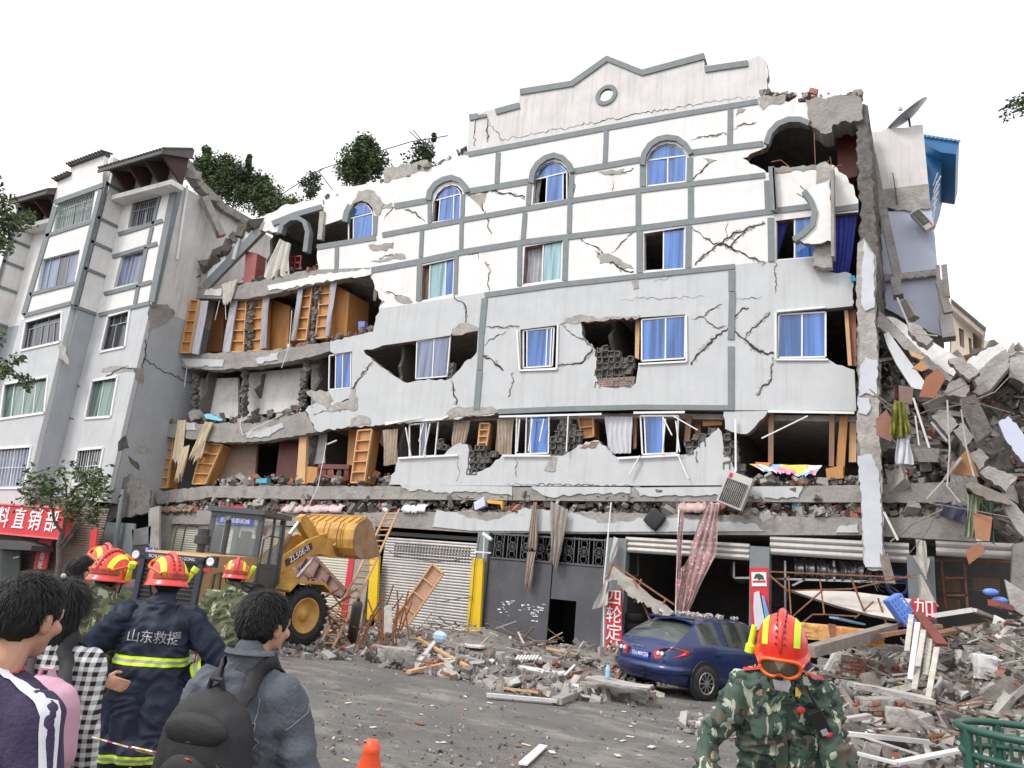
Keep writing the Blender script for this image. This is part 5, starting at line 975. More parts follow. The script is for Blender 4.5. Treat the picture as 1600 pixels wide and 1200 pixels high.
m=MB();m.box((-3.32,0,1.5),(.06,1.5,1.0));m.build('grille_backing',black,ld)
m=MB()
for i in range(10):m.box((-3.36,0,1.07+i*.095),(.03,1.34,.022))
m.build('radiator_bars',iron,ld)
m=MB();m.box((-3.37,-.72,1.5),(.1,.12,1.06));m.box((-3.37,.72,1.5),(.1,.12,1.06));m.box((-3.37,0,2.03),(.1,1.56,.16));m.build('grille_frame',lo_d,ld)
MR=frameM((-3.43,0,2.03),(0,-1,0),(0,0,1))
txt('rear_lettering','SICHUAN·CHENGDU·GONG',.1,white,MR,ld,.004,sx=.9,origin=(0,0,0))
for y in(-.93,.93):
 m=MB();m.box((-3.3,y,2.02),(.16,.24,.24));hl=m.build('headlight',lo_d,ld);m=MB();m.lathe([(0,0),(.08,.012),(.095,0)],(-3.385,y,2.02),16,R=Matrix.Rotation(math.radians(-90),3,'Y'));m.build('lens',white,hl)
 m=MB();m.box((-3.37,y*.93,1.84),(.05,.22,.07));m.build('tail_light',red,ld)
m=MB();m.box((-3.1,0,.86),(.9,2.3,.38));m.box((-2.1,0,.95),(2.4,1.1,.5));m.build('counterweight',lo_d,ld)
m=MB();m.box((-.9,-1.15,1.35),(1.5,.55,.1));m.box((-1.65,-1.15,1.15),(.1,.55,.5));m.box((-.2,-1.15,1.1),(.1,.5,.5));m.build('rear_fender',lo_y,ld);m=MB();m.box((-.9,1.15,1.35),(1.5,.55,.1));m.build('rear_fender',lo_y,ld)
# cab
cab=[]
m=MB();X0,X1,Yc=-.75,.75,.72
for x in(X0,X1):
 for y in(-Yc,Yc):m.bar((x,y,1.4),(x-(.12 if x>0 else-.04),y*.94,3.3),.13,.11)
m.bar((0.1,-Yc,1.4),(0.05,-Yc*.95,3.3),.06,.06)
for y in(-Yc,Yc):m.bar((X0,y,2.02),(X1,y,2.02),.08,.1)
m.bar((X0,-Yc,3.28),(X0,Yc,3.28),.1,.2);m.bar((X0,-Yc,2.18),(X0,Yc,2.18),.1,.14)
m.build('cab_frame',cabm,ld)
m=MB();m.box((0,0,3.38),(1.75,1.62,.13));m.box((0,0,1.38),(1.5,1.4,.08));m.box((X1,0,1.7),(.06,1.4,.6));m.box((.0,-Yc,1.7),(1.45,.05,.6));m.box((.0,Yc,1.7),(1.45,.05,.6));m.build('cab_body',cabm,ld)
m=MB();m.box((X0,0,2.72),(.012,1.3,.95));m.build('rear_window',seeglass,ld);m=MB();m.box((X1-.05,0,2.65),(.012,1.3,1.2));m.build('front_window',seeglass,ld);m=MB();m.box((.4,-Yc*.97,2.6),(.6,.012,1.1));m.box((-.35,-Yc*.97,2.6),(.7,.012,1.1));m.build('side_window',seeglass,ld)
m=MB();m.box((X0-.03,.02,3.1),(.02,1.02,.17));bn=m.build('banner',mat('banner_blue',(.08,.12,.55),.5),ld);txt('banner_text','四川成都机械',.14,white,frameM((X0-.045,.02,3.1),(0,-1,0),(0,0,1)),ld,.003,origin=(0,0,0))
m=MB();m.box((.1,-.05,1.95),(.5,.5,.2));m.box((-.15,-.05,2.35),(.14,.48,.7));m.box((-.17,-.05,2.78),(.1,.28,.2));m.build('seat',black,ld)
m=MB();m.lathe([(.16,0),(.18,.015),(.16,.03)],(.5,0,2.3),18,R=Matrix.Rotation(-.5,3,'Y'));m.tube([(.45,0,2.3),(.6,0,1.6)],.03,6);m.build('steering_wheel',black,ld)
m=MB();m.box((.45,-.15,2.95),(.02,.36,.25));m.build('red_flag',red,ld)
m=MB();m.tube([(-1.35,-.1,2.2),(-1.35,-.1,3.05),(-1.45,-.1,3.12)],[.075,.075,.085],12);m.build('exhaust_pipe',iron,ld);m=MB();m.lathe([(.0,2.2),(.1,2.2),(.1,2.4),(.2,2.42),(.2,2.62),(.15,2.64),(.15,2.8),(0,2.82)],(-1.3,.55,0),16);m.build('air_filter',iron,ld)
for pts in([(-2.0,.9,1.9),(-2.0,.9,2.75),(-1.6,.9,2.85),(-1.0,.9,2.85)],[(-1.6,.9,1.9),(-1.6,.9,2.85)],[(-.95,-.95,1.4),(-.95,-.95,2.7),(-.6,-.95,2.8),(.1,-.95,2.8),(.15,-.95,1.5)],[(-2.9,-.84,1.2),(-2.9,-.84,1.75),(-2.6,-.84,1.8),(-2.55,-.84,1.2)]):
 m=MB();m.tube(pts,.022,6);m.build('handrail',iron,ld)
MB.XF=ART
m=MB();m.prism([[Vector(p)for p in((.8,-.5,.7),(2.2,-.5,.7),(2.0,-.5,1.5),(1.35,-.5,2.25),(.95,-.5,2.25))]],[[Vector(p)for p in((.8,.5,.7),(2.2,.5,.7),(2.0,.5,1.5),(1.35,.5,2.25),(.95,.5,2.25))]]);m.build('front_frame',lo_y,ld)
for y in(-1.1,1.1):
 m=MB();P=[Vector((.75,y-.3,1.45)),Vector((1.0,y-.3,1.72)),Vector((2.0,y-.3,1.72)),Vector((2.3,y-.3,1.5)),Vector((2.3,y-.3,1.44)),Vector((1.98,y-.3,1.65)),Vector((1.02,y-.3,1.65)),Vector((.78,y-.3,1.4))];m.prism([P],[[p+Vector((0,.6,0))for p in P]]);m.build('front_fender',lo_y,ld)
for y in(-.52,.44):
 P=[(.95,2.15),(1.15,2.35),(1.9,2.85),(2.35,3.02),(2.75,2.95),(3.1,2.72),(3.35,2.68),(3.35,2.5),(3.0,2.42),(2.5,2.5),(2.1,2.42),(1.5,2.0),(1.1,1.85)]
 m=MB();P=[Vector((x,y,zz))for x,zz in P];m.prism([P],[[p+Vector((0,.09,0))for p in P]]);m.build('boom_arm',lo_y,ld)
m=MB();P=[Vector((1.28,-.53,2.05)),Vector((2.15,-.53,2.62)),Vector((2.05,-.53,2.8)),Vector((1.18,-.53,2.22))];m.prism([P],[[p-Vector((0,.012,0))for p in P]]);m.build('model_plate',mat('plate_dark',(.09,.035,.05),.5),ld)
ang=math.atan2(.57,.87);txt('model_text','ZL50E-II',.24,white,frameM((1.67,-.55,2.43),(math.cos(ang),0,math.sin(ang)),(-math.sin(ang),0,math.cos(ang))),ld,.004,bold=.02,sx=.95,origin=(0,0,0))
m=MB();m.tube([(1.1,0,2.05),(1.65,0,2.95)],.13,12);m.tube([(1.3,-.3,1.1),(1.9,-.3,1.75)],.1,12);m.tube([(1.3,.3,1.1),(1.9,.3,1.75)],.1,12);m.build('cylinder_barrel',mat('cylinder_brown',(.25,.15,.1),.6,.2,5),ld)
m=MB();m.tube([(1.6,0,2.88),(2.0,0,3.45)],.055,10);m.tube([(1.9,-.3,1.75),(2.45,-.3,2.35)],.05,10);m.tube([(1.9,.3,1.75),(2.45,.3,2.35)],.05,10);m.build('cylinder_rod',steel,ld)
P=[Vector((x,-.13,zz))for x,zz in((1.9,3.5),(2.05,3.6),(2.4,3.35),(2.75,3.0),(2.65,2.8),(2.4,2.85),(2.1,3.1),(1.88,3.35))];m=MB();m.prism([P],[[p+Vector((0,.26,0))for p in P]]);m.bar((2.65,0,2.95),(3.15,0,3.1),.12,.14);m.build('bucket_link',lo_y,ld)
bp_=[(3.5,3.72),(3.16,3.5),(3.08,3.3),(3.06,3.0),(3.12,2.75),(3.28,2.55),(3.5,2.47),(4.3,2.62)]
m=MB();HWB=1.22;P=[Vector((x,-HWB,zz))for x,zz in bp_];Q2=[Vector((x,-HWB,zz))for x,zz in[(x+.04,zz-.01)for x,zz in bp_]]
n=len(P);vs=P+[p+Vector((0,2*HWB,0))for p in P];m.add(vs,[(i,i+1,n+i+1,n+i)for i in range(n-1)]);vs2=Q2+[p+Vector((0,2*HWB,0))for p in Q2];m.add(vs2,[(i+1,i,n+i,n+i+1)for i in range(n-1)])
m.build('bucket_shell',lo_y,ld,norm=False)
for y in(-HWB,HWB-.03):
 m=MB();P=[Vector((x,y,zz))for x,zz in bp_+[(4.28,2.72),(3.75,3.6)]];m.prism([P],[[p+Vector((0,.03,0))for p in P]]);m.build('bucket_side',mat('worn_bucket',(.36,.22,.12),.6,.35,3),ld)
m=MB()
for i in range(8):y=-HWB+.1+i*(2*HWB-.2)/7;m.box((3.3,y,3.62),(.36,.04,.05),Matrix.Rotation(-.6,3,'Y'))
m.box((3.5,0,3.74),(.06,2*HWB,.05))
for y in(-.75,-.66,-.5,.5,.66,.75,.1,-.1):
 Pq=[Vector((x-.03,y,zz))for x,zz in bp_[1:7]]+[Vector((x+.03,y,zz))for x,zz in bp_[1:7][::-1]];m.prism([Pq],[[p+Vector((0,.03,0))for p in Pq]])
m.build('bucket_ribs',lo_y,ld)
for y in(-.48,.48):m=MB();P=[Vector((x,y-.04,zz))for x,zz in((3.1,2.9),(2.95,2.75),(3.15,2.45),(3.4,2.45))];m.prism([P],[[p+Vector((0,.08,0))for p in P]]);m.build('bucket_lug',lo_y,ld)
MB.XF=None
# ================= blue car =================
CHD=math.radians(62);RC=Matrix.Rotation(CHD,3,'Z');cpos=G(1092,1094)-RC@Vector((.80,-.74,0));cpos.z=0
car=local_root('parked_car',cpos,'dark blue five door hatchback parked nose in under the pink curtain','car',rz=CHD)
carp=mat('dark_blue_car_paint',(.004,.019,.10),.3,.2,3,coat=.6,spec=.5,stain=(.015,.03,.075));cg=glassmat('car_glass',(.045,.055,.05),.08)
xsx=[0,.06,.2,.45,.8,1.0,1.7,2.3,2.75,3.25,3.5,4.0,4.25,4.3]
belt=[.62,.84,.94,.97,.98,.98,.96,.94,.93,.92,.89,.80,.68,.55];roofz=[.64,.87,.985,1.17,1.37,1.42,1.47,1.45,1.3,.99,.93,.84,.72,.57];hws=[.56,.70,.80,.85,.87,.87,.875,.875,.87,.86,.85,.80,.72,.66];lowz=[.40,.30,.25,.2,.2,.2,.2,.2,.2,.2,.2,.22,.28,.36]
N=60;body=MB();ring=15;vs=[]
for i in range(N+1):
 x=4.3*i/N;hb,hr,hw,lz=[float(np.interp(x,xsx,q))for q in(belt,roofz,hws,lowz)]
 k=max(0,min(1,(hr-hb)/.45));ry=hw*(.93-.27*k)
 pr=[(hw*.86,lz),(hw*.985,lz+.12),(hw,lz+.3),(hw*.985,hb-.06),(hw*.95,hb),(hw*.93-(hw*.93-ry)*.5,hb+(hr-hb)*.52),(ry,hr-.05*k-.012),(ry*.55,hr-.004)]
 vs+=[Vector((x,-y,zz))for y,zz in pr]+[Vector((x,0,hr+.008))]+[Vector((x,y,zz))for y,zz in reversed(pr)]
ring=17;fb,fg=[],[]
for i in range(N):
 x=4.3*(i+.5)/N
 for j in range(ring-1):
  f=(i*ring+j,(i+1)*ring+j,(i+1)*ring+j+1,i*ring+j+1);jj=j if j<8 else 15-j
  side=jj in(4,5)and((.72<x<1.32)or(1.4<x<2.2)or(2.28<x<2.95))and not(x<.9 and jj==4 and False)
  rear=jj in(6,7)and.22<x<.72;front=jj in(6,7)and 2.38<x<3.2
  (fg if side or rear or front else fb).append(f)
 fb.append((i*ring+ring-1,(i+1)*ring+ring-1,(i+1)*ring,i*ring))
fb+=[tuple(range(ring)),tuple(N*ring+j for j in range(ring))[::-1]]
m=MB();m.add(vs,fb);m.build('body',carp,car,smooth=True,weld=True);m=MB();m.add([v+Vector((0,0,.0))for v in vs],fg);m.build('glazing',cg,car,smooth=True,weld=True)
for x in(.80,3.4):
 for y in(-.76,.76):
  sg=1 if y>0 else-1;m=MB();m.lathe([(0,0),(.365,0),(.375,-.02)],(x,y+sg*.125,.33),28,R=Matrix.Rotation(math.radians(-90)*sg,3,'X'));m.build('wheel_well_shade',black,car)  # flat black disc outside the body imitates the shaded wheel well
  R=Matrix.Rotation(math.radians(90),3,'X');m=MB();r=.31;k=.1
  m.lathe([(r*.62,-k),(r*.85,-k),(r,-k*.7),(r,k*.7),(r*.85,k),(r*.62,k)],(x,y+sg*.06,r),28,R=R);w_=m.build('wheel',rub,car,smooth=True)
  m=MB();m.lathe([(r*.55,0),(r*.62,.012),(r*.65,0)],(x,y+sg*.155,r),24,R=Matrix.Rotation(math.radians(-90)*sg,3,'X'))
  for a_ in range(10):aa=a_*math.pi/5;m.bar((x+.03*math.cos(aa),y+sg*.16,r+.03*math.sin(aa)),(x+r*.6*math.cos(aa),y+sg*.155,r+r*.6*math.sin(aa)),.022,.015,up=(0,1,0))
  m.lathe([(0,.02),(.04,.012),(.045,0)],(x,y+sg*.155,r),12,R=Matrix.Rotation(math.radians(-90)*sg,3,'X'));m.build('rim',steel,w_)
tl=glassmat('tail_light_red',(.55,.02,.02),.15)
for sg in(-1,1):
 m=MB();P=[]
 for(x,y,zz)in((.02,.36,.80),(.02,.38,.66),(.10,.70,.70),(.30,.86,.78),(.36,.86,.84),(.13,.76,.885),(.06,.60,.87)):P.append(Vector((x-.03,sg*y,zz)))
 m.prism([P],[[p+Vector((.08,0,0))for p in P]]);t_l=m.build('tail_light',tl,car)
 for y in(.46,.56):m=MB();m.lathe([(0,.02),(.03,.015),(.04,0)],(.0,sg*y,.765),12,R=Matrix.Rotation(math.radians(-90),3,'Y'));m.build('lamp',white,t_l)
m=MB();m.box((-.005,.0,.70),(.02,.44,.14));np_=m.build('number_plate',mat('plate_blue',(.04,.08,.42),.4),car);txt('plate_text','川A·MW256',.105,white,frameM((-.02,0,.70),(0,-1,0),(0,0,1)),car,.002,bold=.01,sx=.82,origin=(0,0,0))
txt('badge_letters','EXCELLE',.05,steel,frameM((.02,.14,.84),(0,-1,0),(-.2,0,1)),car,.003,sx=1.7,origin=(0,0,0))
m=MB();m.tube([(.42,-.84,.5),(.14,-.76,.5),(.0,-.5,.5),(-.03,0,.5),(.0,.5,.5),(.14,.76,.5),(.42,.84,.5)],.085,10);m.build('bumper',carp,car,smooth=True);m=MB();m.box((.72,0,1.40),(.2,1.12,.035));m.build('spoiler',carp,car)
m=MB();m.box((2.5,-.93,1.0),(.12,.16,.12));m.build('mirror',carp,car)
m=MB();m.box((1.15,-.885,.80),(.14,.02,.03));m.box((2.1,-.885,.80),(.14,.02,.03));m.build('door_handle',carp,car)
m=MB()
for i in range(60):m.chunk((random.uniform(.9,2.2),random.uniform(-.5,.5),1.485),(random.uniform(.02,.08),)*3)
rr=m.build('roof_debris',conc_l,car);rr['kind']='stuff'
# ================= debris =================
def mound(x,y):
 h=(1.0+1.35*smoothstep(-1.6,1.4,x))*smoothstep(-9.2,-2.6,y)*smoothstep(-3.6,-1.2,x)*(.75+.5*noise.noise(Vector((x*.5,y*.5,1))))
 h+=.42*math.exp(-((y+1.6)/1.3)**2)*smoothstep(-14,-12,x)*(1-smoothstep(-6,-4.8,x))*(.8+.8*noise.noise(Vector((x*.7,y*.7,5))))
 h+=.9*math.exp(-((x+18.6)**2+(y+2.6)**2)/4.)
 h+=.35*math.exp(-((x+6.8)/1.1)**2-((y+4.6)/.8)**2)
 return max(0,h)
m=MB();xs=[-22+i*.35 for i in range(84)];ys=[-10+i*.35 for i in range(35)];nn=len(xs);vs=[Vector((x,y,mound(x,y)+(.08*noise.noise(Vector((x*2,y*2,7)))if mound(x,y)>.05 else 0)-.03))for y in ys for x in xs]
m.add(vs,[(j*nn+i,j*nn+i+1,(j+1)*nn+i+1,(j+1)*nn+i)for j in range(len(ys)-1)for i in range(nn-1)if max(vs[j*nn+i].z,vs[(j+1)*nn+i+1].z,vs[j*nn+i+1].z,vs[(j+1)*nn+i].z)>-.01])
dirt=mat('rubble_dirt',(.22,.2,.18),.95,.4,5,bump=.8,bscale=12,stain=(.09,.08,.075));tag(m.build('rubble_heap',dirt,smooth=True),'grey dirt and mortar heap under the street rubble',None,kind='stuff')
RM=[conc,conc_l,conc_d,brick_r,timber,timber_w,debris_w,dirt]
def scatter(name,label,n,place,smin,smax,wts=(5,4,6,3,0,0,.5,4),seed=0,fl=1.):
 random.seed(seed);m=MB();idx=list(range(8))
 for i in range(n):
  p=place()
  if p is None:continue
  s=smin*(smax/smin)**(random.random()**1.8);k=random.choices(idx,wts)[0]
  m.chunk(p+Vector((0,0,s*.25)),(s*random.uniform(.6,1.5*fl),s*random.uniform(.5,1.1),s*random.uniform(.3,.8)/fl),k)
 return tag(m.build(name,RM,norm=False),label,None,kind='stuff')
def in_px(poly,zf=None):
 P=poly;xa,xb=min(p[0]for p in P),max(p[0]for p in P);ya,yb=min(p[1]for p in P),max(p[1]for p in P)
 def f():
  for _ in range(50):
   x,y=random.uniform(xa,xb),random.uniform(ya,yb)
   if inpoly(x,y,P):
    g_=G(x,y);
    for _ in range(3):g_=G(x,y,min(2.4,mound(g_.x,g_.y)))
    return Vector((g_.x,g_.y,mound(g_.x,g_.y)))
  return None
 return f
scatter('rubble','broken brick and mortar strewn along the foot of the grey gate',2600,in_px([(560,995),(640,985),(740,1005),(860,1015),(1000,1020),(1040,1060),(1010,1090),(930,1098),(800,1085),(700,1062),(600,1045),(550,1020)]),.03,.2,(5,3,6,2.6,1,.5,.6,8),seed=2,fl=1.4)
scatter('rubble','dense rubble covering the ground at the lower right',7000,lambda:(lambda x,y:Vector((x,y,mound(x,y))))(random.uniform(-3.3,7),random.uniform(-9,-.2)),.03,.26,(6,4,5,1.5,1.5,.7,.5,7),seed=3,fl=1.6)
scatter('rubble','small rubble pile between the helmets and the loader',500,lambda:(lambda x,y:Vector((x,y,mound(x,y))))(random.gauss(-18.6,1.5),random.gauss(-2.6,1.2)),.08,.4,(4,4,6,5,0,0,.6,3),seed=4)
scatter('gravel','small stones and scraps scattered over the street',2600,in_px([(300,1000),(470,1015),(1050,1060),(1330,1130),(1600,1190),(1600,1230),(200,1230)]),.008,.045,(5,2,12,.9,.6,0,.35,5),seed=5)
scatter('gravel','stones and mud lumps under the loader and ladder',500,in_px([(380,975),(560,985),(600,1035),(480,1030),(380,1020)]),.03,.22,seed=6)
# rubble on the ledges
def ledge(line,d0,d1,up=.0,hh=.22):
 def f():
  i=random.randrange(len(line)-1);t=random.random();x=line[i][0]+(line[i+1][0]-line[i][0])*t;y=line[i][1]+(line[i+1][1]-line[i][1])*t
  p=W(x,y,0);d=random.uniform(d0,d1);return Vector((p.x,d,p.z+random.random()**2*hh))
 return f
for i,(l,n,d1,hh,lab,sm)in enumerate([([(290,456),(345,450),(418,440),(500,420)],260,1.5,.35,'broken masonry lying on the top left floor edge',.4),([(505,312),(600,284),(672,262),(730,240)],260,1.2,.2,'crumbled roof edge left of the gable',.35),([(440,545),(513,534),(580,518)],110,.8,.2,'brick crumbs on the upper torn floor',.25),([(255,662),(400,660),(490,640)],420,1.4,.3,'grey masonry crumbs on the left middle floor edge',.35),([(330,758),(480,756),(612,758)],420,1.6,.38,'rubble on the lower left ledge below the furniture',.4),([(1160,752),(1260,757),(1345,757)],170,.8,.2,'rubble under the bright blanket',.3),([(1380,755),(1510,750)],260,1.5,.5,'rubble on the right end of the long floor beam',.5),([(1185,150),(1228,150),(1345,150)],90,.6,.15,'broken blocks on the top right roof edge',.35)]):
 scatter('ledge_rubble',lab,n,ledge(l,0.,d1,hh=hh),.05,sm,seed=20+i)
scatter('crushed_floor','crushed first floor filled with broken masonry and belongings',6000,ledge([(248,800),(420,801),(600,802),(950,803),(1200,808),(1500,808)],.0,1.2,hh=.62),.035,.34,(5,4,6,2.6,2,.6,.8,5),seed=40)
# colourful belongings squeezed in that floor
random.seed(9)
for i,(x0,x1,c,l)in enumerate([(440,535,(.55,.42,.42),'pink and white striped bedding crushed above the yellow bucket'),(335,385,(.4,.05,.08),'dark red cloth crushed above the loader cab'),(250,300,(.30,.2,.13),'brown coat lying on the left end of the shop ledge'),(1060,1125,(.5,.36,.34),'pink bedding roll wedged above the hanging sheer curtain'),(628,665,(.7,.7,.72),'white plastic bags heaped at the top of the ladder')]):
 a,b=W(x0,801,-.05),W(x1,801,-.05);m=MB();vs=[];nx2,nz2=24,8
 for k in range(nz2+1):
  for j in range(nx2+1):
   t=j/nx2;s=k/nz2;p=a.lerp(b,t);vs.append(Vector((p.x+.05*noise.noise(Vector((j,k,i))),.45-.55*math.sin(s*math.pi*.5)-.1*abs(noise.noise(Vector((j*.6,k*.5,i*3)))),p.z+.42*(1-s)**.7+.1*noise.noise(Vector((j*.5,k*.6,i))))))
 m.add(vs,[(k*(nx2+1)+j,k*(nx2+1)+j+1,(k+1)*(nx2+1)+j+1,(k+1)*(nx2+1)+j)for k in range(nz2)for j in range(nx2)])
 o=m.build('crushed_bedding',mat('bed%d'%i,c,.95,.35,7,stain=[v*1.4 for v in c]),smooth=True);s_=o.modifiers.new('s','SOLIDIFY');s_.thickness=.03;tag(o,l,'bedding')
def slab(q,d,t,mt,name,label,cat='slab',tilt=0.,group='slabs and beams of the collapsed right bay',amp=1.8,side=None):
 m=MB();l=rough(q,amp,5);fr=[W(x,y,d)for x,y in l];z0=min(p.z for p in fr);fr=[p+Vector((0,(p.z-z0)*tilt,0))for p in fr]
 m.prism([fr],[[p+Vector((0,t,-.0))for p in fr]],mside=1);return tag(m.build(name,[mt,side or conc]),label,cat,group)
slab([(1379,512),(1386,508),(1446,597),(1443,609),(1425,606),(1400,565),(1384,530)],-.6,.25,grey_pl,'wall_slab','grey painted wall strip leaning steeply beside the white column','slab',.3)
slab([(1382,481,1),(1400,485),(1440,515),(1498,556),(1500,575,1),(1490,588),(1470,575),(1430,535)],-.3,.8,debris_w,'roof_slab','white plastered slab slanting down from the torn edge at the right','slab',.35)
slab([(1370,470,1),(1384,485,1),(1440,545,1),(1489,588),(1484,597,1),(1440,565,1),(1395,520,1),(1368,500,1)],-.45,.5,conc,'slab_edge','long broken concrete edge below the white slanting slab','slab',.3)
slab([(1512,562,1),(1545,540,1),(1568,533),(1572,542,1),(1545,575,1),(1525,585),(1505,575)],-.2,.6,debris_w,'roof_slab','white slab corner tilted up against the sky at the right','slab',.2)
slab([(1520,590,1),(1548,560,1),(1570,545),(1580,552,1),(1555,590,1),(1530,607,1)],-.5,.7,conc,'broken_beam','rough concrete beam crossing under the tilted white corner','beam',.1)
slab([(1519,612,1),(1560,570,1),(1577,560,1),(1578,572),(1548,608,1),(1528,617,1)],-.9,.5,conc_l,'broken_beam','pale broken beam rising to the right in the collapsed bay','beam')
slab([(1474,612,1),(1488,595,1),(1505,590,1),(1515,605,1),(1510,620,1),(1480,618,1)],-1.,.7,conc_l,'concrete_chunk','jagged pale concrete lump at the foot of the white slanting slab','chunk')
slab([(1481,562,1),(1500,558,1),(1525,575),(1532,582,1),(1515,593,1),(1498,580,1)],-1.2,.3,conc_l,'concrete_chunk','flat concrete plate resting on the white slanting slab','chunk')
slab([(1416,500,1),(1440,510,1),(1458,530),(1448,540,1),(1432,530,1),(1418,515,1)],-1.,.4,conc_l,'concrete_chunk','concrete lump lying halfway down the white slanting slab','chunk')
slab([(1500,622),(1524,616),(1551,672),(1526,691)],-1.5,.45,conc_d,'column_stub','square concrete column stub tipped over at the right','column',side=conc_l)
slab([(1576,560,1),(1600,555,1),(1615,590),(1600,600,1),(1578,590,1)],-.4,.8,conc_l,'concrete_chunk','large concrete lump at the right edge of the photo','chunk')
slab([(1560,660,1),(1575,650,1),(1612,690),(1610,725),(1598,722,1),(1570,685)],-1.4,.5,lavender,'wall_slab','pale blue painted wall piece at the right edge','slab')
for i,(q,l)in enumerate([([(1455,650,1),(1478,640,1),(1500,665,1),(1480,680,1)],'uppermost block of the shattered diagonal beam'),([(1488,672,1),(1505,660,1),(1524,682,1),(1508,700,1)],'second block of the shattered diagonal beam'),([(1514,710,1),(1530,700,1),(1546,715,1),(1530,735,1)],'third block of the shattered diagonal beam'),([(1530,738,1),(1545,728,1),(1590,745,1),(1572,768,1)],'lowest block of the shattered diagonal beam')]):slab(q,-1.3,.4,conc_l,'beam_block',l,'block')
slab([(1508,755,1),(1520,752),(1575,775),(1580,788,1),(1545,782,1),(1510,762,1)],-1.7,.3,timber,'splintered_beam','splintered grey beam end above the green curtain','beam',side=timber)
slab([(1568,785),(1580,782,1),(1612,815),(1612,850),(1590,830),(1572,800)],-1.5,.4,conc_l,'broken_beam','pale concrete beam descending at the lower right edge','beam')
slab([(1583,850),(1612,845),(1612,960),(1578,960)],-.5,.4,conc_l,'shop_post','grey concrete post at the far right edge','post')
slab([(1570,905),(1600,925),(1612,965),(1605,965),(1580,950)],-2.,.25,conc_l,'concrete_chunk','angular pale slab standing at the far right edge','chunk')
for q,c,l in[([(1446,590),(1465,575),(1478,590),(1460,622),(1436,620)],(.30,.12,.065),'orange door piece stuck between the slanting slabs'),([(1368,655),(1385,640),(1398,665),(1392,690),(1370,680)],(.27,.13,.09),'brown board behind the hanging green jacket'),([(1512,700),(1530,745),(1495,742),(1480,735)],(.30,.15,.06),'dark orange board under the shattered beam'),([(1422,548),(1445,558),(1440,562),(1424,556)],(.6,.35,.18),'small orange splinter on the grey strip'),([(1425,575),(1438,565),(1452,575),(1440,580)],(.5,.24,.1),'curled orange splinter on the grey strip'),([(1520,800),(1551,808),(1546,846),(1524,842)],(.38,.18,.10),'orange cupboard door hanging in front of the green curtain'),([(1508,861),(1532,847),(1540,862),(1514,882)],(.32,.14,.08),'small orange board falling under the green curtain'),([(1404,602),(1427,605),(1425,632),(1405,628)],(.20,.13,.11),'brown cloth bundle above the green jacket')]:
 board(q,-1.5,.06,mat('o'+l[:14],c,.7,.2,5),'broken_board',l,'board','orange boards in the right rubble')
o=empty('green_jacket',W(1407,680,-1.6),'olive green quilted jacket hanging in the collapsed bay','jacket')
for q in([(1398,625),(1412,628),(1393,684),(1420,683)],):a=[W(x,y,-1.6)for x,y in q];c_=cloth('jacket_body',*a,mat('olive_quilt',(.22,.22,.04),.9,.3,9,bump=.4,bscale=10),folds=2,amp=.07,nx=20,nz=16,seed=3,thick=.15);c_.parent=o;c_.location=Vector(c_['_o'])-Vector(o['_o'])
for q in([(1394,640),(1401,636),(1391,678),(1396,680)],[(1412,636),(1418,640),(1416,676),(1422,675)]):a=[W(x,y,-1.7)for x,y in q];c_=cloth('sleeve',*a,MATS['olive_quilt'],folds=1,amp=.05,nx=8,nz=12,seed=4,thick=.1);c_.parent=o;c_.location=Vector(c_['_o'])-Vector(o['_o'])
o=pxcloth('white_cloth',[(1401,682),(1422,683),(1399,724),(1427,726)],-1.55,cur_w,folds=2.5,amp=.05,seed=12);tag(o,'white cloth hanging out below the green jacket','cloth')
for q,c,l in[([(1512,772),(1532,776),(1508,838),(1526,842)],(.33,.40,.27),'pale green curtain hanging over the right shop ledge'),([(1532,774),(1552,782),(1536,830),(1554,852)],(.16,.2,.17),'dark green curtain fold behind the orange cupboard door')]:
 o=pxcloth('hanging_curtain',q,-1.3 if 'pale' in l else-1.,mat('c'+l[:9],c,.9,.2,5),folds=3,amp=.05,seed=13);tag(o,l,'curtain')
o=pxcloth('dark_blanket',[(1467,786),(1512,790),(1469,806),(1508,818)],-.15,mat('dark_purple_cloth',(.10,.10,.16),.9,.2,5),folds=2,amp=.05,seed=14);tag(o,'dark purple blanket on the right shop ledge','blanket')
# mass behind and between them
POLY=[(1378,520),(1430,560),(1480,590),(1530,560),(1600,560),(1612,700),(1612,860),(1580,850),(1545,800),(1510,752),(1385,752),(1380,650)]
m=MB();vs=[];gx,gy=26,22
for j in range(gy+1):
 for i in range(gx+1):
  x=1375+i*12;y=505+j*15;p=W(x,y,1.2+1.*noise.noise(Vector((i*.5,j*.5,0))));vs.append(p)
m.add(vs,[(j*(gx+1)+i,j*(gx+1)+i+1,(j+1)*(gx+1)+i+1,(j+1)*(gx+1)+i)for j in range(gy)for i in range(gx)if vs[j*(gx+1)+i].z<7.7-.9*smoothstep(-1.4,.2,vs[j*(gx+1)+i].x)*(1-smoothstep(.2,1.6,vs[j*(gx+1)+i].x))+.3*noise.noise(Vector((i,j,3)))])
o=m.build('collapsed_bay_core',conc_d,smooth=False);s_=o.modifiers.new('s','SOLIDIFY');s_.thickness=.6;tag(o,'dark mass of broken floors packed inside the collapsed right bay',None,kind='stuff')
def bay():
 for _ in range(60):
  x,y=random.uniform(1375,1612),random.uniform(520,860)
  if inpoly(x,y,POLY):return W(x,y,random.uniform(.3,1.8))
scatter('collapsed_bay_rubble','mixed rubble packed between the slabs of the collapsed right bay',4200,bay,.05,.42,(7,6,4,1.4,2,.6,.5,4),seed=50,fl=1.9)
random.seed(77)
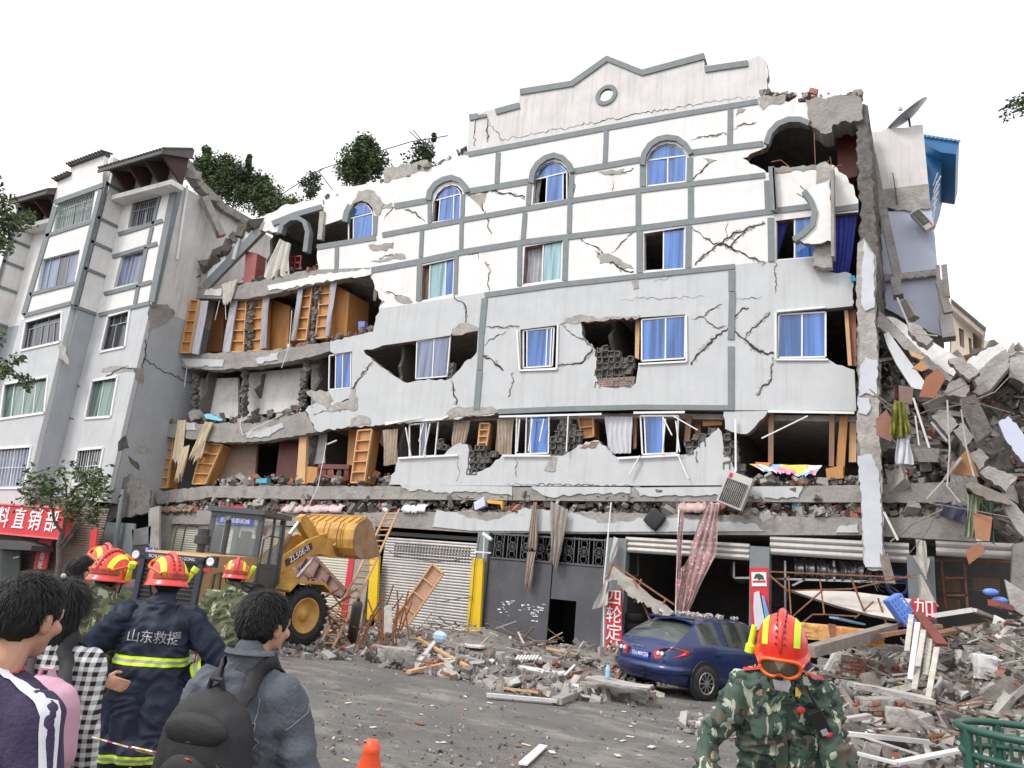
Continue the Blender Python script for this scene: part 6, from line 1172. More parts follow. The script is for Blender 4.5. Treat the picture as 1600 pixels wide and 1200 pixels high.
for nm,n,f_,lb_ in(('splintered_laths',420,lambda:(random.uniform(-2.6,6),random.uniform(-8.6,-1)),'broken laths and splinters tangled in the right rubble'),('splintered_laths',130,lambda:(random.uniform(-13,-6),random.gauss(-1.9,.9)),'broken laths and splinters along the gate rubble'),('splintered_laths',90,lambda:(random.uniform(-17,-12),random.gauss(-2.4,1.2)),'broken laths behind the loader wheel')):
 m=MB()
 for i in range(n):
  x,y=f_();z_=mound(x,y);L=random.uniform(.12,.8);a_=random.uniform(0,6.28);t_=random.gauss(0,.28);d=Vector((math.cos(a_)*math.cos(t_),math.sin(a_)*math.cos(t_),math.sin(t_)))*L*.5;p=Vector((x,y,z_+.05+abs(d.z)*.7+random.random()*.12));m.bar(p-d,p+d,random.uniform(.015,.07),random.uniform(.01,.03),mi=random.choices([0,1,2,3,4],[6,3,2,1,1])[0])
 tag(m.build(nm,[timber,timber_w,wood_b,debris_w,rust]),lb_,None,kind='stuff')
def GS(x,y,fwd=14.,up=.03):
 q=Vector(ray(x,y));q/=q.length;p=Vector(CAM)+q*4
 for i in range(420):
  p=p+q*.05
  if p.z<mound(p.x,p.y)+up and p.y<3:return Vector((p.x,p.y,mound(p.x,p.y)+up))
 return DF(x,y,fwd)
def stick(a,b,w,h,mt,name,label,cat,group=None,bend=0.):
 m=MB();a,b=Vector(a),Vector(b)
 if bend:
  n=8;P=[a.lerp(b,i/n)+Vector((0,0,bend*math.sin(math.pi*i/n)))for i in range(n+1)]
  for p,q in zip(P,P[1:]):m.bar(p,q,w,h)
 else:m.bar(a,b,w,h)
 return tag(m.build(name,mt),label,cat,group)
m=MB();random.seed(11)
for i in range(15):
 x,y=random.uniform(1385,1600),random.uniform(590,840);p=W(x,y,random.uniform(-1.6,-.6));d=Vector((random.uniform(-1,1),random.uniform(-.4,.4),random.uniform(-1,1))).normalized()*random.uniform(.3,1.);m.tube([p-d,p+Vector((random.uniform(-.1,.1),0,random.uniform(-.1,.1))),p+d],random.choice([.012,.02]),4)
tag(m.build('tangled_rods',timber),'tangle of thin rods and wires hanging in the collapsed right bay',None,kind='stuff')
for i,(a,b,w,mt,l)in enumerate([((1427,622),(1452,700),.07,debris_w,'white forked pipe leaning beside the green jacket'),((1430,650),(1436,696),.05,debris_w,'short upright white pipe beside the green jacket'),((1455,660),(1480,690),.08,metal,'dark metal rod crossing the collapsed bay'),((1381,800),(1403,844),.08,debris_w,'white strip dangling below the right beam'),((1447,780),(1475,750),.05,timber_w,'thin pale lath leaning on the right floor beam'),((1475,750),(1502,715),.09,metal,'grey bar propped on the right floor beam')]):stick(W(*a,-1.6),W(*b,-1.6),w,w*.6,mt,'loose_rod',l,'rod','loose rods in the collapsed right bay')
m=MB()
for l in[[(1480,625),(1484,700),(1480,760),(1500,785)],[(1502,640),(1510,700),(1522,745)],[(1402,465),(1425,520),(1465,525)]]:m.tube([W(x,y,-1.75)for x,y in l],.02,5)
tag(m.build('hanging_cables',timber_w),'pale cables hanging in loops over the collapsed right bay','cable',kind='stuff')
GH=lambda x,y,h=0:(lambda g_:Vector((g_.x,g_.y,mound(g_.x,g_.y)+h)))(in_px([(x-.5,y-.5),(x+.5,y-.5),(x+.5,y+.5),(x-.5,y+.5)])())
def GD(x,y,fwd):return DF(x,y,fwd)
PL=[((1424,961),(1417,1018),12.6,timber_w,'first white fence slat from the left in the leaning row'),((1434,973),(1422,1062),12.3,debris_w,'second, brightest and longest white slat of the leaning row'),((1443,985),(1434,1042),12.2,timber_w,'third white fence slat of the leaning row, upper piece'),((1434,1045),(1428,1078),12.0,timber_w,'lower broken piece below the third fence slat'),((1453,999),(1446,1055),12.2,timber_w,'fourth white fence slat of the leaning row'),((1464,1012),(1450,1092),11.8,timber_w,'fifth and rightmost white fence slat of the leaning row')]
for a,b,f_,mt,l in PL:stick(GD(*a,f_),GD(*b,f_-.5),.075,.03,timber_w if 'second' not in l else debris_w,'fence_lath',l,'fence slat','white fence slats leaning on the rubble')
for a,b,fa,fb,w,h,mt,l,cat in[((1434,958),(1472,1008),13,12,.17,.05,wood_d,'dark brown plank slanting beside the white fence slats','plank'),((1265,1018),(1395,982),12.5,14,.19,.17,timber,'thick grey timber log lying behind the right helmet','log'),((1375,988),(1432,965),14,14,.1,.06,wood_d,'thin brown pole end beside the log','pole'),((1375,993),(1470,978),13.4,13.2,.2,.06,wood_b,'brown plank lying behind the fence slats','plank'),((1455,992),(1545,976),13,12.6,.22,.06,wood_b,'wide brown plank right of the fence slats','plank'),((1460,962),(1520,953),14,13.6,.12,.08,debris_w,'white gutter piece rising on the rubble at the right','gutter'),((1520,953),(1558,968),13.6,12.8,.12,.06,debris_w,'white gutter piece falling to the right on the rubble','gutter'),((1552,942),(1605,962),13,12.5,.16,.1,mat('red_painted_beam',(.25,.05,.045),.5),'dark red painted beam at the far right','beam'),((1420,1090),(1520,1128),9.4,8.6,.09,.05,timber,'long grey lath lying towards the green basket','lath'),((1450,1088),(1560,1120),9.6,8.8,.12,.05,timber_w,'long pale board behind the green basket','board'),((1440,1100),(1510,1140),9.,8.5,.06,.04,timber,'thin lath in front of the long pale board','lath'),((1315,1146),(1453,1160),8.6,8.2,.12,.05,debris_w,'straight white strip lying flat before the brick slab','strip'),((1290,1048),(1305,1022),11.5,11.5,.08,.05,timber_w,'pale splinter standing behind the radio','splinter'),((1303,1085),(1340,1050),10,10.5,.1,.05,timber,'grey lath behind the rescuer on the right','lath'),((1315,1068),(1425,1060),10.6,10.4,.07,.04,timber_w,'white lath lying across the brick rubble','lath'),((1320,1125),(1358,1120),9,9,.12,.06,timber_w,'short pale board near the brick slab','board'),((1180+122,1100),(1310,1122),9,9,.05,.03,debris_w,'short white strip behind the rescuer on the right','strip')]:
 A_,B_=(GD(*a,fa),GD(*b,fb))if cat in('post','splinter','log','pole')or 'dark brown plank' in l else(GS(*a,fa,.06 if a[1]<1110 else.2),GS(*b,fb,.06 if a[1]<1110 else.2));stick(A_,B_,w,h,mt,'loose_'+cat,l,cat)
stick(GS(1340,1178,9,.2),GS(1400,1192,9,.16),.12,.03,debris_w,'bent_strip','bent white strip lying lowest at the right, left half','strip');stick(GS(1400,1192,9,.16),GS(1508,1172,9,.3),.12,.03,debris_w,'bent_strip','bent white strip lying lowest at the right, curving up to the basket','strip')
def pxof(p):
 v=np.array(p)-CAM;c_=(v@Rw)*eh+(v@Fw)*Fc-v[2]*Dn;return 800+F*c_[0]/c_[2],600+F*c_[1]/c_[2]
def brickwork(p,yaw,nx,ny,nz,label):
 p=Vector(p);x_,y_=pxof(p);p=GS(x_,y_+8,12,.02)
 m=MB();R=Matrix.Rotation(yaw,3,'Z')@Matrix.Rotation(random.uniform(-.12,.12),3,'Y');p=Vector(p)
 for k in range(nz):
  for i in range(nx):
   for j in range(ny):
    if random.random()<(.35 if i in(0,nx-1)or k==nz-1 else.04):continue
    R2=R@Matrix.Rotation(random.gauss(0,.05),3,'Z');m.chunk(p+R@Vector(((i-nx/2+(k%2)*.5)*.122,(j-ny/2)*.12,k*.066-.03)),(.112,.112,.056),random.choices([0,1,2],[5,3,2])[0],.09,R2)
 m.chunk(p+R@Vector((0,0,nz*.033-.03)),(nx*.115,ny*.115,nz*.062),1,.04,R)
 return tag(m.build('brick_wall_chunk',[brick_r,conc,brk]),label,'wall chunk')
def chunkobj(px,py,fwd,size,mt,name,label,cat,yaw=0.,jag=.12,tilt=0.,tex=None):
 p=DF(px,py,fwd)
 if 'flat_concrete' not in name:p=GS(px,py+size[2]*30,fwd,0);p.z+=size[2]*.42
 R=Matrix.Rotation(yaw,3,'Z')@Matrix.Rotation(tilt,3,'Y');b=bmesh.new();bmesh.ops.create_cube(b,size=1);bmesh.ops.subdivide_edges(b,edges=b.edges,cuts=7,use_grid_fill=True);k=random.uniform(0,50);m=MB()
 for v in b.verts:
  q=Vector((v.co.x*size[0],v.co.y*size[1],v.co.z*size[2]));e=sum(abs(c)>.45 for c in v.co);s_=min(size)*.35+.02;n=noise.noise_vector(q*(1.6/max(size))+Vector((k,0,0)))*jag*1.6*max(size)*.6+noise.noise_vector(q*14+Vector((0,k,0)))*.03*(1 if e>1 else.25)
  if e>1:q*=1-random.uniform(0,.05)
  v.co=q+Vector((n.x,n.y,n.z*.4))
 m.add([p+R@v.co for v in b.verts],[[v.index for v in f.verts]for f in b.faces]);b.free()
 return tag(m.build(name,mt),label,cat)
brickwork(DF(1358,1050,11),.7,8,3,5,'dark red chunk of brick wall lying on the rubble behind the radio');brickwork(DF(1388,1108,9.3),.45,7,3,4,'chunk of brick wall with a concrete top in front of the fence slats');chunkobj(1390,1082,10.1,(.95,.5,.07),conc_l,'flat_concrete_piece','flat concrete piece on the brick wall chunk','slab',.25,.06,.08)
chunkobj(1415,1128,8.8,(.5,.3,.26),conc_l,'concrete_block','square grey concrete block with a white top at the lower right','block',.1,.05);chunkobj(1541,1050,11.5,(.28,.25,.36),debris_w,'foam_block','bright white foam block standing on the right rubble','block',.2,.1);chunkobj(1512,1090,10,(.18,.18,.1),debris_w,'foam_piece','small rounded white foam piece near the green basket','block',.2,.2)
chunkobj(1487,1020,12,(.8,.5,.05),debris_w,'white_board','white board lying flat right of the fence slats','board',.3,.1,.1);chunkobj(1400,1020,12.2,(.9,.4,.3),conc_d,'dark_slab','dark slab shadowed behind the fence slats','slab',.2,.1)
o=chunkobj(1312,993,14.2,(1.35,.8,.26),mat('orange_patterned_mattress',(.62,.34,.12),.9,.45,9,stain=(.55,.12,.06)),'mattress','orange patterned mattress on the rubble behind the right helmet','mattress',.3,.05)
stick(DF(1300,975,13.9),DF(1299,1003,13.9),.12,.12,brick_r,'brick_stump','short brick stump standing in front of the orange mattress','brick')
o=local_root('blue_crate',DF(1408,953,14),'bright blue plastic crate tipped on the rubble','crate');o.rotation_euler=(0,math.radians(55),math.radians(20))
cb=mat('crate_blue',(.12,.25,.72),.45,.1,3);m=MB()
for(c,s)in(((0,0,-.13),(.5,.34,.02)),((-.25,0,0),(.02,.34,.26)),((.25,0,0),(.02,.34,.26))):m.box(c,s)
for k in range(5):
 for y in(-.17,.17):m.box((0,y,-.11+k*.055),(.5,.015,.03))
for k in range(7):
 for y in(-.17,.17):m.box((-.24+k*.08,y,0),(.02,.018,.26))
m.build('crate_body',cb,o)
stick(DF(1303,965,14),DF(1345,975,14.5),.18,.03,MATS['sky_blue_sheet'],'blue_sheet','bright blue sheet strip behind the right helmet','sheet')
for x,y,l in[(1548,925,'small blue bottle on the right rubble'),(1562,938,'blue plastic bag on the right rubble')]:p=DF(x,y,14);m=MB();m.sphere(p,.11,8,sc3=(1.2,.5,.6));tag(m.build('blue_bag',cb,smooth=True),l,'bag')
# middle rubble pieces
MID=[('concrete_slab',(608,990),15.6,(1.0,.7,.14),conc_l,'pale concrete slab carrying a broken post by the ladder','slab',.15),('concrete_block',(620,1028),14.6,(.75,.35,.32),conc_l,'long concrete block in front of the slab by the ladder','block',.35),('brick_wall_chunk',(588,1012),15,(.35,.35,.35),brk,'small cube of brickwork under the slab by the ladder','wall chunk',.2),('brick_wall_chunk',(738,1022),16.3,(.75,.35,.2),brk,'low brick remnant below the yellow panel','wall chunk',.2),('white_sheet',(738,1010),16.2,(.6,.35,.05),debris_w,'white sheet lying on the low brick remnant','sheet',.2),('foam_slab',(843,1052),14,(.75,.4,.1),debris_w,'jagged white foam slab in the middle of the street rubble','slab',-.2),('foam_slab',(872,1055),13.8,(.25,.2,.1),debris_w,'small white foam scrap right of the jagged foam slab','slab',.3),('concrete_slab',(965,1082),12.4,(1.15,.6,.22),conc,'long grey concrete slab left of the blue car','slab',.15),('flat_concrete_piece',(970,1068),13.6,(1.1,.5,.05),conc_l,'pale slab on top of the grey slab left of the car','slab',.15),('brick_piece',(668,1040),14,(.22,.2,.14),brick_r,'orange brick lump in the left street rubble','brick',.3),('brick_piece',(860,1020),15.8,(.4,.3,.2),brk,'brickwork lump before the open wicket door','brick',.3),('concrete_lump',(780,1030),15,(.18,.18,.28),conc_l,'upright concrete lump below the grey gate','block',.3)]
for nm,(px,py),f_,sz,mt,l,cat,yw in MID:
 if mt is brk:brickwork(DF(px,py+6,f_),yw,max(2,int(sz[0]/.12)),2,max(2,int(sz[2]/.07)),l)
 else:chunkobj(px,py,f_,sz,mt,nm,l,cat,yw,.12 if 'foam' not in nm else.22)
for a,b,fa,fb,w,h,mt,l,cat in[((606,990),(606,948),15.4,15.6,.12,.12,timber_w,'short broken post standing on the pale slab','post'),((652,998),(730,1042),14.8,14.2,.12,.05,wood_l,'long pale plank lying diagonally in the left street rubble','plank'),((655,1035),(688,992),14.6,15.2,.09,.06,debris_w,'white window profile rising in the left street rubble','profile'),((652,1040),(732,1026),14,14,.1,.06,debris_w,'white window profile lying level in the left street rubble','profile'),((638,1050),(720,1032),13.8,14,.09,.05,wood_l,'pale lath in front of the level white profile','lath'),((692,1030),(712,1058),14,13.6,.15,.05,timber_w,'short wide board end in the left street rubble','board'),((760,1086),(870,1096),12.8,12.4,.09,.05,debris_w,'long white frame piece lying in front of the rubble','profile'),((870,1096),(915,1078),12.4,12.6,.16,.1,conc,'grey end of the long white frame piece','profile'),((890,1054),(985,1037),13.6,13.8,.1,.08,wood_b,'brown plank lying towards the car','plank'),((880,1058),(898,1040),13.6,13.8,.05,.04,debris_w,'short white strip before the brown plank','strip'),((984,1040),(972,1062),13.4,13.2,.09,.05,metal,'grey strip leaning left of the car','strip'),((855,1013),(910,1025),15.8,15.4,.07,.05,wood_l,'thin plank before the gate doorway','plank'),((905,1062),(940,1062),12.8,12.8,.1,.05,wood,'short orange lath on the pale slab','lath'),((785,1075),(860,1085),12.9,12.8,.05,.03,wood_l,'thin yellow lath inside the long white frame piece','lath'),((690,1000),(640,1000),15.4,15.2,.05,.04,wood_b,'dark lath across the top of the left street rubble','lath')]:
 A_,B_=(GD(*a,fa),GD(*b,fb))if cat in('post','splinter','log','pole')or 'dark brown plank' in l else(GS(*a,fa,.06 if a[1]<1110 else.2),GS(*b,fb,.06 if a[1]<1110 else.2));stick(A_,B_,w,h,mt,'loose_'+cat,l,cat)
p=DF(497+190,995,15);m=MB();m.sphere(p,.14,8,sc3=(1.2,.5,.8));tag(m.build('blue_bag',mat('pale_blue_plastic',(.4,.52,.7),.4)),'pale blue plastic tied on the white profile','bag')
for x in range(7):stick(DF(806+x*5,1031,15.2),DF(811+x*5,1024,15.3),.04,.02,debris_w,'white_lath',['first','second','third','fourth','fifth','sixth','seventh'][x]+' short white slat from the left below the gate','slat','short white slats below the gate')
o=local_root('water_bottle',G(949,1062,.32),'small clear blue water bottle standing on the grey slab','bottle');m=MB();m.lathe([(0,0),(.032,0),(.033,.05),(.03,.1),(.033,.15),(.012,.19),(.012,.2)],n=14);m.build('bottle',mat('bottle_blue',(.35,.6,.75),.15),o,smooth=True);m=MB();m.lathe([(0,.225),(.016,.225),(.016,.2),(0,.2)],n=12);m.build('cap',mat('cap_blue',(.05,.2,.6),.4),o);o.scale=(1.25,1.25,1.25)
# ladder, leaning cupboard side, gas cylinder, truss
o=empty('wooden_ladder',G(505,1012),'long thin wooden ladder leaning up to the shop roof beside the bucket','ladder')
la,lb2=G(496,1014),G(519,1014);ta,tb=W(606,797,-.5),W(624,796,-.45);lm=mat('orange_bamboo',(.52,.30,.16),.7,.2,4)
for a,b in((la,ta),(lb2,tb)):m=MB();m.tube([a,a.lerp(b,.5)+Vector((0,0,-.12)),b],.035,7);m.build('rail',lm,o)
for i in range(21):t=(i+.7)/21.5;mid=4*t*(1-t)*-.12;v=Vector((0,0,mid));m=MB();m.tube([la.lerp(ta,t)+v,lb2.lerp(tb,t)+v],.022,6);m.build('rung',lm,o)
o=empty('leaning_cupboard_side',W(625,975,-1.2),'pale wooden cupboard panel with battens leaning against the grey shutter','cupboard panel')
Q=[(676,881),(693,896),(635,981),(616,966)];m=MB();panel(m,Q,-1.15,-1.1);m.build('board',mat('plywood',(.48,.29,.2),.7,.15,3),o)
P=[W(*q,-1.2)for q in Q];m=MB()
for a,b in zip(P,P[1:]+P[:1]):m.bar(a,b,.05,.05,up=(0,1,0))
for i in range(1,4):m.bar(P[0].lerp(P[3],i/4),P[1].lerp(P[2],i/4),.035,.04,up=(0,1,0))
m.build('batten',wood_l,o)
o=empty('gas_cylinder',G(548,1008),'dark grey gas cylinder leaning beside the ladder foot','gas cylinder');a,b=G(548,1008),DF(560,938,17.6);m=MB();m.tube([a,a.lerp(b,.9),b],[.12,.12,.04],14);m.build('body',mat('cylinder_grey',(.10,.10,.10),.5,.2,4),o,smooth=True);m=MB();m.tube([b,b+(b-a).normalized()*.12],.04,8);m.build('valve',rust,o)
o=empty('steel_tailgate',W(500,930,-3),'rusty brown ribbed steel truck side lying tilted under the loader boom','steel panel');Q=[(462,884),(487,864),(540,922),(532,934),(472,912),(448,900)];m=MB();panel(m,Q,-2.6,-2.5);m.build('sheet',mat('brown_steel',(.27,.17,.14),.7,.3,4),o)
for a,b in(((462,884),(532,934)),((487,864),(540,922)),((448,900),(532,934)),((500,879),(484,912)),((516,896),(505,922)),((478,872),(463,900))):m=MB();m.bar(W(*a,-2.66),W(*b,-2.66),.07,.06);m.build('rib',mat('brown_steel_rib',(.2,.11,.09),.7),o)
m=MB();random.seed(3)
for i in range(40):p=DF(random.uniform(430,545),random.uniform(925,1000),random.uniform(18.2,19));d=Vector((random.uniform(-1,1),random.uniform(-.3,.3),random.uniform(-.6,.8))).normalized()*random.uniform(.2,.7);m.tube([p-d,p+d],.02,4)
for i in range(26):p=DF(random.uniform(560,640),random.uniform(940,1000),random.uniform(16.8,17.6));d=Vector((random.uniform(-.3,.3),0,random.uniform(.3,1))).normalized()*random.uniform(.2,.5);m.tube([p-d,p+d],.016,4)
tag(m.build('scrap_rods',rust),'rusty rods and laths sticking up behind the front wheel',None,kind='stuff')
# cone, strip on the road, tape, planter basket
o=local_root('traffic_cone',G(569,1262),'orange traffic cone at the bottom edge of the photo','traffic cone');p=G(569,1262);hh=(DF(569,1155,(p-Vector(CAM)).dot(Vector(Fw)))).z;cm=mat('cone_orange',(.85,.10,.03),.45,.06,4)
m=MB();m.lathe([(.19,.03),(.17,.06),(.062,hh-.1),(.066,hh-.09),(.066,hh-.05),(.05,hh-.03),(.045,hh),(.02,hh+.005),(0,hh)],n=28);m.build('cone_body',cm,o,smooth=True);m=MB();m.box((0,0,.016),(.42,.42,.03));m.build('base',cm,o)
m=MB();a,b=G(817,1194,.02),G(849,1165,.02);m.bar(a,b,.09,.02);tag(m.build('white_lath',white),'white broken slat lying alone on the open street','slat')
for x,y,c,l in[(568,1118,white,'white paper scrap left of the street centre'),(733,1128,timber_w,'white shard right of the traffic cone'),(1015,1130,conc_l,'pale lump on the street before the car'),(1160,1122,white,'crumpled white sheet left of the rescuer on the right')]:pass
m=MB();random.seed(5)
for i in range(34):x,y=random.uniform(470,1100),random.uniform(1060,1215);p=G(x,y,.012+gz(G(x,y).x,G(x,y).y));m.box(p,(random.uniform(.03,.14),random.uniform(.02,.07),.008),Matrix.Rotation(random.uniform(0,3),3,'Z'),mi=random.choice([0,0,1,2]))
tag(m.build('paper_litter',[debris_w,cur_c,brick_r]),'scraps of paper and plaster scattered on the street',None,kind='stuff')
cg_=mat('green_basket_paint',(.02,.085,.06),.45,.15,3)
o=empty('green_basket',DF(1600,1180,3.6)*1.,'green tubular steel street basket at the lower right corner','basket')
cc=DF(1628,1150,3.4);RR=.31;m=MB();ringp=lambda z_,r_:[cc+Vector((r_*math.cos(a_*math.pi/16),r_*math.sin(a_*math.pi/16),z_))for a_ in range(33)]
m.tube(ringp(0,RR),.016,8);m.tube(ringp(-.1,RR*.96),.014,6);m.tube(ringp(-.75,RR*.8),.014,6);m.build('ring',cg_,o,smooth=True)
for a_ in range(28):an=a_*math.pi/14;m=MB();m.tube([cc+Vector((RR*.96*math.cos(an),RR*.96*math.sin(an),-.02)),cc+Vector((RR*.8*math.cos(an),RR*.8*math.sin(an),-.75))],.007,5);m.build('bar',cg_,o)
for a_ in range(4):an=a_*math.pi/2+.5;m=MB();m.tube([cc+Vector((RR*math.cos(an),RR*math.sin(an),-.0)),cc+Vector((RR*.82*math.cos(an),RR*.82*math.sin(an),-cc.z))],.018,6);m.build('leg',cg_,o)
# ================= people =================
from mathutils.bvhtree import BVHTree
def blob(prims,vox,smooth=6,mx=None):
 m=MB()
 for p in prims:
  if p[0]=='c':
   _,a,ra,b,rb=p;a,b=Vector(a),Vector(b);m.tube([a,a.lerp(b,.5),b],[ra,(ra+rb)/2,rb],12);m.sphere(a,ra*1.0,12);m.sphere(b,rb*1.0,12)
  else:
   _,c,r,R=p;o=len(m.v);m.sphere((0,0,0),1,16,sc3=r);R=R or Matrix.Identity(3)
   for i in range(o,len(m.v)):m.v[i]=R@m.v[i]+Vector(c)
 if mx is not None:m.v=[mx@v for v in m.v]
 ob=m.build('tmp',[],None,origin=(0,0,0),weld=True)
 r=ob.modifiers.new('r','REMESH');r.mode='VOXEL';r.voxel_size=vox
 s=ob.modifiers.new('s','SMOOTH');s.iterations=smooth;s.factor=.5
 bpy.context.view_layer.update();me=bpy.data.meshes.new_from_object(ob.evaluated_get(bpy.context.evaluated_depsgraph_get()))
 old=ob.data;bpy.data.objects.remove(ob);bpy.data.meshes.remove(old);return me
def fold(me,amp=.012,sc=(7,7,3),seed=0,fine=.3,cut=None):
 nrm=[v.normal.copy()for v in me.vertices]
 if amp>.01 and cut is None:
  for v,n in zip(me.vertices,nrm):
   p=v.co;q=Vector((p.x*9+seed,p.y*9,p.z*16+3*noise.noise(p*4)));v.co=p+n*amp*.55*(1-abs(noise.noise(q))*3.2)
 for v,n in zip(me.vertices,nrm):
  p=v.co;q=Vector((p.x*sc[0]+seed,p.y*sc[1],p.z*sc[2]+seed*2));d=noise.noise(q+Vector((noise.noise(q*.7)*1.5,0,0)));d=(1-abs(d)*3)*.75+.35*noise.noise(q*2.3)
  v.co=p+n*amp*d
 me.update();return me
def put(me,name,mt,parent,smooth=True):
 me.name=name;me.materials.clear();me.materials.append(mt)
 if smooth:me.polygons.foreach_set('use_smooth',[True]*len(me.polygons))
 o=bpy.data.objects.new(name,me);COL.objects.link(o);o.parent=parent;return o
skin=mat('skin',(.50,.27,.18),.55,.12,12,bump=.05,bscale=60,stain=(.42,.2,.14));hairm=mat('black_hair',(.010,.008,.008),.55,.5,30,spec=.3)
def hand(prims,wrist,d,palm_n,curl=.4,s=1.,thumb=1):
 """palm + four fingers + thumb; d = direction of the hand, palm_n = side the palm faces, thumb = side"""
 w=Vector(wrist);d=Vector(d).normalized();n=Vector(palm_n);n=(n-d*n.dot(d)).normalized();sd=d.cross(n)*thumb
 R=Matrix((sd,d,n)).transposed()
 prims.append(('e',w+d*.045*s,(.040*s,.050*s,.016*s),R))
 for i,(L,off)in enumerate(((.072,.030),(.080,.010),(.075,-.010),(.058,-.029))):
  b=w+d*.085*s+sd*off*s;dr=(d*math.cos(curl)+n*math.sin(curl)+sd*off*1.5).normalized();k=b+dr*L*.45*s;d2=(d*math.cos(curl*2.2)+n*math.sin(curl*2.2)).normalized();e=k+d2*L*.5*s
  prims+=[('c',b-d*.02*s,.0095*s,k,.0088*s),('c',k,.0088*s,e,.0075*s)]
 b=w+d*.03*s+sd*.03*s;k=b+(d*.6+sd*.75+n*.3).normalized()*.035*s;e=k+(d*.9+sd*.2+n*.35).normalized()*.03*s;prims+=[('c',b,.012*s,k,.0105*s),('c',k,.0105*s,e,.009*s)]
def head_prims(c,R):
 """head centred at c (eye level), looking along +Y"""
 P=[];E=lambda p,r:P.append(('e',Vector(c)+R@Vector(p),r,R));Cc=lambda a,ra,b,rb:P.append(('c',Vector(c)+R@Vector(a),ra,Vector(c)+R@Vector(b),rb))
 E((0,-.015,.03),(.076,.095,.088));E((0,.02,-.02),(.066,.075,.085));E((0,.045,-.075),(.045,.045,.035));E((0,.062,-.088),(.022,.022,.02));Cc((0,.088,.02),.010,(0,.108,-.022),.0135)
 for s in(-1,1):E((s*.030,.078,.018),(.02,.016,.013));E((s*.045,.062,-.02),(.024,.024,.022));E((s*.078,-.012,-.012),(.010,.022,.032));E((s*.083,-.018,.002),(.008,.018,.02));E((s*.012,.1,-.026),(.009,.01,.008))
 E((0,.088,-.05),(.024,.013,.006));E((0,.086,-.061),(.02,.012,.006));E((0,.082,.036),(.05,.015,.010))
 return P
def make_body(name,parent,J,vox=.009,hands=()):
 """one continuous skin surface from hip to head and finger tips"""
 P=list(head_prims(J['head'],J['HR']));nb,hc=Vector(J['neck']),Vector(J['head'])
 P.append(('c',nb,.056,hc+J['HR']@Vector((0,-.02,-.06)),.052));ch=Vector(J['chest']);hp=Vector(J['hip'])
 P+=[('e',ch,(.16,.10,.2),J['TR']),('c',ch,.11,hp,.12),('c',nb-Vector((0,0,.06)),.07,ch,.1)]
 for s,k in((-1,'L'),(1,'R')):
  sh,el,wr=(Vector(J[q+k])for q in('sh','el','wr'));P+=[('c',sh,.045,el,.036),('c',el,.036,wr,.026),('c',sh,.042,nb-Vector((0,0,.1)),.045)]
  hj,kn,an=(Vector(J[q+k])for q in('hj','kn','an'));P+=[('c',hp,.11,hj,.085),('c',hj,.082,kn,.052),('c',kn,.052,an,.036),('c',an,.036,an+Vector((0,.15,-.04)),.03)]
  if k in J['hands']:hand(P,wr,*J['hands'][k])
 return put(blob(P,vox,3),name,skin,parent)
def std(H,lean=0.,head_yaw=0.,head_pitch=0.,head_roll=0.,sw=.185,shrug=0.):
 TR=Matrix.Rotation(-lean,3,'X');hip=Vector((0,0,.53*H));up=lambda x,y,z_:hip+TR@Vector((x,y,z_-.53*H))
 HR=TR@Matrix.Rotation(head_yaw,3,'Z')@Matrix.Rotation(head_pitch,3,'X')@Matrix.Rotation(head_roll,3,'Y');neck=up(0,-.01,.855*H);c=neck+TR@Vector((0,.02,.02))+HR@Vector((0,.02,.93*H-.875*H+.02))
 J=dict(TR=TR,HR=HR,hip=hip,chest=up(0,0,.73*H),neck=neck,head=c,shL=up(-sw,-.01,.795*H+shrug),shR=up(sw,-.01,.795*H+shrug),elL=up(-sw-.05,-.03,.63*H),elR=up(sw+.05,-.03,.63*H),wrL=up(-sw-.06,.03,.48*H),wrR=up(sw+.06,.03,.48*H),hands={})
 for s,k in((-1,'L'),(1,'R')):J['hj'+k]=Vector((s*.09,0,.50*H));J['kn'+k]=Vector((s*.11,.01,.28*H));J['an'+k]=Vector((s*.12,-.02,.06))
 return J
def trousers(J,parent,mt,name='trousers',r=1.):
 P=[('e',J['hip'],(.17,.12,.12),None)]
 for k in 'LR':P+=[('c',J['hip'],.13,J['hj'+k],.11),('c',J['hj'+k],.11*r,J['kn'+k],.085*r),('c',J['kn'+k],.085*r,J['an'+k],.075*r)]
 o=put(fold(blob(P,.016,6),.012),name,mt,parent)
 for k in 'LR':
  a=J['an'+k];me=blob([('c',a+Vector((0,-.03,0)),.055,a+Vector((0,.0,-.015)),.045),('c',a,.045,a+Vector((0,.16,-.03)),.035)],.012,3);put(me,'shoe',black,parent)
 return o
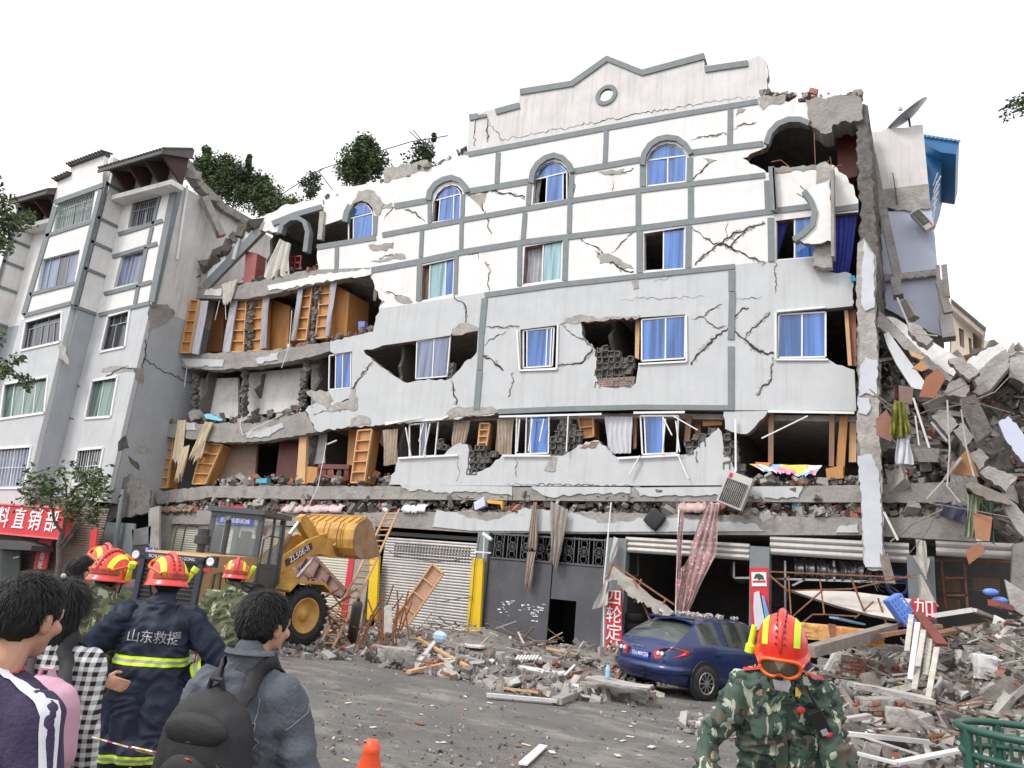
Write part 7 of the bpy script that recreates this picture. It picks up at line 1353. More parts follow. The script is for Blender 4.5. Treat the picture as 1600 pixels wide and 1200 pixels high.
def jacket(J,parent,mt,name='jacket',hem=.5,H=1.7,r=1.,collar=True,sleeves=True,vox=.011,amp=.019,seed=0,cuff=.9,belly=1.):
 TR=J['TR'];hip=J['hip'];hm=hip+Vector((0,0,(hem-.53)*H));P=[('e',J['chest'],(.19*r,.125*r,.2),TR),('e',J['chest'].lerp(J['neck'],.5),(.15*r,.10*r,.09),TR),('e',hip.lerp(J['chest'],.45),(.175*r*belly,.125*r*belly,.2),TR)]
 for s in(-1,1):
  x=TR@Vector((s*.075,0,0));P+=[('c',J['chest']+x,.115*r,hm+Vector((s*.085*r,0,.1)),.12*r*belly)]
  P+=[('c',J['chest']+TR@Vector((s*.07,0,.07)),.105*r,J['shR' if s>0 else 'shL'],.07*r),('c',J['neck']-Vector((0,0,.05)),.06*r,J['shR' if s>0 else 'shL'],.05*r)]
 P+=[('e',hm+Vector((0,0,.08)),(.2*r*belly,.145*r*belly,.1),None)]
 def arm(k):
  sh,el,wr=J['sh'+k],J['el'+k],J['wr'+k];w2=el.lerp(wr,cuff);return[('c',sh,.072*r,el,.06*r),('c',el,.06*r,w2,.05*r),('e',w2,(.05*r,)*3,None)]
 if sleeves==True:P+=arm('L')+arm('R')
 if collar:P+=[('c',J['neck']+TR@Vector((0,-.005,-.05)),.085*r,J['neck']+TR@Vector((0,-.005,.015)),.072*r)]
 me=blob(P,vox,7);fold(me,amp,seed=seed)
 b=bmesh.new();b.from_mesh(me);bmesh.ops.bisect_plane(b,geom=b.verts[:]+b.edges[:]+b.faces[:],plane_co=hm,plane_no=(0,0,-1),clear_outer=True);b.to_mesh(me);b.free()
 o=put(me,name,mt,parent)
 if sleeves=='sep':
  for k in 'LR':put(fold(blob(arm(k)+[('e',J['sh'+k],(.08*r,)*3,None)],vox,5),amp,seed=seed+3),'sleeve',sleeves_m[0],parent)
 return o
sleeves_m=[None]
def project_text(name,s,size,mt,J_obj,parent,x,zc,ydir=1,sx=1.,y0=-1.5,rot=0.):
 """lettering laid on the cloth: each vertex dropped on the garment from behind (ydir=1) or front (-1)"""
 c=bpy.data.curves.new(name,'FONT');c.body=s;c.size=size;c.align_x='CENTER';c.align_y='CENTER';c.offset=.003*size;c.resolution_u=2
 o=bpy.data.objects.new(name,c);COL.objects.link(o);bpy.context.view_layer.update();me=bpy.data.meshes.new_from_object(o.evaluated_get(bpy.context.evaluated_depsgraph_get()));bpy.data.objects.remove(o);bpy.data.curves.remove(c)
 b=bmesh.new();b.from_mesh(me);bmesh.ops.subdivide_edges(b,edges=[e for e in b.edges if e.calc_length()>size*.15],cuts=2);bmesh.ops.triangulate(b,faces=b.faces);b.to_mesh(me);b.free()
 jm=J_obj.data;bvh=BVHTree.FromPolygons([v.co for v in jm.vertices],[p.vertices[:]for p in jm.polygons]);last=None
 for v in me.vertices:
  px_,pz_=v.co.x*sx,v.co.y;px_,pz_=px_*math.cos(rot)-pz_*math.sin(rot),px_*math.sin(rot)+pz_*math.cos(rot)
  X=x+px_*ydir;Z=zc+pz_;h=bvh.ray_cast(Vector((X,-ydir*1.5,Z)),Vector((0,ydir,0)))
  yy=h[0].y if h[0]else(last if last is not None else 0);last=yy;v.co=Vector((X,yy-ydir*.004,Z))
 return put(me,name,mt,parent,False)
def stripemat(name,base,stripes,rough=.75,axis=2):
 m=mat(name,base,rough,.2,4,bump=.15,bscale=40);t=m.node_tree;b=t.nodes['Principled BSDF'];old=b.inputs['Base Color'].links[0].from_socket
 tc=t.nodes.new('ShaderNodeTexCoord');sx=t.nodes.new('ShaderNodeSeparateXYZ');t.links.new(tc.outputs['Object'],sx.inputs[0])
 for z0,z1,c in stripes:
  cm2=t.nodes.new('ShaderNodeMath');cm2.operation='COMPARE';cm2.inputs[1].default_value=(z0+z1)/2;cm2.inputs[2].default_value=(z1-z0)/2;t.links.new(sx.outputs[axis],cm2.inputs[0])
  mx=t.nodes.new('ShaderNodeMix');mx.data_type='RGBA';t.links.new(cm2.outputs[0],mx.inputs[0]);t.links.new(old,mx.inputs[6]);mx.inputs[7].default_value=(*c,1);old=mx.outputs[2]
 t.links.new(old,b.inputs['Base Color']);return m
h_red=mat('helmet_red',(.72,.035,.02),.3,.08,3,coat=.5);lime=mat('lime_reflective',(.62,.85,.03),.5,.05,5);gold=mat('gold_lettering',(.75,.5,.08),.5,.1,5);orange=mat('goggle_orange',(.85,.12,.01),.35,.1,4,coat=.3);h_band=mat('dark_red_band',(.30,.015,.02),.5,.1,4);silver_r=mat('silver_reflective',(.42,.42,.42),.4,.1,5)
lens_m=glassmat('goggle_lens',(.09,.06,.03),.08)
def helmet(J,parent,goggles='top',torch=1,text=True):
 Mh=Matrix.Translation(J['head'])@J['HR'].to_4x4()@Matrix.Translation((0,-.012,.022));a,b,c=.120,.144,.16;m=MB();n=40;K=12
 prof=[(1.10,-.042),(1.09,-.03),(1.02,-.022),(1.0,-.0)]+[(math.cos(t*math.pi/2/K),math.sin(t*math.pi/2/K))for t in range(1,K)]+[(.02,1.)]
 vs=[]
 for i,(r,zz)in enumerate(prof):
  for j in range(n):an=2*math.pi*j/n;z_=zz*c if i>3 else zz;bk=1+.06*max(0,-math.sin(an))*(i<3);vs.append(Mh@Vector((a*r*bk*math.cos(an),b*r*bk*math.sin(an),z_)))
 m.add(vs,[(i*n+j,i*n+(j+1)%n,(i+1)*n+(j+1)%n,(i+1)*n+j)for i in range(len(prof)-1)for j in range(n)]+[tuple((len(prof)-1)*n+j for j in range(n))])
 hm=m.build('helmet',h_red,parent,smooth=True)
 m=MB();m.tube([Mh@Vector((0,b*1.0*math.sin(t),c*1.0*math.cos(t)+.004))for t in[(-1.45+2.9*i/16)for i in range(17)]],[.006+.014*math.sin(math.pi*i/16)for i in range(17)],8);m.build('ridge',h_red,hm,smooth=True)
 m=MB()
 for s in(-1,1):
  for i in range(13):t=-1.2+2.4*i/12;m.box(Mh@Vector((s*.021,b*1.01*math.sin(t),c*1.0*math.cos(t)+.006)),(.005,.012,.007),(Mh.to_3x3()@Matrix.Rotation(-t,3,'X')))
 m.build('vent_slots',black,hm)
 def surf(x,y,o=.003):return Mh@Vector((x,y,c*math.sqrt(max(0,1-(x/a)**2-(y/b)**2))+o))
 for s in(-1,1):
  m=MB();vs=[];q=18
  for i in range(q+1):
   th=-1.22+2.44*i/q
   for x in(.058,.068,.078,.086):
    k=math.sqrt(1-(x/a)**2);vs.append(Mh@Vector((s*x*1.015,b*k*math.sin(th)*1.015,c*k*math.cos(th)*1.015)))
  m.add(vs,[(i*4+j,i*4+j+1,i*4+j+5,i*4+j+4)for i in range(q)for j in range(3)]);m.build('lime_stripe',lime,hm,smooth=True)
 m=MB();vs=[];q=24
 for i in range(q+1):
  an=math.pi*(1.12+.76*i/q)
  for zz,k in((.002,1.05),(.036,1.018)):vs.append(Mh@Vector((a*k*math.cos(an),b*k*math.sin(an),zz)))
 m.add(vs,[(i*2,i*2+1,i*2+3,i*2+2)for i in range(q)]);m.build('name_band',h_band,hm)
 if text:
  for off,s_ in((-.10,'山东救援'),(.10,'山东救援')):
   wrap=lambda p,off=off:(lambda an:Vector((a*1.05*math.cos(an),b*1.05*math.sin(an),.02+p.y)))(math.pi*1.5+(p.x+off)/.135)
   txt('helmet_lettering',s_,.034,gold,Mh,hm,.0005,wrap=wrap,sx=1.05,origin=(0,0,0))
 if goggles:
  zz,yy=(.125,.10)if goggles=='top' else(-.048,.158)
  og=Matrix.Translation((0,yy,zz))@Matrix.Rotation(1.05 if goggles=='top' else.0,4,'X');pts=[]
  for i in range(33):
   t=2*math.pi*i/32;x=.092*math.copysign(abs(math.cos(t))**.7,math.cos(t));z_=.044*math.copysign(abs(math.sin(t))**.75,math.sin(t));z_+=.022*math.exp(-(x/.018)**2)*(z_<0);y=-.42*x*x*8
   pts.append(Mh@og@Vector((x,y,z_)))
  m=MB();m.tube(pts,.009,8);gg=m.build('goggles',orange,hm,smooth=True)
  m=MB();cen=Mh@og@Vector((0,.022,.0));m.add([cen]+pts[:-1],[(0,i+1,(i+1)%32+1)for i in range(32)]);m.build('goggle_lens',lens_m,hm,smooth=False)
  m=MB()
  for s in(-1,1):m.tube([pts[0 if s>0 else 16],Mh@Vector((s*a*1.04,.02,zz*.6)),Mh@Vector((s*a*.75,-b*.78,.03))],.008,5)
  m.build('goggle_strap',orange,hm)
 if torch:
  m=MB();p0=Mh@Vector((torch*(a+.022),.0,.02));d=(Mh.to_3x3()@Vector((torch*.15,-.1 if goggles=='top' else.25,.35 if goggles=='top' else-.9))).normalized();p0=p0-d*(.05 if goggles=='top' else.06)
  m.tube([p0,p0+d*.09,p0+d*.1,p0+d*.135],[.014,.016,.024,.024],12);m.build('helmet_torch',lime,hm,smooth=False)
  if goggles!='top':m=MB();q=p0+d*.137;m.tube([q,q+d*.002],[.019,.019],12);m.build('torch_lens',silver_r,hm)
 m=MB();
 for s in(-1,1):m.tube([Mh@Vector((s*a*.9,.0,-.02)),Mh@Vector((s*.07,.03,-.11)),Mh@Vector((0,.05,-.135))],.006,5)
 m.build('chin_strap',black,hm)
 return hm
def hair(J,parent,n=2600,L=.05,seed=0,long_=0.,cap=1.0,mt=None,low=-.03,up=.25):
 rnd=random.Random(seed);Mh=Matrix.Translation(J['head'])@J['HR'].to_4x4();P=[('e',Vector((0,-.018,.035)),(.083*cap,.102*cap,.092*cap),None),('e',Vector((0,-.045,-.005)),(.074*cap,.07*cap,.07),None)]
 if long_:P+=[('e',Vector((0,-.05,-.06)),(.085,.075,.11),None),('e',Vector((0,-.055,-.13*long_)),(.078,.06,.09),None)]
 me=fold(blob(P,.007,3),.008,(40,40,8),seed,.5);me.transform(Mh)
 o=put(me,'hair',mt or hairm,parent)
 m=MB();vs=[];fs=[]
 for i in range(n):
  th=rnd.uniform(0,2*math.pi);ph=math.acos(rnd.uniform(-.35 if not long_ else-.95,1));d=Vector((math.sin(ph)*math.cos(th),math.sin(ph)*math.sin(th),math.cos(ph)))
  if d.y>.25 and d.z<.35:continue
  if abs(d.x)>.75 and d.z<-.0 and d.y>-.15 and not long_:continue
  base=Vector((.082*cap*d.x,-.018+.1*cap*d.y,.035+.092*cap*d.z))
  if d.z<-.3:base=Vector((.07*d.x,-.03+.085*d.y,.02+.1*d.z*(1+long_)))
  crown=Vector((.01,-.045,.12));fl=(base-crown);fl=(fl-d*fl.dot(d));fl=fl.normalized()if fl.length>1e-4 else Vector((1,0,0));fl=(fl+Vector((rnd.gauss(0,.35),rnd.gauss(0,.35),rnd.gauss(0,.35)-.25))).normalized()
  l=L*rnd.uniform(.5,1.3)*(1+long_*.6);w=rnd.uniform(.0008,.0018);sd=d.cross(fl).normalized()*w;lift=rnd.uniform(.0,up)*l
  a0=base+d*.002;a1=base+fl*l*.5+d*(lift+.002);a2=base+fl*l+d*(lift*.5 if rnd.random()<.8 else lift*1.6)
  k=len(vs);vs+=[a0-sd,a0+sd,a1+sd*.8,a1-sd*.8,a2];fs+=[(k,k+1,k+2,k+3),(k+3,k+2,k+4)]
 m.add([Mh@v for v in vs],fs);m.build('hair_strands',mt or hairm,o,norm=False)
 return o
def person(px,py,f_,yaw,label,hair_top=.02,group=None):
 """px,py photo point of the head top at forward distance f_; yaw = facing, degrees right of the line of sight away from the camera"""
 p=DF(px,py,f_);los=math.atan2(p.y-CAM[1],p.x-CAM[0]);hd=los-math.radians(yaw)
 o=local_root('person',(p.x,p.y,0),label,'person',group,hd-math.pi/2);return o,(p.z-hair_top)
camo1=camomat('green_camouflage',[((.115,.13,.065),0),((.035,.06,.035),.54),((.10,.075,.048),.60),((.40,.41,.30),.615)],9,2.)
camo2=camomat('dark_green_camouflage',[((.06,.10,.075),0),((.025,.04,.033),.545),((.11,.085,.06),.58),((.42,.45,.34),.585)],10.5,5.)
GRP='rescue workers in red helmets'
# --- navy rescuer, back view, hands on hips ---
o,H=person(268,874,5.15,6,'rescuer in red helmet and navy coat with lime bands, hands on hips, seen from behind',.045,GRP);H/=1.0;H=H*1.0
J=std(H,.03,math.radians(28),-.05,sw=.20);J['elL']=Vector((-.40,-.07,.645*H));J['wrL']=Vector((-.235,-.15,.585*H));J['elR']=Vector((.41,-.07,.66*H));J['wrR']=Vector((.21,.02,.575*H));J['hands']={'L':(Vector((.95,-.05,-.3)),Vector((.15,1,0)),.25,1.05,1),'R':(Vector((-.5,.6,-.2)),Vector((-.3,.6,0)),.4,1.,-1)}
make_body('body',o,J,.0075)
LM,SL=(.66,.90,.02),(.34,.35,.33);st=[]
for zc in(.655*H,.315*H):st+=[(zc,zc+.017,LM),(zc-.019,zc,SL),(zc-.036,zc-.019,LM)]
navy=mat('navy_coat_cloth',(.014,.020,.040),.8,.3,4,bump=.2,bscale=50,spec=.25);sleeves_m[0]=navy
jk=jacket(J,o,stripemat('navy_coat_banded',(.014,.020,.040),st),'coat',hem=.285,H=H,r=1.1,sleeves='sep',amp=.022,belly=1.0,cuff=.86,seed=2)
for i,ch in enumerate('山东救援'):project_text('coat_lettering',ch,.082,silver_r,jk,o,-.118+.079*i,.735*H)
for k in 'LR':
 el,wr=J['el'+k],J['wr'+k]
 for t,mm in((.32,lime),(.42,silver_r),(.52,lime)):m=MB();a=el.lerp(wr,t);b=el.lerp(wr,t+.1);m.tube([a,b],[.073,.071],18,cap=False);m.build('sleeve_band',mm,o,smooth=True)
trousers(J,o,navy,r=1.15);helmet(J,o,'top',1);hair(J,o,500,.02,1)
# --- camouflage rescuers at the left ---
for(px,py,f_,yaw,hy,lb_,tr)in[(176,868,5.4,22,20,'rescuer in red helmet and green camouflage, nearer of the two overlapping at the left',1),(168,857,6.4,-5,-15,'rescuer in red helmet mostly hidden behind another camouflaged rescuer at the left',1),(371,877,8.2,10,-10,'rescuer in red helmet and camouflage standing between the loader and the boy in denim',1)]:
 o,H=person(px,py,f_,yaw,lb_,.045,GRP);J=std(H,.03,math.radians(-hy),0,sw=.195);J['hands']={'L':(Vector((0,.1,-1)),Vector((1,0,0)),.3,1.,1),'R':(Vector((0,.1,-1)),Vector((-1,0,0)),.3,1.,-1)}
 make_body('body',o,J,.009);jacket(J,o,camo1,hem=.47,H=H,r=1.06,seed=px*.1);trousers(J,o,camo1,r=1.15);helmet(J,o,'top',tr);hair(J,o,300,.02,2)
o,H=person(127,868,5.9,55,'black haired man looking right between the woman with the backpack and the rescuers',.02);J=std(H,.0,0,-.05);make_body('body',o,J,.009);jacket(J,o,mat('dark_jersey',(.03,.03,.035),.85),hem=.48,H=H,collar=False);trousers(J,o,MATS['dark_jersey']);hair(J,o,1500,.03,5)
# --- man in the purple sweater, very near ---
o,H=person(32,893,2.3,48,'man in a dark purple sweater with white shoulder stripe, nearest at the lower left',.02);J=std(H,.04,math.radians(6),-.1,0,sw=.165,shrug=-.03);J['elR']=Vector((.29,.0,.62*H));J['wrR']=Vector((.22,.22,.63*H))
make_body('body',o,J,.0075);pur=mat('purple_sweater',(.045,.032,.075),.95,.2,5,bump=.3,bscale=90);jk=jacket(J,o,pur,'sweater',hem=.5,H=H,r=1.03,collar=False,amp=.011,seed=7,vox=.01);trousers(J,o,MATS['dark_jersey']);hair(J,o,9000,.032,8,cap=1.03,up=.06)
m=MB();jm=jk.data;bvh=BVHTree.FromPolygons([v.co for v in jm.vertices],[p.vertices[:]for p in jm.polygons]);vs=[]
for i in range(25):
 t=i/24;A=J['neck']+Vector((.055,-.035,.02));B=J['shR']+Vector((.05,-.01,.02));C_=J['shR'].lerp(J['elR'],.8)+Vector((.06,-.05,0));p=A.lerp(B,t*2)if t<.5 else B.lerp(C_,t*2-1)
 for k in(-.017,.0,.017):
  q=p+Vector((0,k,k*.2));h=bvh.find_nearest(q);vs.append(h[0]+h[1]*.005)
m.add(vs,[(i*3+j,i*3+j+1,i*3+j+4,i*3+j+3)for i in range(24)for j in range(2)]);m.build('white_stripe',cur_w,o,smooth=True)
m=MB();nc=J['neck']+Vector((0,0,-.012));m.tube([nc+Vector((.063*math.cos(a_*math.pi/12),.066*math.sin(a_*math.pi/12),.012*math.sin(a_*math.pi/12)))for a_ in range(25)],.0022,5);m.build('necklace',red,o)
# --- woman with the pink backpack ---
o,H=person(110,906,3.5,22,'woman with long black hair, checked black and white shirt and a hair clip',.02);wr_=o;J=std(H,.0,0,0,sw=.165);make_body('body',o,J,.0085)
ging=bpy.data.materials.new('black_white_gingham');ging.use_nodes=True;t=ging.node_tree;b=t.nodes['Principled BSDF'];b.inputs['Roughness'].default_value=.9;tc=t.nodes.new('ShaderNodeTexCoord');sx=t.nodes.new('ShaderNodeSeparateXYZ');t.links.new(tc.outputs['Object'],sx.inputs[0]);outs=[]
for ax in(0,2):
 mu=t.nodes.new('ShaderNodeMath');mu.operation='MULTIPLY';mu.inputs[1].default_value=27;t.links.new(sx.outputs[ax],mu.inputs[0]);fr_=t.nodes.new('ShaderNodeMath');fr_.operation='FRACT';t.links.new(mu.outputs[0],fr_.inputs[0]);g_=t.nodes.new('ShaderNodeMath');g_.operation='GREATER_THAN';g_.inputs[1].default_value=.5;t.links.new(fr_.outputs[0],g_.inputs[0]);outs.append(g_.outputs[0])
ad=t.nodes.new('ShaderNodeMath');t.links.new(outs[0],ad.inputs[0]);t.links.new(outs[1],ad.inputs[1]);mr=t.nodes.new('ShaderNodeMapRange');mr.inputs[2].default_value=2;mr.inputs[3].default_value=.72;mr.inputs[4].default_value=.015;t.links.new(ad.outputs[0],mr.inputs[0]);t.links.new(mr.outputs[0],b.inputs['Base Color'])
jk=jacket(J,o,ging,'shirt',hem=.46,H=H,r=.93,seed=4,amp=.01);trousers(J,o,MATS['dark_jersey'],r=.9);hr=hair(J,o,5000,.07,3,long_=1.,up=.08);m=MB();m.sphere(Matrix.Translation(J['head'])@Vector((-.02,-.06,.135)),.012,8);m.build('hair_clip',silver_r,hr)
bk=mat('black_nylon',(.014,.014,.016),.7,.3,6,bump=.1,bscale=90)
def backpack(parent_p,jko,J,H,mt,mt2,mt3,w,h,d,label,zc,name='backpack',dx=.03):
 """a bag on the back of a person; built in that person's frame but top level"""
 Mp=Matrix.Translation(parent_p.location)@Matrix.Rotation(parent_p.rotation_euler.z,4,'Z');by=J['chest'].y-.13-d/2;c=Vector((dx,by,zc))
 o=local_root(name,Mp@c,label,'backpack','backpacks',parent_p.rotation_euler.z)
 me=blob([('e',(0,0,0),(w*.5,d*.5,h*.5),None),('c',(-w*.25,0,-h*.3),d*.42,(w*.25,0,-h*.3),d*.42),('c',(-w*.2,0,h*.25),d*.38,(w*.2,0,h*.25),d*.38),('c',(-w*.3,.0,-h*.2),d*.4,(-w*.24,0,h*.2),d*.38),('c',(w*.3,0,-h*.2),d*.4,(w*.24,0,h*.2),d*.38)],.01,6);put(fold(me,.003,seed=5),'bag_body',mt,o)
 me=blob([('e',(0,-d*.42,-h*.16),(w*.36,d*.22,h*.28),None),('c',(-w*.2,-d*.42,-h*.3),.05,(w*.2,-d*.42,-h*.3),.05)],.01,6);put(fold(me,.002,seed=6),'front_pocket',mt2,o)
 me=blob([('e',(0,-d*.34,h*.24),(w*.38,d*.17,h*.12),None)],.01,4);put(me,'top_pocket',mt3,o)
 m=MB();m.tube([Vector((w*.4*math.sin(t_),-d*.47+.03*(abs(math.sin(t_))),-h*.12+h*.30*math.cos(t_)))for t_ in[(-2+4*i/16)for i in range(17)]],.004,5);m.build('zip',iron,o)
 m=MB();m.tube([(-.03,-.0,h*.47),(-.02,-.01,h*.55),(.02,-.01,h*.55),(.03,0,h*.47)],.009,6);m.build('carry_loop',mt,o)
 jm_=jko.data;bv=BVHTree.FromPolygons([v.co for v in jm_.vertices],[p.vertices[:]for p in jm_.polygons])
 for s in(-1,1):
  k='R' if s>0 else 'L';top=J['neck'].lerp(J['sh'+k],.5)+Vector((0,0,.07));P=[c+Vector((s*w*.22,.02,h*.36)),top+Vector((0,-.09,-.05)),top,top+Vector((s*.015,.10,-.06)),top+Vector((s*.035,.13,-.2)),top+Vector((s*.07,.08,-.36)),top+Vector((s*.10,-.02,-.42))]
  pts=[]
  for i in range(31):
   t=i/30*(len(P)-1);q=int(min(t,len(P)-1.001));f_=t-q;pts.append(P[q].lerp(P[q+1],f_))
  m=MB();vs=[]
  for i,p in enumerate(pts):
   hh_=bv.find_nearest(p)
   if i>2:p=hh_[0]+hh_[1]*.012
   nn_=hh_[1];tg=(pts[min(i+1,30)]-pts[max(i-1,0)]).normalized();sd=tg.cross(nn_).normalized()*.029
   vs+=[p-sd,p-sd*.9+nn_*.008,p+sd*.9+nn_*.008,p+sd,p+sd*.9-nn_*.004,p-sd*.9-nn_*.004]
  m.add([v-c for v in vs],[(i*6+q,i*6+(q+1)%6,(i+1)*6+(q+1)%6,(i+1)*6+q)for i in range(30)for q in range(6)]);m.build('strap',bk,o,smooth=True)
 return o
brn=mat('brown_nylon',(.07,.045,.038),.75,.2,5,bump=.2,bscale=60);pnk=mat('pink_nylon',(.58,.33,.42),.7,.12,4);
o=backpack(wr_,jk,J,H,pnk,brn,brn,.31,.42,.2,'pink and brown backpack on the back of the woman in the checked shirt',.65*H,dx=.09)
# --- boy with the black backpack ---
o,H=person(412,921,3.05,32,'boy with tousled black hair in a grey denim jacket with a high collar',.03);by_=o;J=std(H,.02,math.radians(-12),-.05,sw=.165,shrug=-.015);J['elR']=Vector((.28,.02,.62*H));J['wrR']=Vector((.2,.26,.58*H));J['hands']={'R':(Vector((-.1,1,-.1)),Vector((-1,0,0)),.5,1.,-1)}
make_body('body',o,J,.0075);den=mat('grey_denim',(.085,.095,.115),.9,.25,6,bump=.3,bscale=70,stain=(.13,.14,.16));jk=jacket(J,o,den,'denim_jacket',hem=.5,H=H,r=1.0,amp=.014,seed=11,vox=.01);trousers(J,o,MATS['dark_jersey']);hair(J,o,10000,.034,15,cap=1.04,up=.16)
m=MB();nk=J['neck'];vs=[]
for i in range(25):
 an=math.pi*(1.12+1.76*i/24)+math.pi*.0;an=-math.pi*.5+math.pi*1.8*(i/24-.5)
 for r_,zz in((.082,-.035),(.088,.01),(.094,.05),(.102,.03)):vs.append(nk+Vector((r_*math.cos(an),r_*math.sin(an)-.003,zz)))
m.add(vs,[(i*4+j,i*4+j+1,i*4+j+5,i*4+j+4)for i in range(24)for j in range(3)]);m.build('collar',den,o,smooth=True)
def seam(pts,mt,r=.0016):
 jm=jk.data;bv=BVHTree.FromPolygons([v.co for v in jm.vertices],[p.vertices[:]for p in jm.polygons])
 for l in pts:
  P=[bv.find_nearest(Vector(a).lerp(Vector(b),i/8))for a,b in zip(l,l[1:])for i in range(9)];m=MB();m.tube([h[0]+h[1]*.003 for h in P],r,4);m.build('seam',mt,o)
stc=mat('pale_stitching',(.3,.31,.33),.8);ya=.75*H
seam([[(-.2,-.2,ya),(0,-.22,ya-.01),(.2,-.2,ya)],[(.13,-.1,ya+.07),(.16,-.15,ya-.1),(.15,-.2,ya-.3)],[(.2,.05,ya+.1),(.26,-.0,ya+.02),(.24,-.1,ya-.04)],[(.16,-.2,ya),(.12,-.22,ya-.25),(.1,-.2,ya-.42)]],stc)
o=backpack(by_,jk,J,H,bk,bk,bk,.33,.5,.22,'black backpack with a round badge and yellow zip cord on the boy in grey denim',.66*H)
m=MB();m.lathe([(0,.004),(.022,.004),(.024,0)],(-.06,-.165,-.04),20,R=Matrix.Rotation(math.radians(90),3,'X'));m.build('round_badge',silver_r,o);m=MB();m.tube([(.08,-.16,.0),(.085,-.17,-.08),(.08,-.17,-.17)],.004,5);m.build('zip_cord',yel,o)
# --- rescuer at the right, bending forward towards the camera ---
o,H=person(1222,966,3.9,180,'rescuer in red helmet, orange goggles and camouflage bending forward at the right',.0,GRP);H=1.80
J=std(H,.5,math.radians(-4),.12,.0,sw=.175,shrug=.0);off=Vector((0,-J['head'].y,0))
for k in list(J):
 if isinstance(J[k],Vector):J[k]=J[k]+off
dz=(DF(1226,966,3.9).z)-(J['head'].z+.155)
for k in('hip','chest','neck','head','shL','shR','hjL','hjR'):J[k]=J[k]+Vector((0,0,dz))
J['elR']=J['shR']+Vector((.17,-.02,-.27));J['wrR']=J['elR']+Vector((.0,.16,-.22));J['elL']=J['shL']+Vector((-.09,.02,-.31));J['wrL']=J['elL']+Vector((-.0,.06,-.27))
J['hands']={'R':(Vector((0,.15,-1)),Vector((-1,.1,0)),.5,1.,1),'L':(Vector((0,.15,-1)),Vector((1,.1,0)),.5,1.,-1)}
make_body('body',o,J,.0075);jk=jacket(J,o,camo2,hem=.42,H=H,r=1.02,seed=21,amp=.026,vox=.01);trousers(J,o,camo2,r=1.2);helmet(J,o,'eyes',1,text=False);hair(J,o,200,.02,2)
jm=jk.data;bvh=BVHTree.FromPolygons([v.co for v in jm.vertices],[p.vertices[:]for p in jm.polygons])
def onj(p,off=.01):h=bvh.find_nearest(Vector(p));return h[0]+h[1]*off,h[1]
def patch(name,c,ux,uy,w,h,mt,off=.006,n=6):
 m=MB();vs=[]
 for j in range(n+1):
  for i in range(n+1):p=Vector(c)+Vector(ux)*(i/n-.5)*w+Vector(uy)*(j/n-.5)*h;vs.append(onj(p,off)[0])
 m.add(vs,[(j*(n+1)+i,j*(n+1)+i+1,(j+1)*(n+1)+i+1,(j+1)*(n+1)+i)for j in range(n)for i in range(n)]);return m.build(name,mt,o,smooth=True)
for k,s in(('R',1),('L',-1)):
 c=J['neck'].lerp(J['sh'+k],.72)+Vector((0,.02,.09));patch('shoulder_board',c,(1,0,-.25*s),(0,1,0),.12,.055,red,.012)
 for q in(0,.02):m=MB();a=onj(c+Vector((s*(.0+q),-.018,0)),.02)[0];b=onj(c+Vector((s*(.014+q),.0,0)),.02)[0];e=onj(c+Vector((s*(.0+q),.018,0)),.02)[0];m.tube([a,b,e],.0025,4);m.build('chevron',gold,o)
pk=J['chest']+J['TR']@Vector((-.15,.10,.05));R_=Matrix.Rotation(.5,3,'Y')
rad=local_root('radio',(0,0,0),'black hand radio clipped on the chest of the bending rescuer','radio',None);Mp=Matrix.Translation(o.location)@Matrix.Rotation(o.rotation_euler.z,4,'Z');a,nrm_=onj(pk+Vector((0,.1,0)),.03);rad.location=Mp@a;rad.rotation_euler=(math.radians(-25),math.radians(28),o.rotation_euler.z)
m=MB();m.box((0,0,0),(.062,.036,.13));m.build('radio_body',bk,rad);m=MB();m.tube([(-.02,0,.06),(-.022,0,.19)],[.008,.005],8);m.build('antenna',bk,rad);m=MB();m.box((0,.02,-.04),(.03,.003,.03));m.build('sticker',silver_r,rad)
for dx,dz_ in((.055,.05),(-.055,-.045)):a2=onj(pk+Vector((dx,.1,dz_)),.015)[0];m=MB();m.sphere(a2,.016,10,sc3=(1.3,.3,1));m.build('red_tab',red,o,smooth=True)
for s in(-1,1):
 cl_=J['neck']+J['TR']@Vector((s*.062,.075,-.03));patch('collar_flap',cl_,(1,0,-s*.5),(s*.3,0,1),.055,.1,camo2,.02,5)
for s in(-1,1):patch('collar_badge',J['neck']+J['TR']@Vector((s*.075,.10,-.03)),(1,0,0),(0,0,1),.02,.035,gold,.008,3)
patch('undershirt',J['neck']+J['TR']@Vector((0,.085,-.01)),(1,0,0),(0,0,1),.07,.05,cur_w,.006,4)
patch('button_placket',J['chest']+J['TR']@Vector((0,.15,-.08)),(1,0,0),J['TR']@Vector((0,0,1)),.045,.36,camo2,.008,8);patch('chest_pocket',J['chest']+J['TR']@Vector((.1,.14,.0)),(1,0,0),J['TR']@Vector((0,0,1)),.12,.1,camo2,.008,5);patch('chest_pocket',J['chest']+J['TR']@Vector((-.1,.14,-.06)),(1,0,0),J['TR']@Vector((0,0,1)),.12,.1,camo2,.008,5)
# striped cordon tape
a,b,c=DF(146,1152,2.9),DF(210,1170,2.9),DF(300,1190,2.7);m=MB();tp=mat('tape',(.8,.8,.8),.4,.05,3)
P=[a.lerp(b,i/8)for i in range(8)]+[b.lerp(c,i/8)for i in range(9)]
for i,(p,q)in enumerate(zip(P,P[1:])):m.bar(p,q,.004,.028,mi=[0,1,0,2][(i//1)%4],up=(1,0,0))
tag(m.build('cordon_tape',[tp,yel,red]),'white, yellow and red striped cordon tape at the lower left','tape')
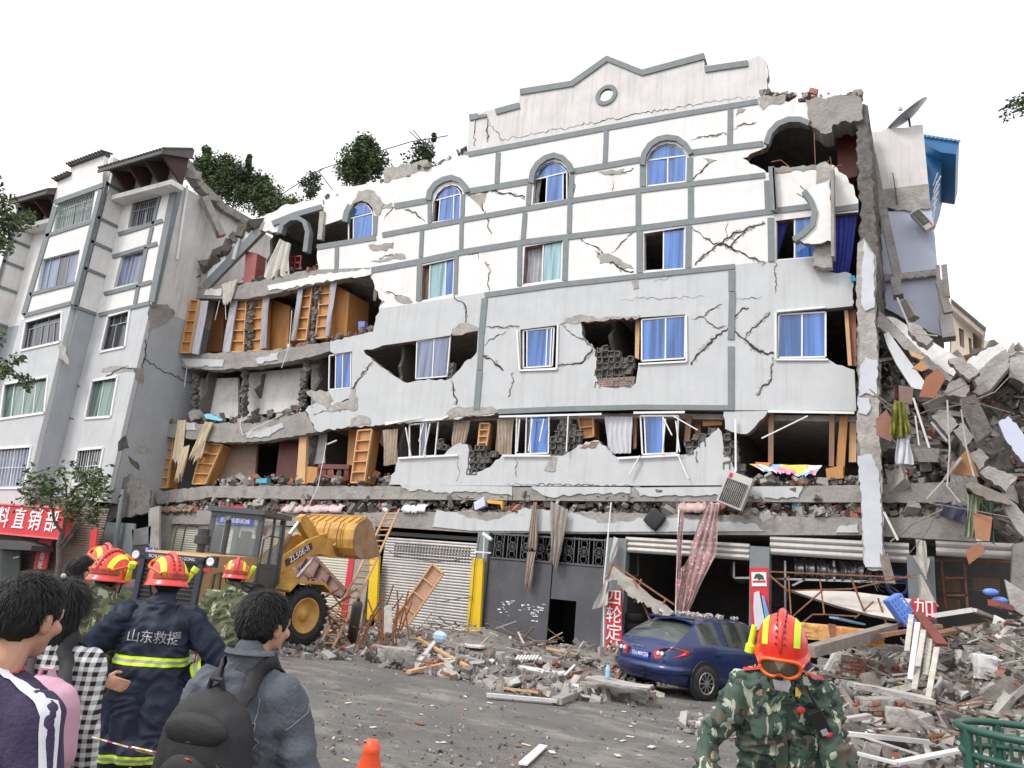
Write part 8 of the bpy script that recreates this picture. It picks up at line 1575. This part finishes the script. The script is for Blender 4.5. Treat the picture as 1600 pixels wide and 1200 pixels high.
# ================= vegetation =================
leafm=[mat('leaf_dark',(.035,.06,.022),.7,.4,2),mat('leaf_mid',(.07,.11,.035),.7,.4,2),mat('leaf_light',(.12,.165,.055),.65,.35,2)]
bark=mat('bark',(.12,.1,.085),.9,.4,8,bump=.5)
def leaves(name,clumps,per,size,parent,wts=(4,4,2),flat=.3,seed=0,origin=None):
 rnd=random.Random(seed);vs,fs,ms=[],[],[]
 for c,r in clumps:
  c=Vector(c);r=Vector(r)if not isinstance(r,(int,float))else Vector((r,r,r));kk=rnd.choices([0,1,2],wts)[0]
  for i in range(per):
   d=Vector((rnd.gauss(0,1),rnd.gauss(0,1),rnd.gauss(0,1))).normalized()*rnd.random()**.45;p=c+Vector((d.x*r.x,d.y*r.y,d.z*r.z));s=size*rnd.uniform(.5,1.4)
   u=Vector((rnd.gauss(0,1),rnd.gauss(0,1),rnd.gauss(0,1)*.6)).normalized();v=u.orthogonal().normalized();v=(v*math.cos(i)+u.cross(v)*math.sin(i));k=len(vs)
   vs+=[p-u*s,p+v*s*.42,p+u*s,p-v*s*.42];fs.append((k,k+1,k+2,k+3));ms.append(kk if rnd.random()<.7 else rnd.randrange(3))
 m=MB();m.add(vs,fs,ms);return m.build(name,leafm,parent,norm=False,origin=origin)
def shrub(px,py,d,w,h,label,name='roof_shrub',conifer=False,seed=0,n=14,per=70,size=.07,cat='shrub',wts=(4,4,2),group='plants growing on the broken roofs'):
 base=W(px,py,d);o=empty(name,base,label,cat,group);rnd=random.Random(seed);cl=[]
 for i in range(n):
  t=rnd.random();rr=w*.5*((1-t)if conifer else(.35+.65*math.sin(math.pi*min(1,t*1.1+.05))));a_=rnd.uniform(0,6.28);cl.append((base+Vector((rr*math.cos(a_)*rnd.random(),rr*.8*math.sin(a_)*rnd.random(),h*(.12+.88*t))),w*rnd.uniform(.14,.26)*(.45+.55*(1-t)if conifer else 1)))
 leaves('crown',cl,per,size,o,wts=wts,seed=seed);m=MB();m.tube([base-Vector((0,0,.3)),base+Vector((.03,0,h*.5)),base+Vector((0,0,h*.97))],[.05,.03,.01],6)
 for i in range(5):a_=i*2.4;m.tube([base+Vector((0,0,h*.25+i*h*.1)),base+Vector((w*.3*math.cos(a_),w*.3*math.sin(a_),h*.45+i*h*.1))],[.02,.007],4)
 m.build('trunk',bark,o);return o
for i,(px,py,d,w,h,con,l,n)in enumerate([(312,285,1.0,2.1,1.9,True,'dark pointed conifer nearest the tiled eaves on the roof edge',22),(340,305,1.6,2.8,1.9,False,'broad green bush beside the tiled eaves on the roof edge',30),(365,318,2,2.6,1.7,False,'rounded bush in the middle of the roof edge hedge',26),(379,300,2.,1.0,2.,True,'slender dark conifer rising above the roof hedge',18),(398,328,2.4,2.4,1.6,False,'rounded bush at the right of the slender conifer',24),(408,320,2.4,1.0,1.5,True,'small dark conifer at the lower end of the roof hedge',14),(425,338,2.4,2.2,.9,False,'low pale bush at the lower end of the roof hedge',18),(450,330,2.2,2.,.5,False,'sparse low plants above the broken arch',10),(485,310,.8,1.3,1.1,False,'sparse small bush beside the bent roof poles',9),(656,268,.8,1.7,1.1,False,'thin dark bush on the roof edge left of the gable',12),(671,262,.8,.7,1.5,True,'thin upright sprig on the roof edge left of the gable',5)]):shrub(px,py,d,w,h,l,conifer=con,seed=60+i,n=int(n*1.5),per=120 if n>12 else 60,size=.08,wts=(4,5,2))
o=shrub(562,286,.5,2.2,1.75,'large round leafy bush standing on the broken roof edge',seed=90,n=60,per=120,size=.08,wts=(3,5,3))
m=MB()
for l in[[(640,205),(676,240)],[(645,203),(680,243)],[(498,268),(520,297)],[(495,270),(485,300)],[(430,310),(500,265),(530,255),(640,222),(700,212)],[(590,250),(620,272)],[(505,262),(498,270)]]:m.tube([W(x,y,.5)for x,y in l],.022,5)
tag(m.build('roof_poles',iron),'thin bent poles and a wire left standing on the broken roof','poles',kind='stuff')
# street tree in front of the left shops
tb_=G(92,935);tb_=Vector(DF(95,905,21.));tb_.z=0;T=empty('street_tree',tb_,'thin young street tree with sparse green leaves before the red shop sign','tree');DT=21.
def tp_(x,y,dd=0.):return DF(x,y,DT+dd)
m=MB();m.tube([tb_,tp_(93,880),tp_(92,850),tp_(98,832)],[.09,.08,.07,.06],8)
BR=[[(98,834),(85,815),(80,785),(75,760),(70,745)],[(98,834),(103,800),(104,770),(100,740)],[(96,850),(110,830),(122,812),(126,795),(140,775)],[(94,860),(112,838),(118,826),(128,818),(150,800)],[(104,780),(120,760),(135,750),(150,745)],[(80,790),(60,775),(45,770),(30,785)],[(103,800),(118,785),(150,770),(162,760)]]
for i,l in enumerate(BR):m.tube([tp_(x,y,.25*(i-3)*j/len(l))for j,(x,y)in enumerate(l)],[.045*(1-.75*j/(len(l)-1))for j in range(len(l))],6)
m.build('trunk',bark,T)
random.seed(31);cl=[]
for i in range(105):
 l=random.choice(BR);x,y=l[random.randrange(2,len(l))];x+=random.gauss(0,17);y+=random.gauss(0,12);y=max(y,733)
 if 28<x<172 and y<815:cl.append((tp_(x,y,random.uniform(-1,1)),random.uniform(.18,.4)))
leaves('crown',cl,15,.085,T,seed=31,wts=(4,4,3),origin=tb_)
# branches of trees standing outside the frame
def offtree(pxs,f_,base_px,label,seed,per=46,size=.036,rad=.16):
 b0=DF(base_px[0],base_px[1],f_);b0.z=0;T=empty('overhanging_tree',b0,label,'tree');m=MB();top=Vector((b0.x,b0.y,DF(base_px[0],pxs[0][0][1],f_).z));m.tube([b0,top+Vector((0,0,.6))],[.14,.09],8);cl=[];rnd=random.Random(seed)
 for l in pxs:
  P=[top]+[DF(x,y,f_)for x,y in l];m.tube(P,[.05]+[.03*(1-.8*i/len(l))for i in range(len(l))],5)
  for a,b in zip(P[1:],P[2:]):
   for k in range(3):cl.append((a.lerp(b,rnd.random())+Vector((rnd.gauss(0,.1),rnd.gauss(0,.1),rnd.gauss(0,.08))),rad))
 away=(top-DF(800,base_px[1],f_));away.z=0;away.normalize();cc_=top+away*1.3+Vector((0,0,1.5));m.tube([top,cc_],[.09,.04],7)
 for k in range(26):cl.append((cc_+Vector((rnd.gauss(0,.42),rnd.gauss(0,.42),rnd.gauss(0,.6))),.32))
 m.build('trunk',bark,T);leaves('crown',cl,per,size,T,seed=seed,wts=(3,5,3));return T
offtree([[(-30,330),(5,335),(25,338),(42,345)],[(-30,300),(0,305),(6,315)],[(-30,385),(5,375),(14,380)],[(-30,355),(0,350),(30,350)]],9,(-120,400),'leafy branches of a tree reaching in high at the left edge',71,rad=.13)
offtree([[(-30,520),(2,530)],[(-30,570),(5,575),(20,585),(40,598)]],8.5,(-140,600),'lower leafy twigs of a tree reaching in at the left edge',72,rad=.1)
offtree([[(1640,155),(1600,160),(1580,165),(1565,170)],[(1640,165),(1595,170),(1582,176)]],8.5,(1750,300),'leafy twig of a tree reaching in high at the right edge',73,per=24,rad=.08,size=.03)
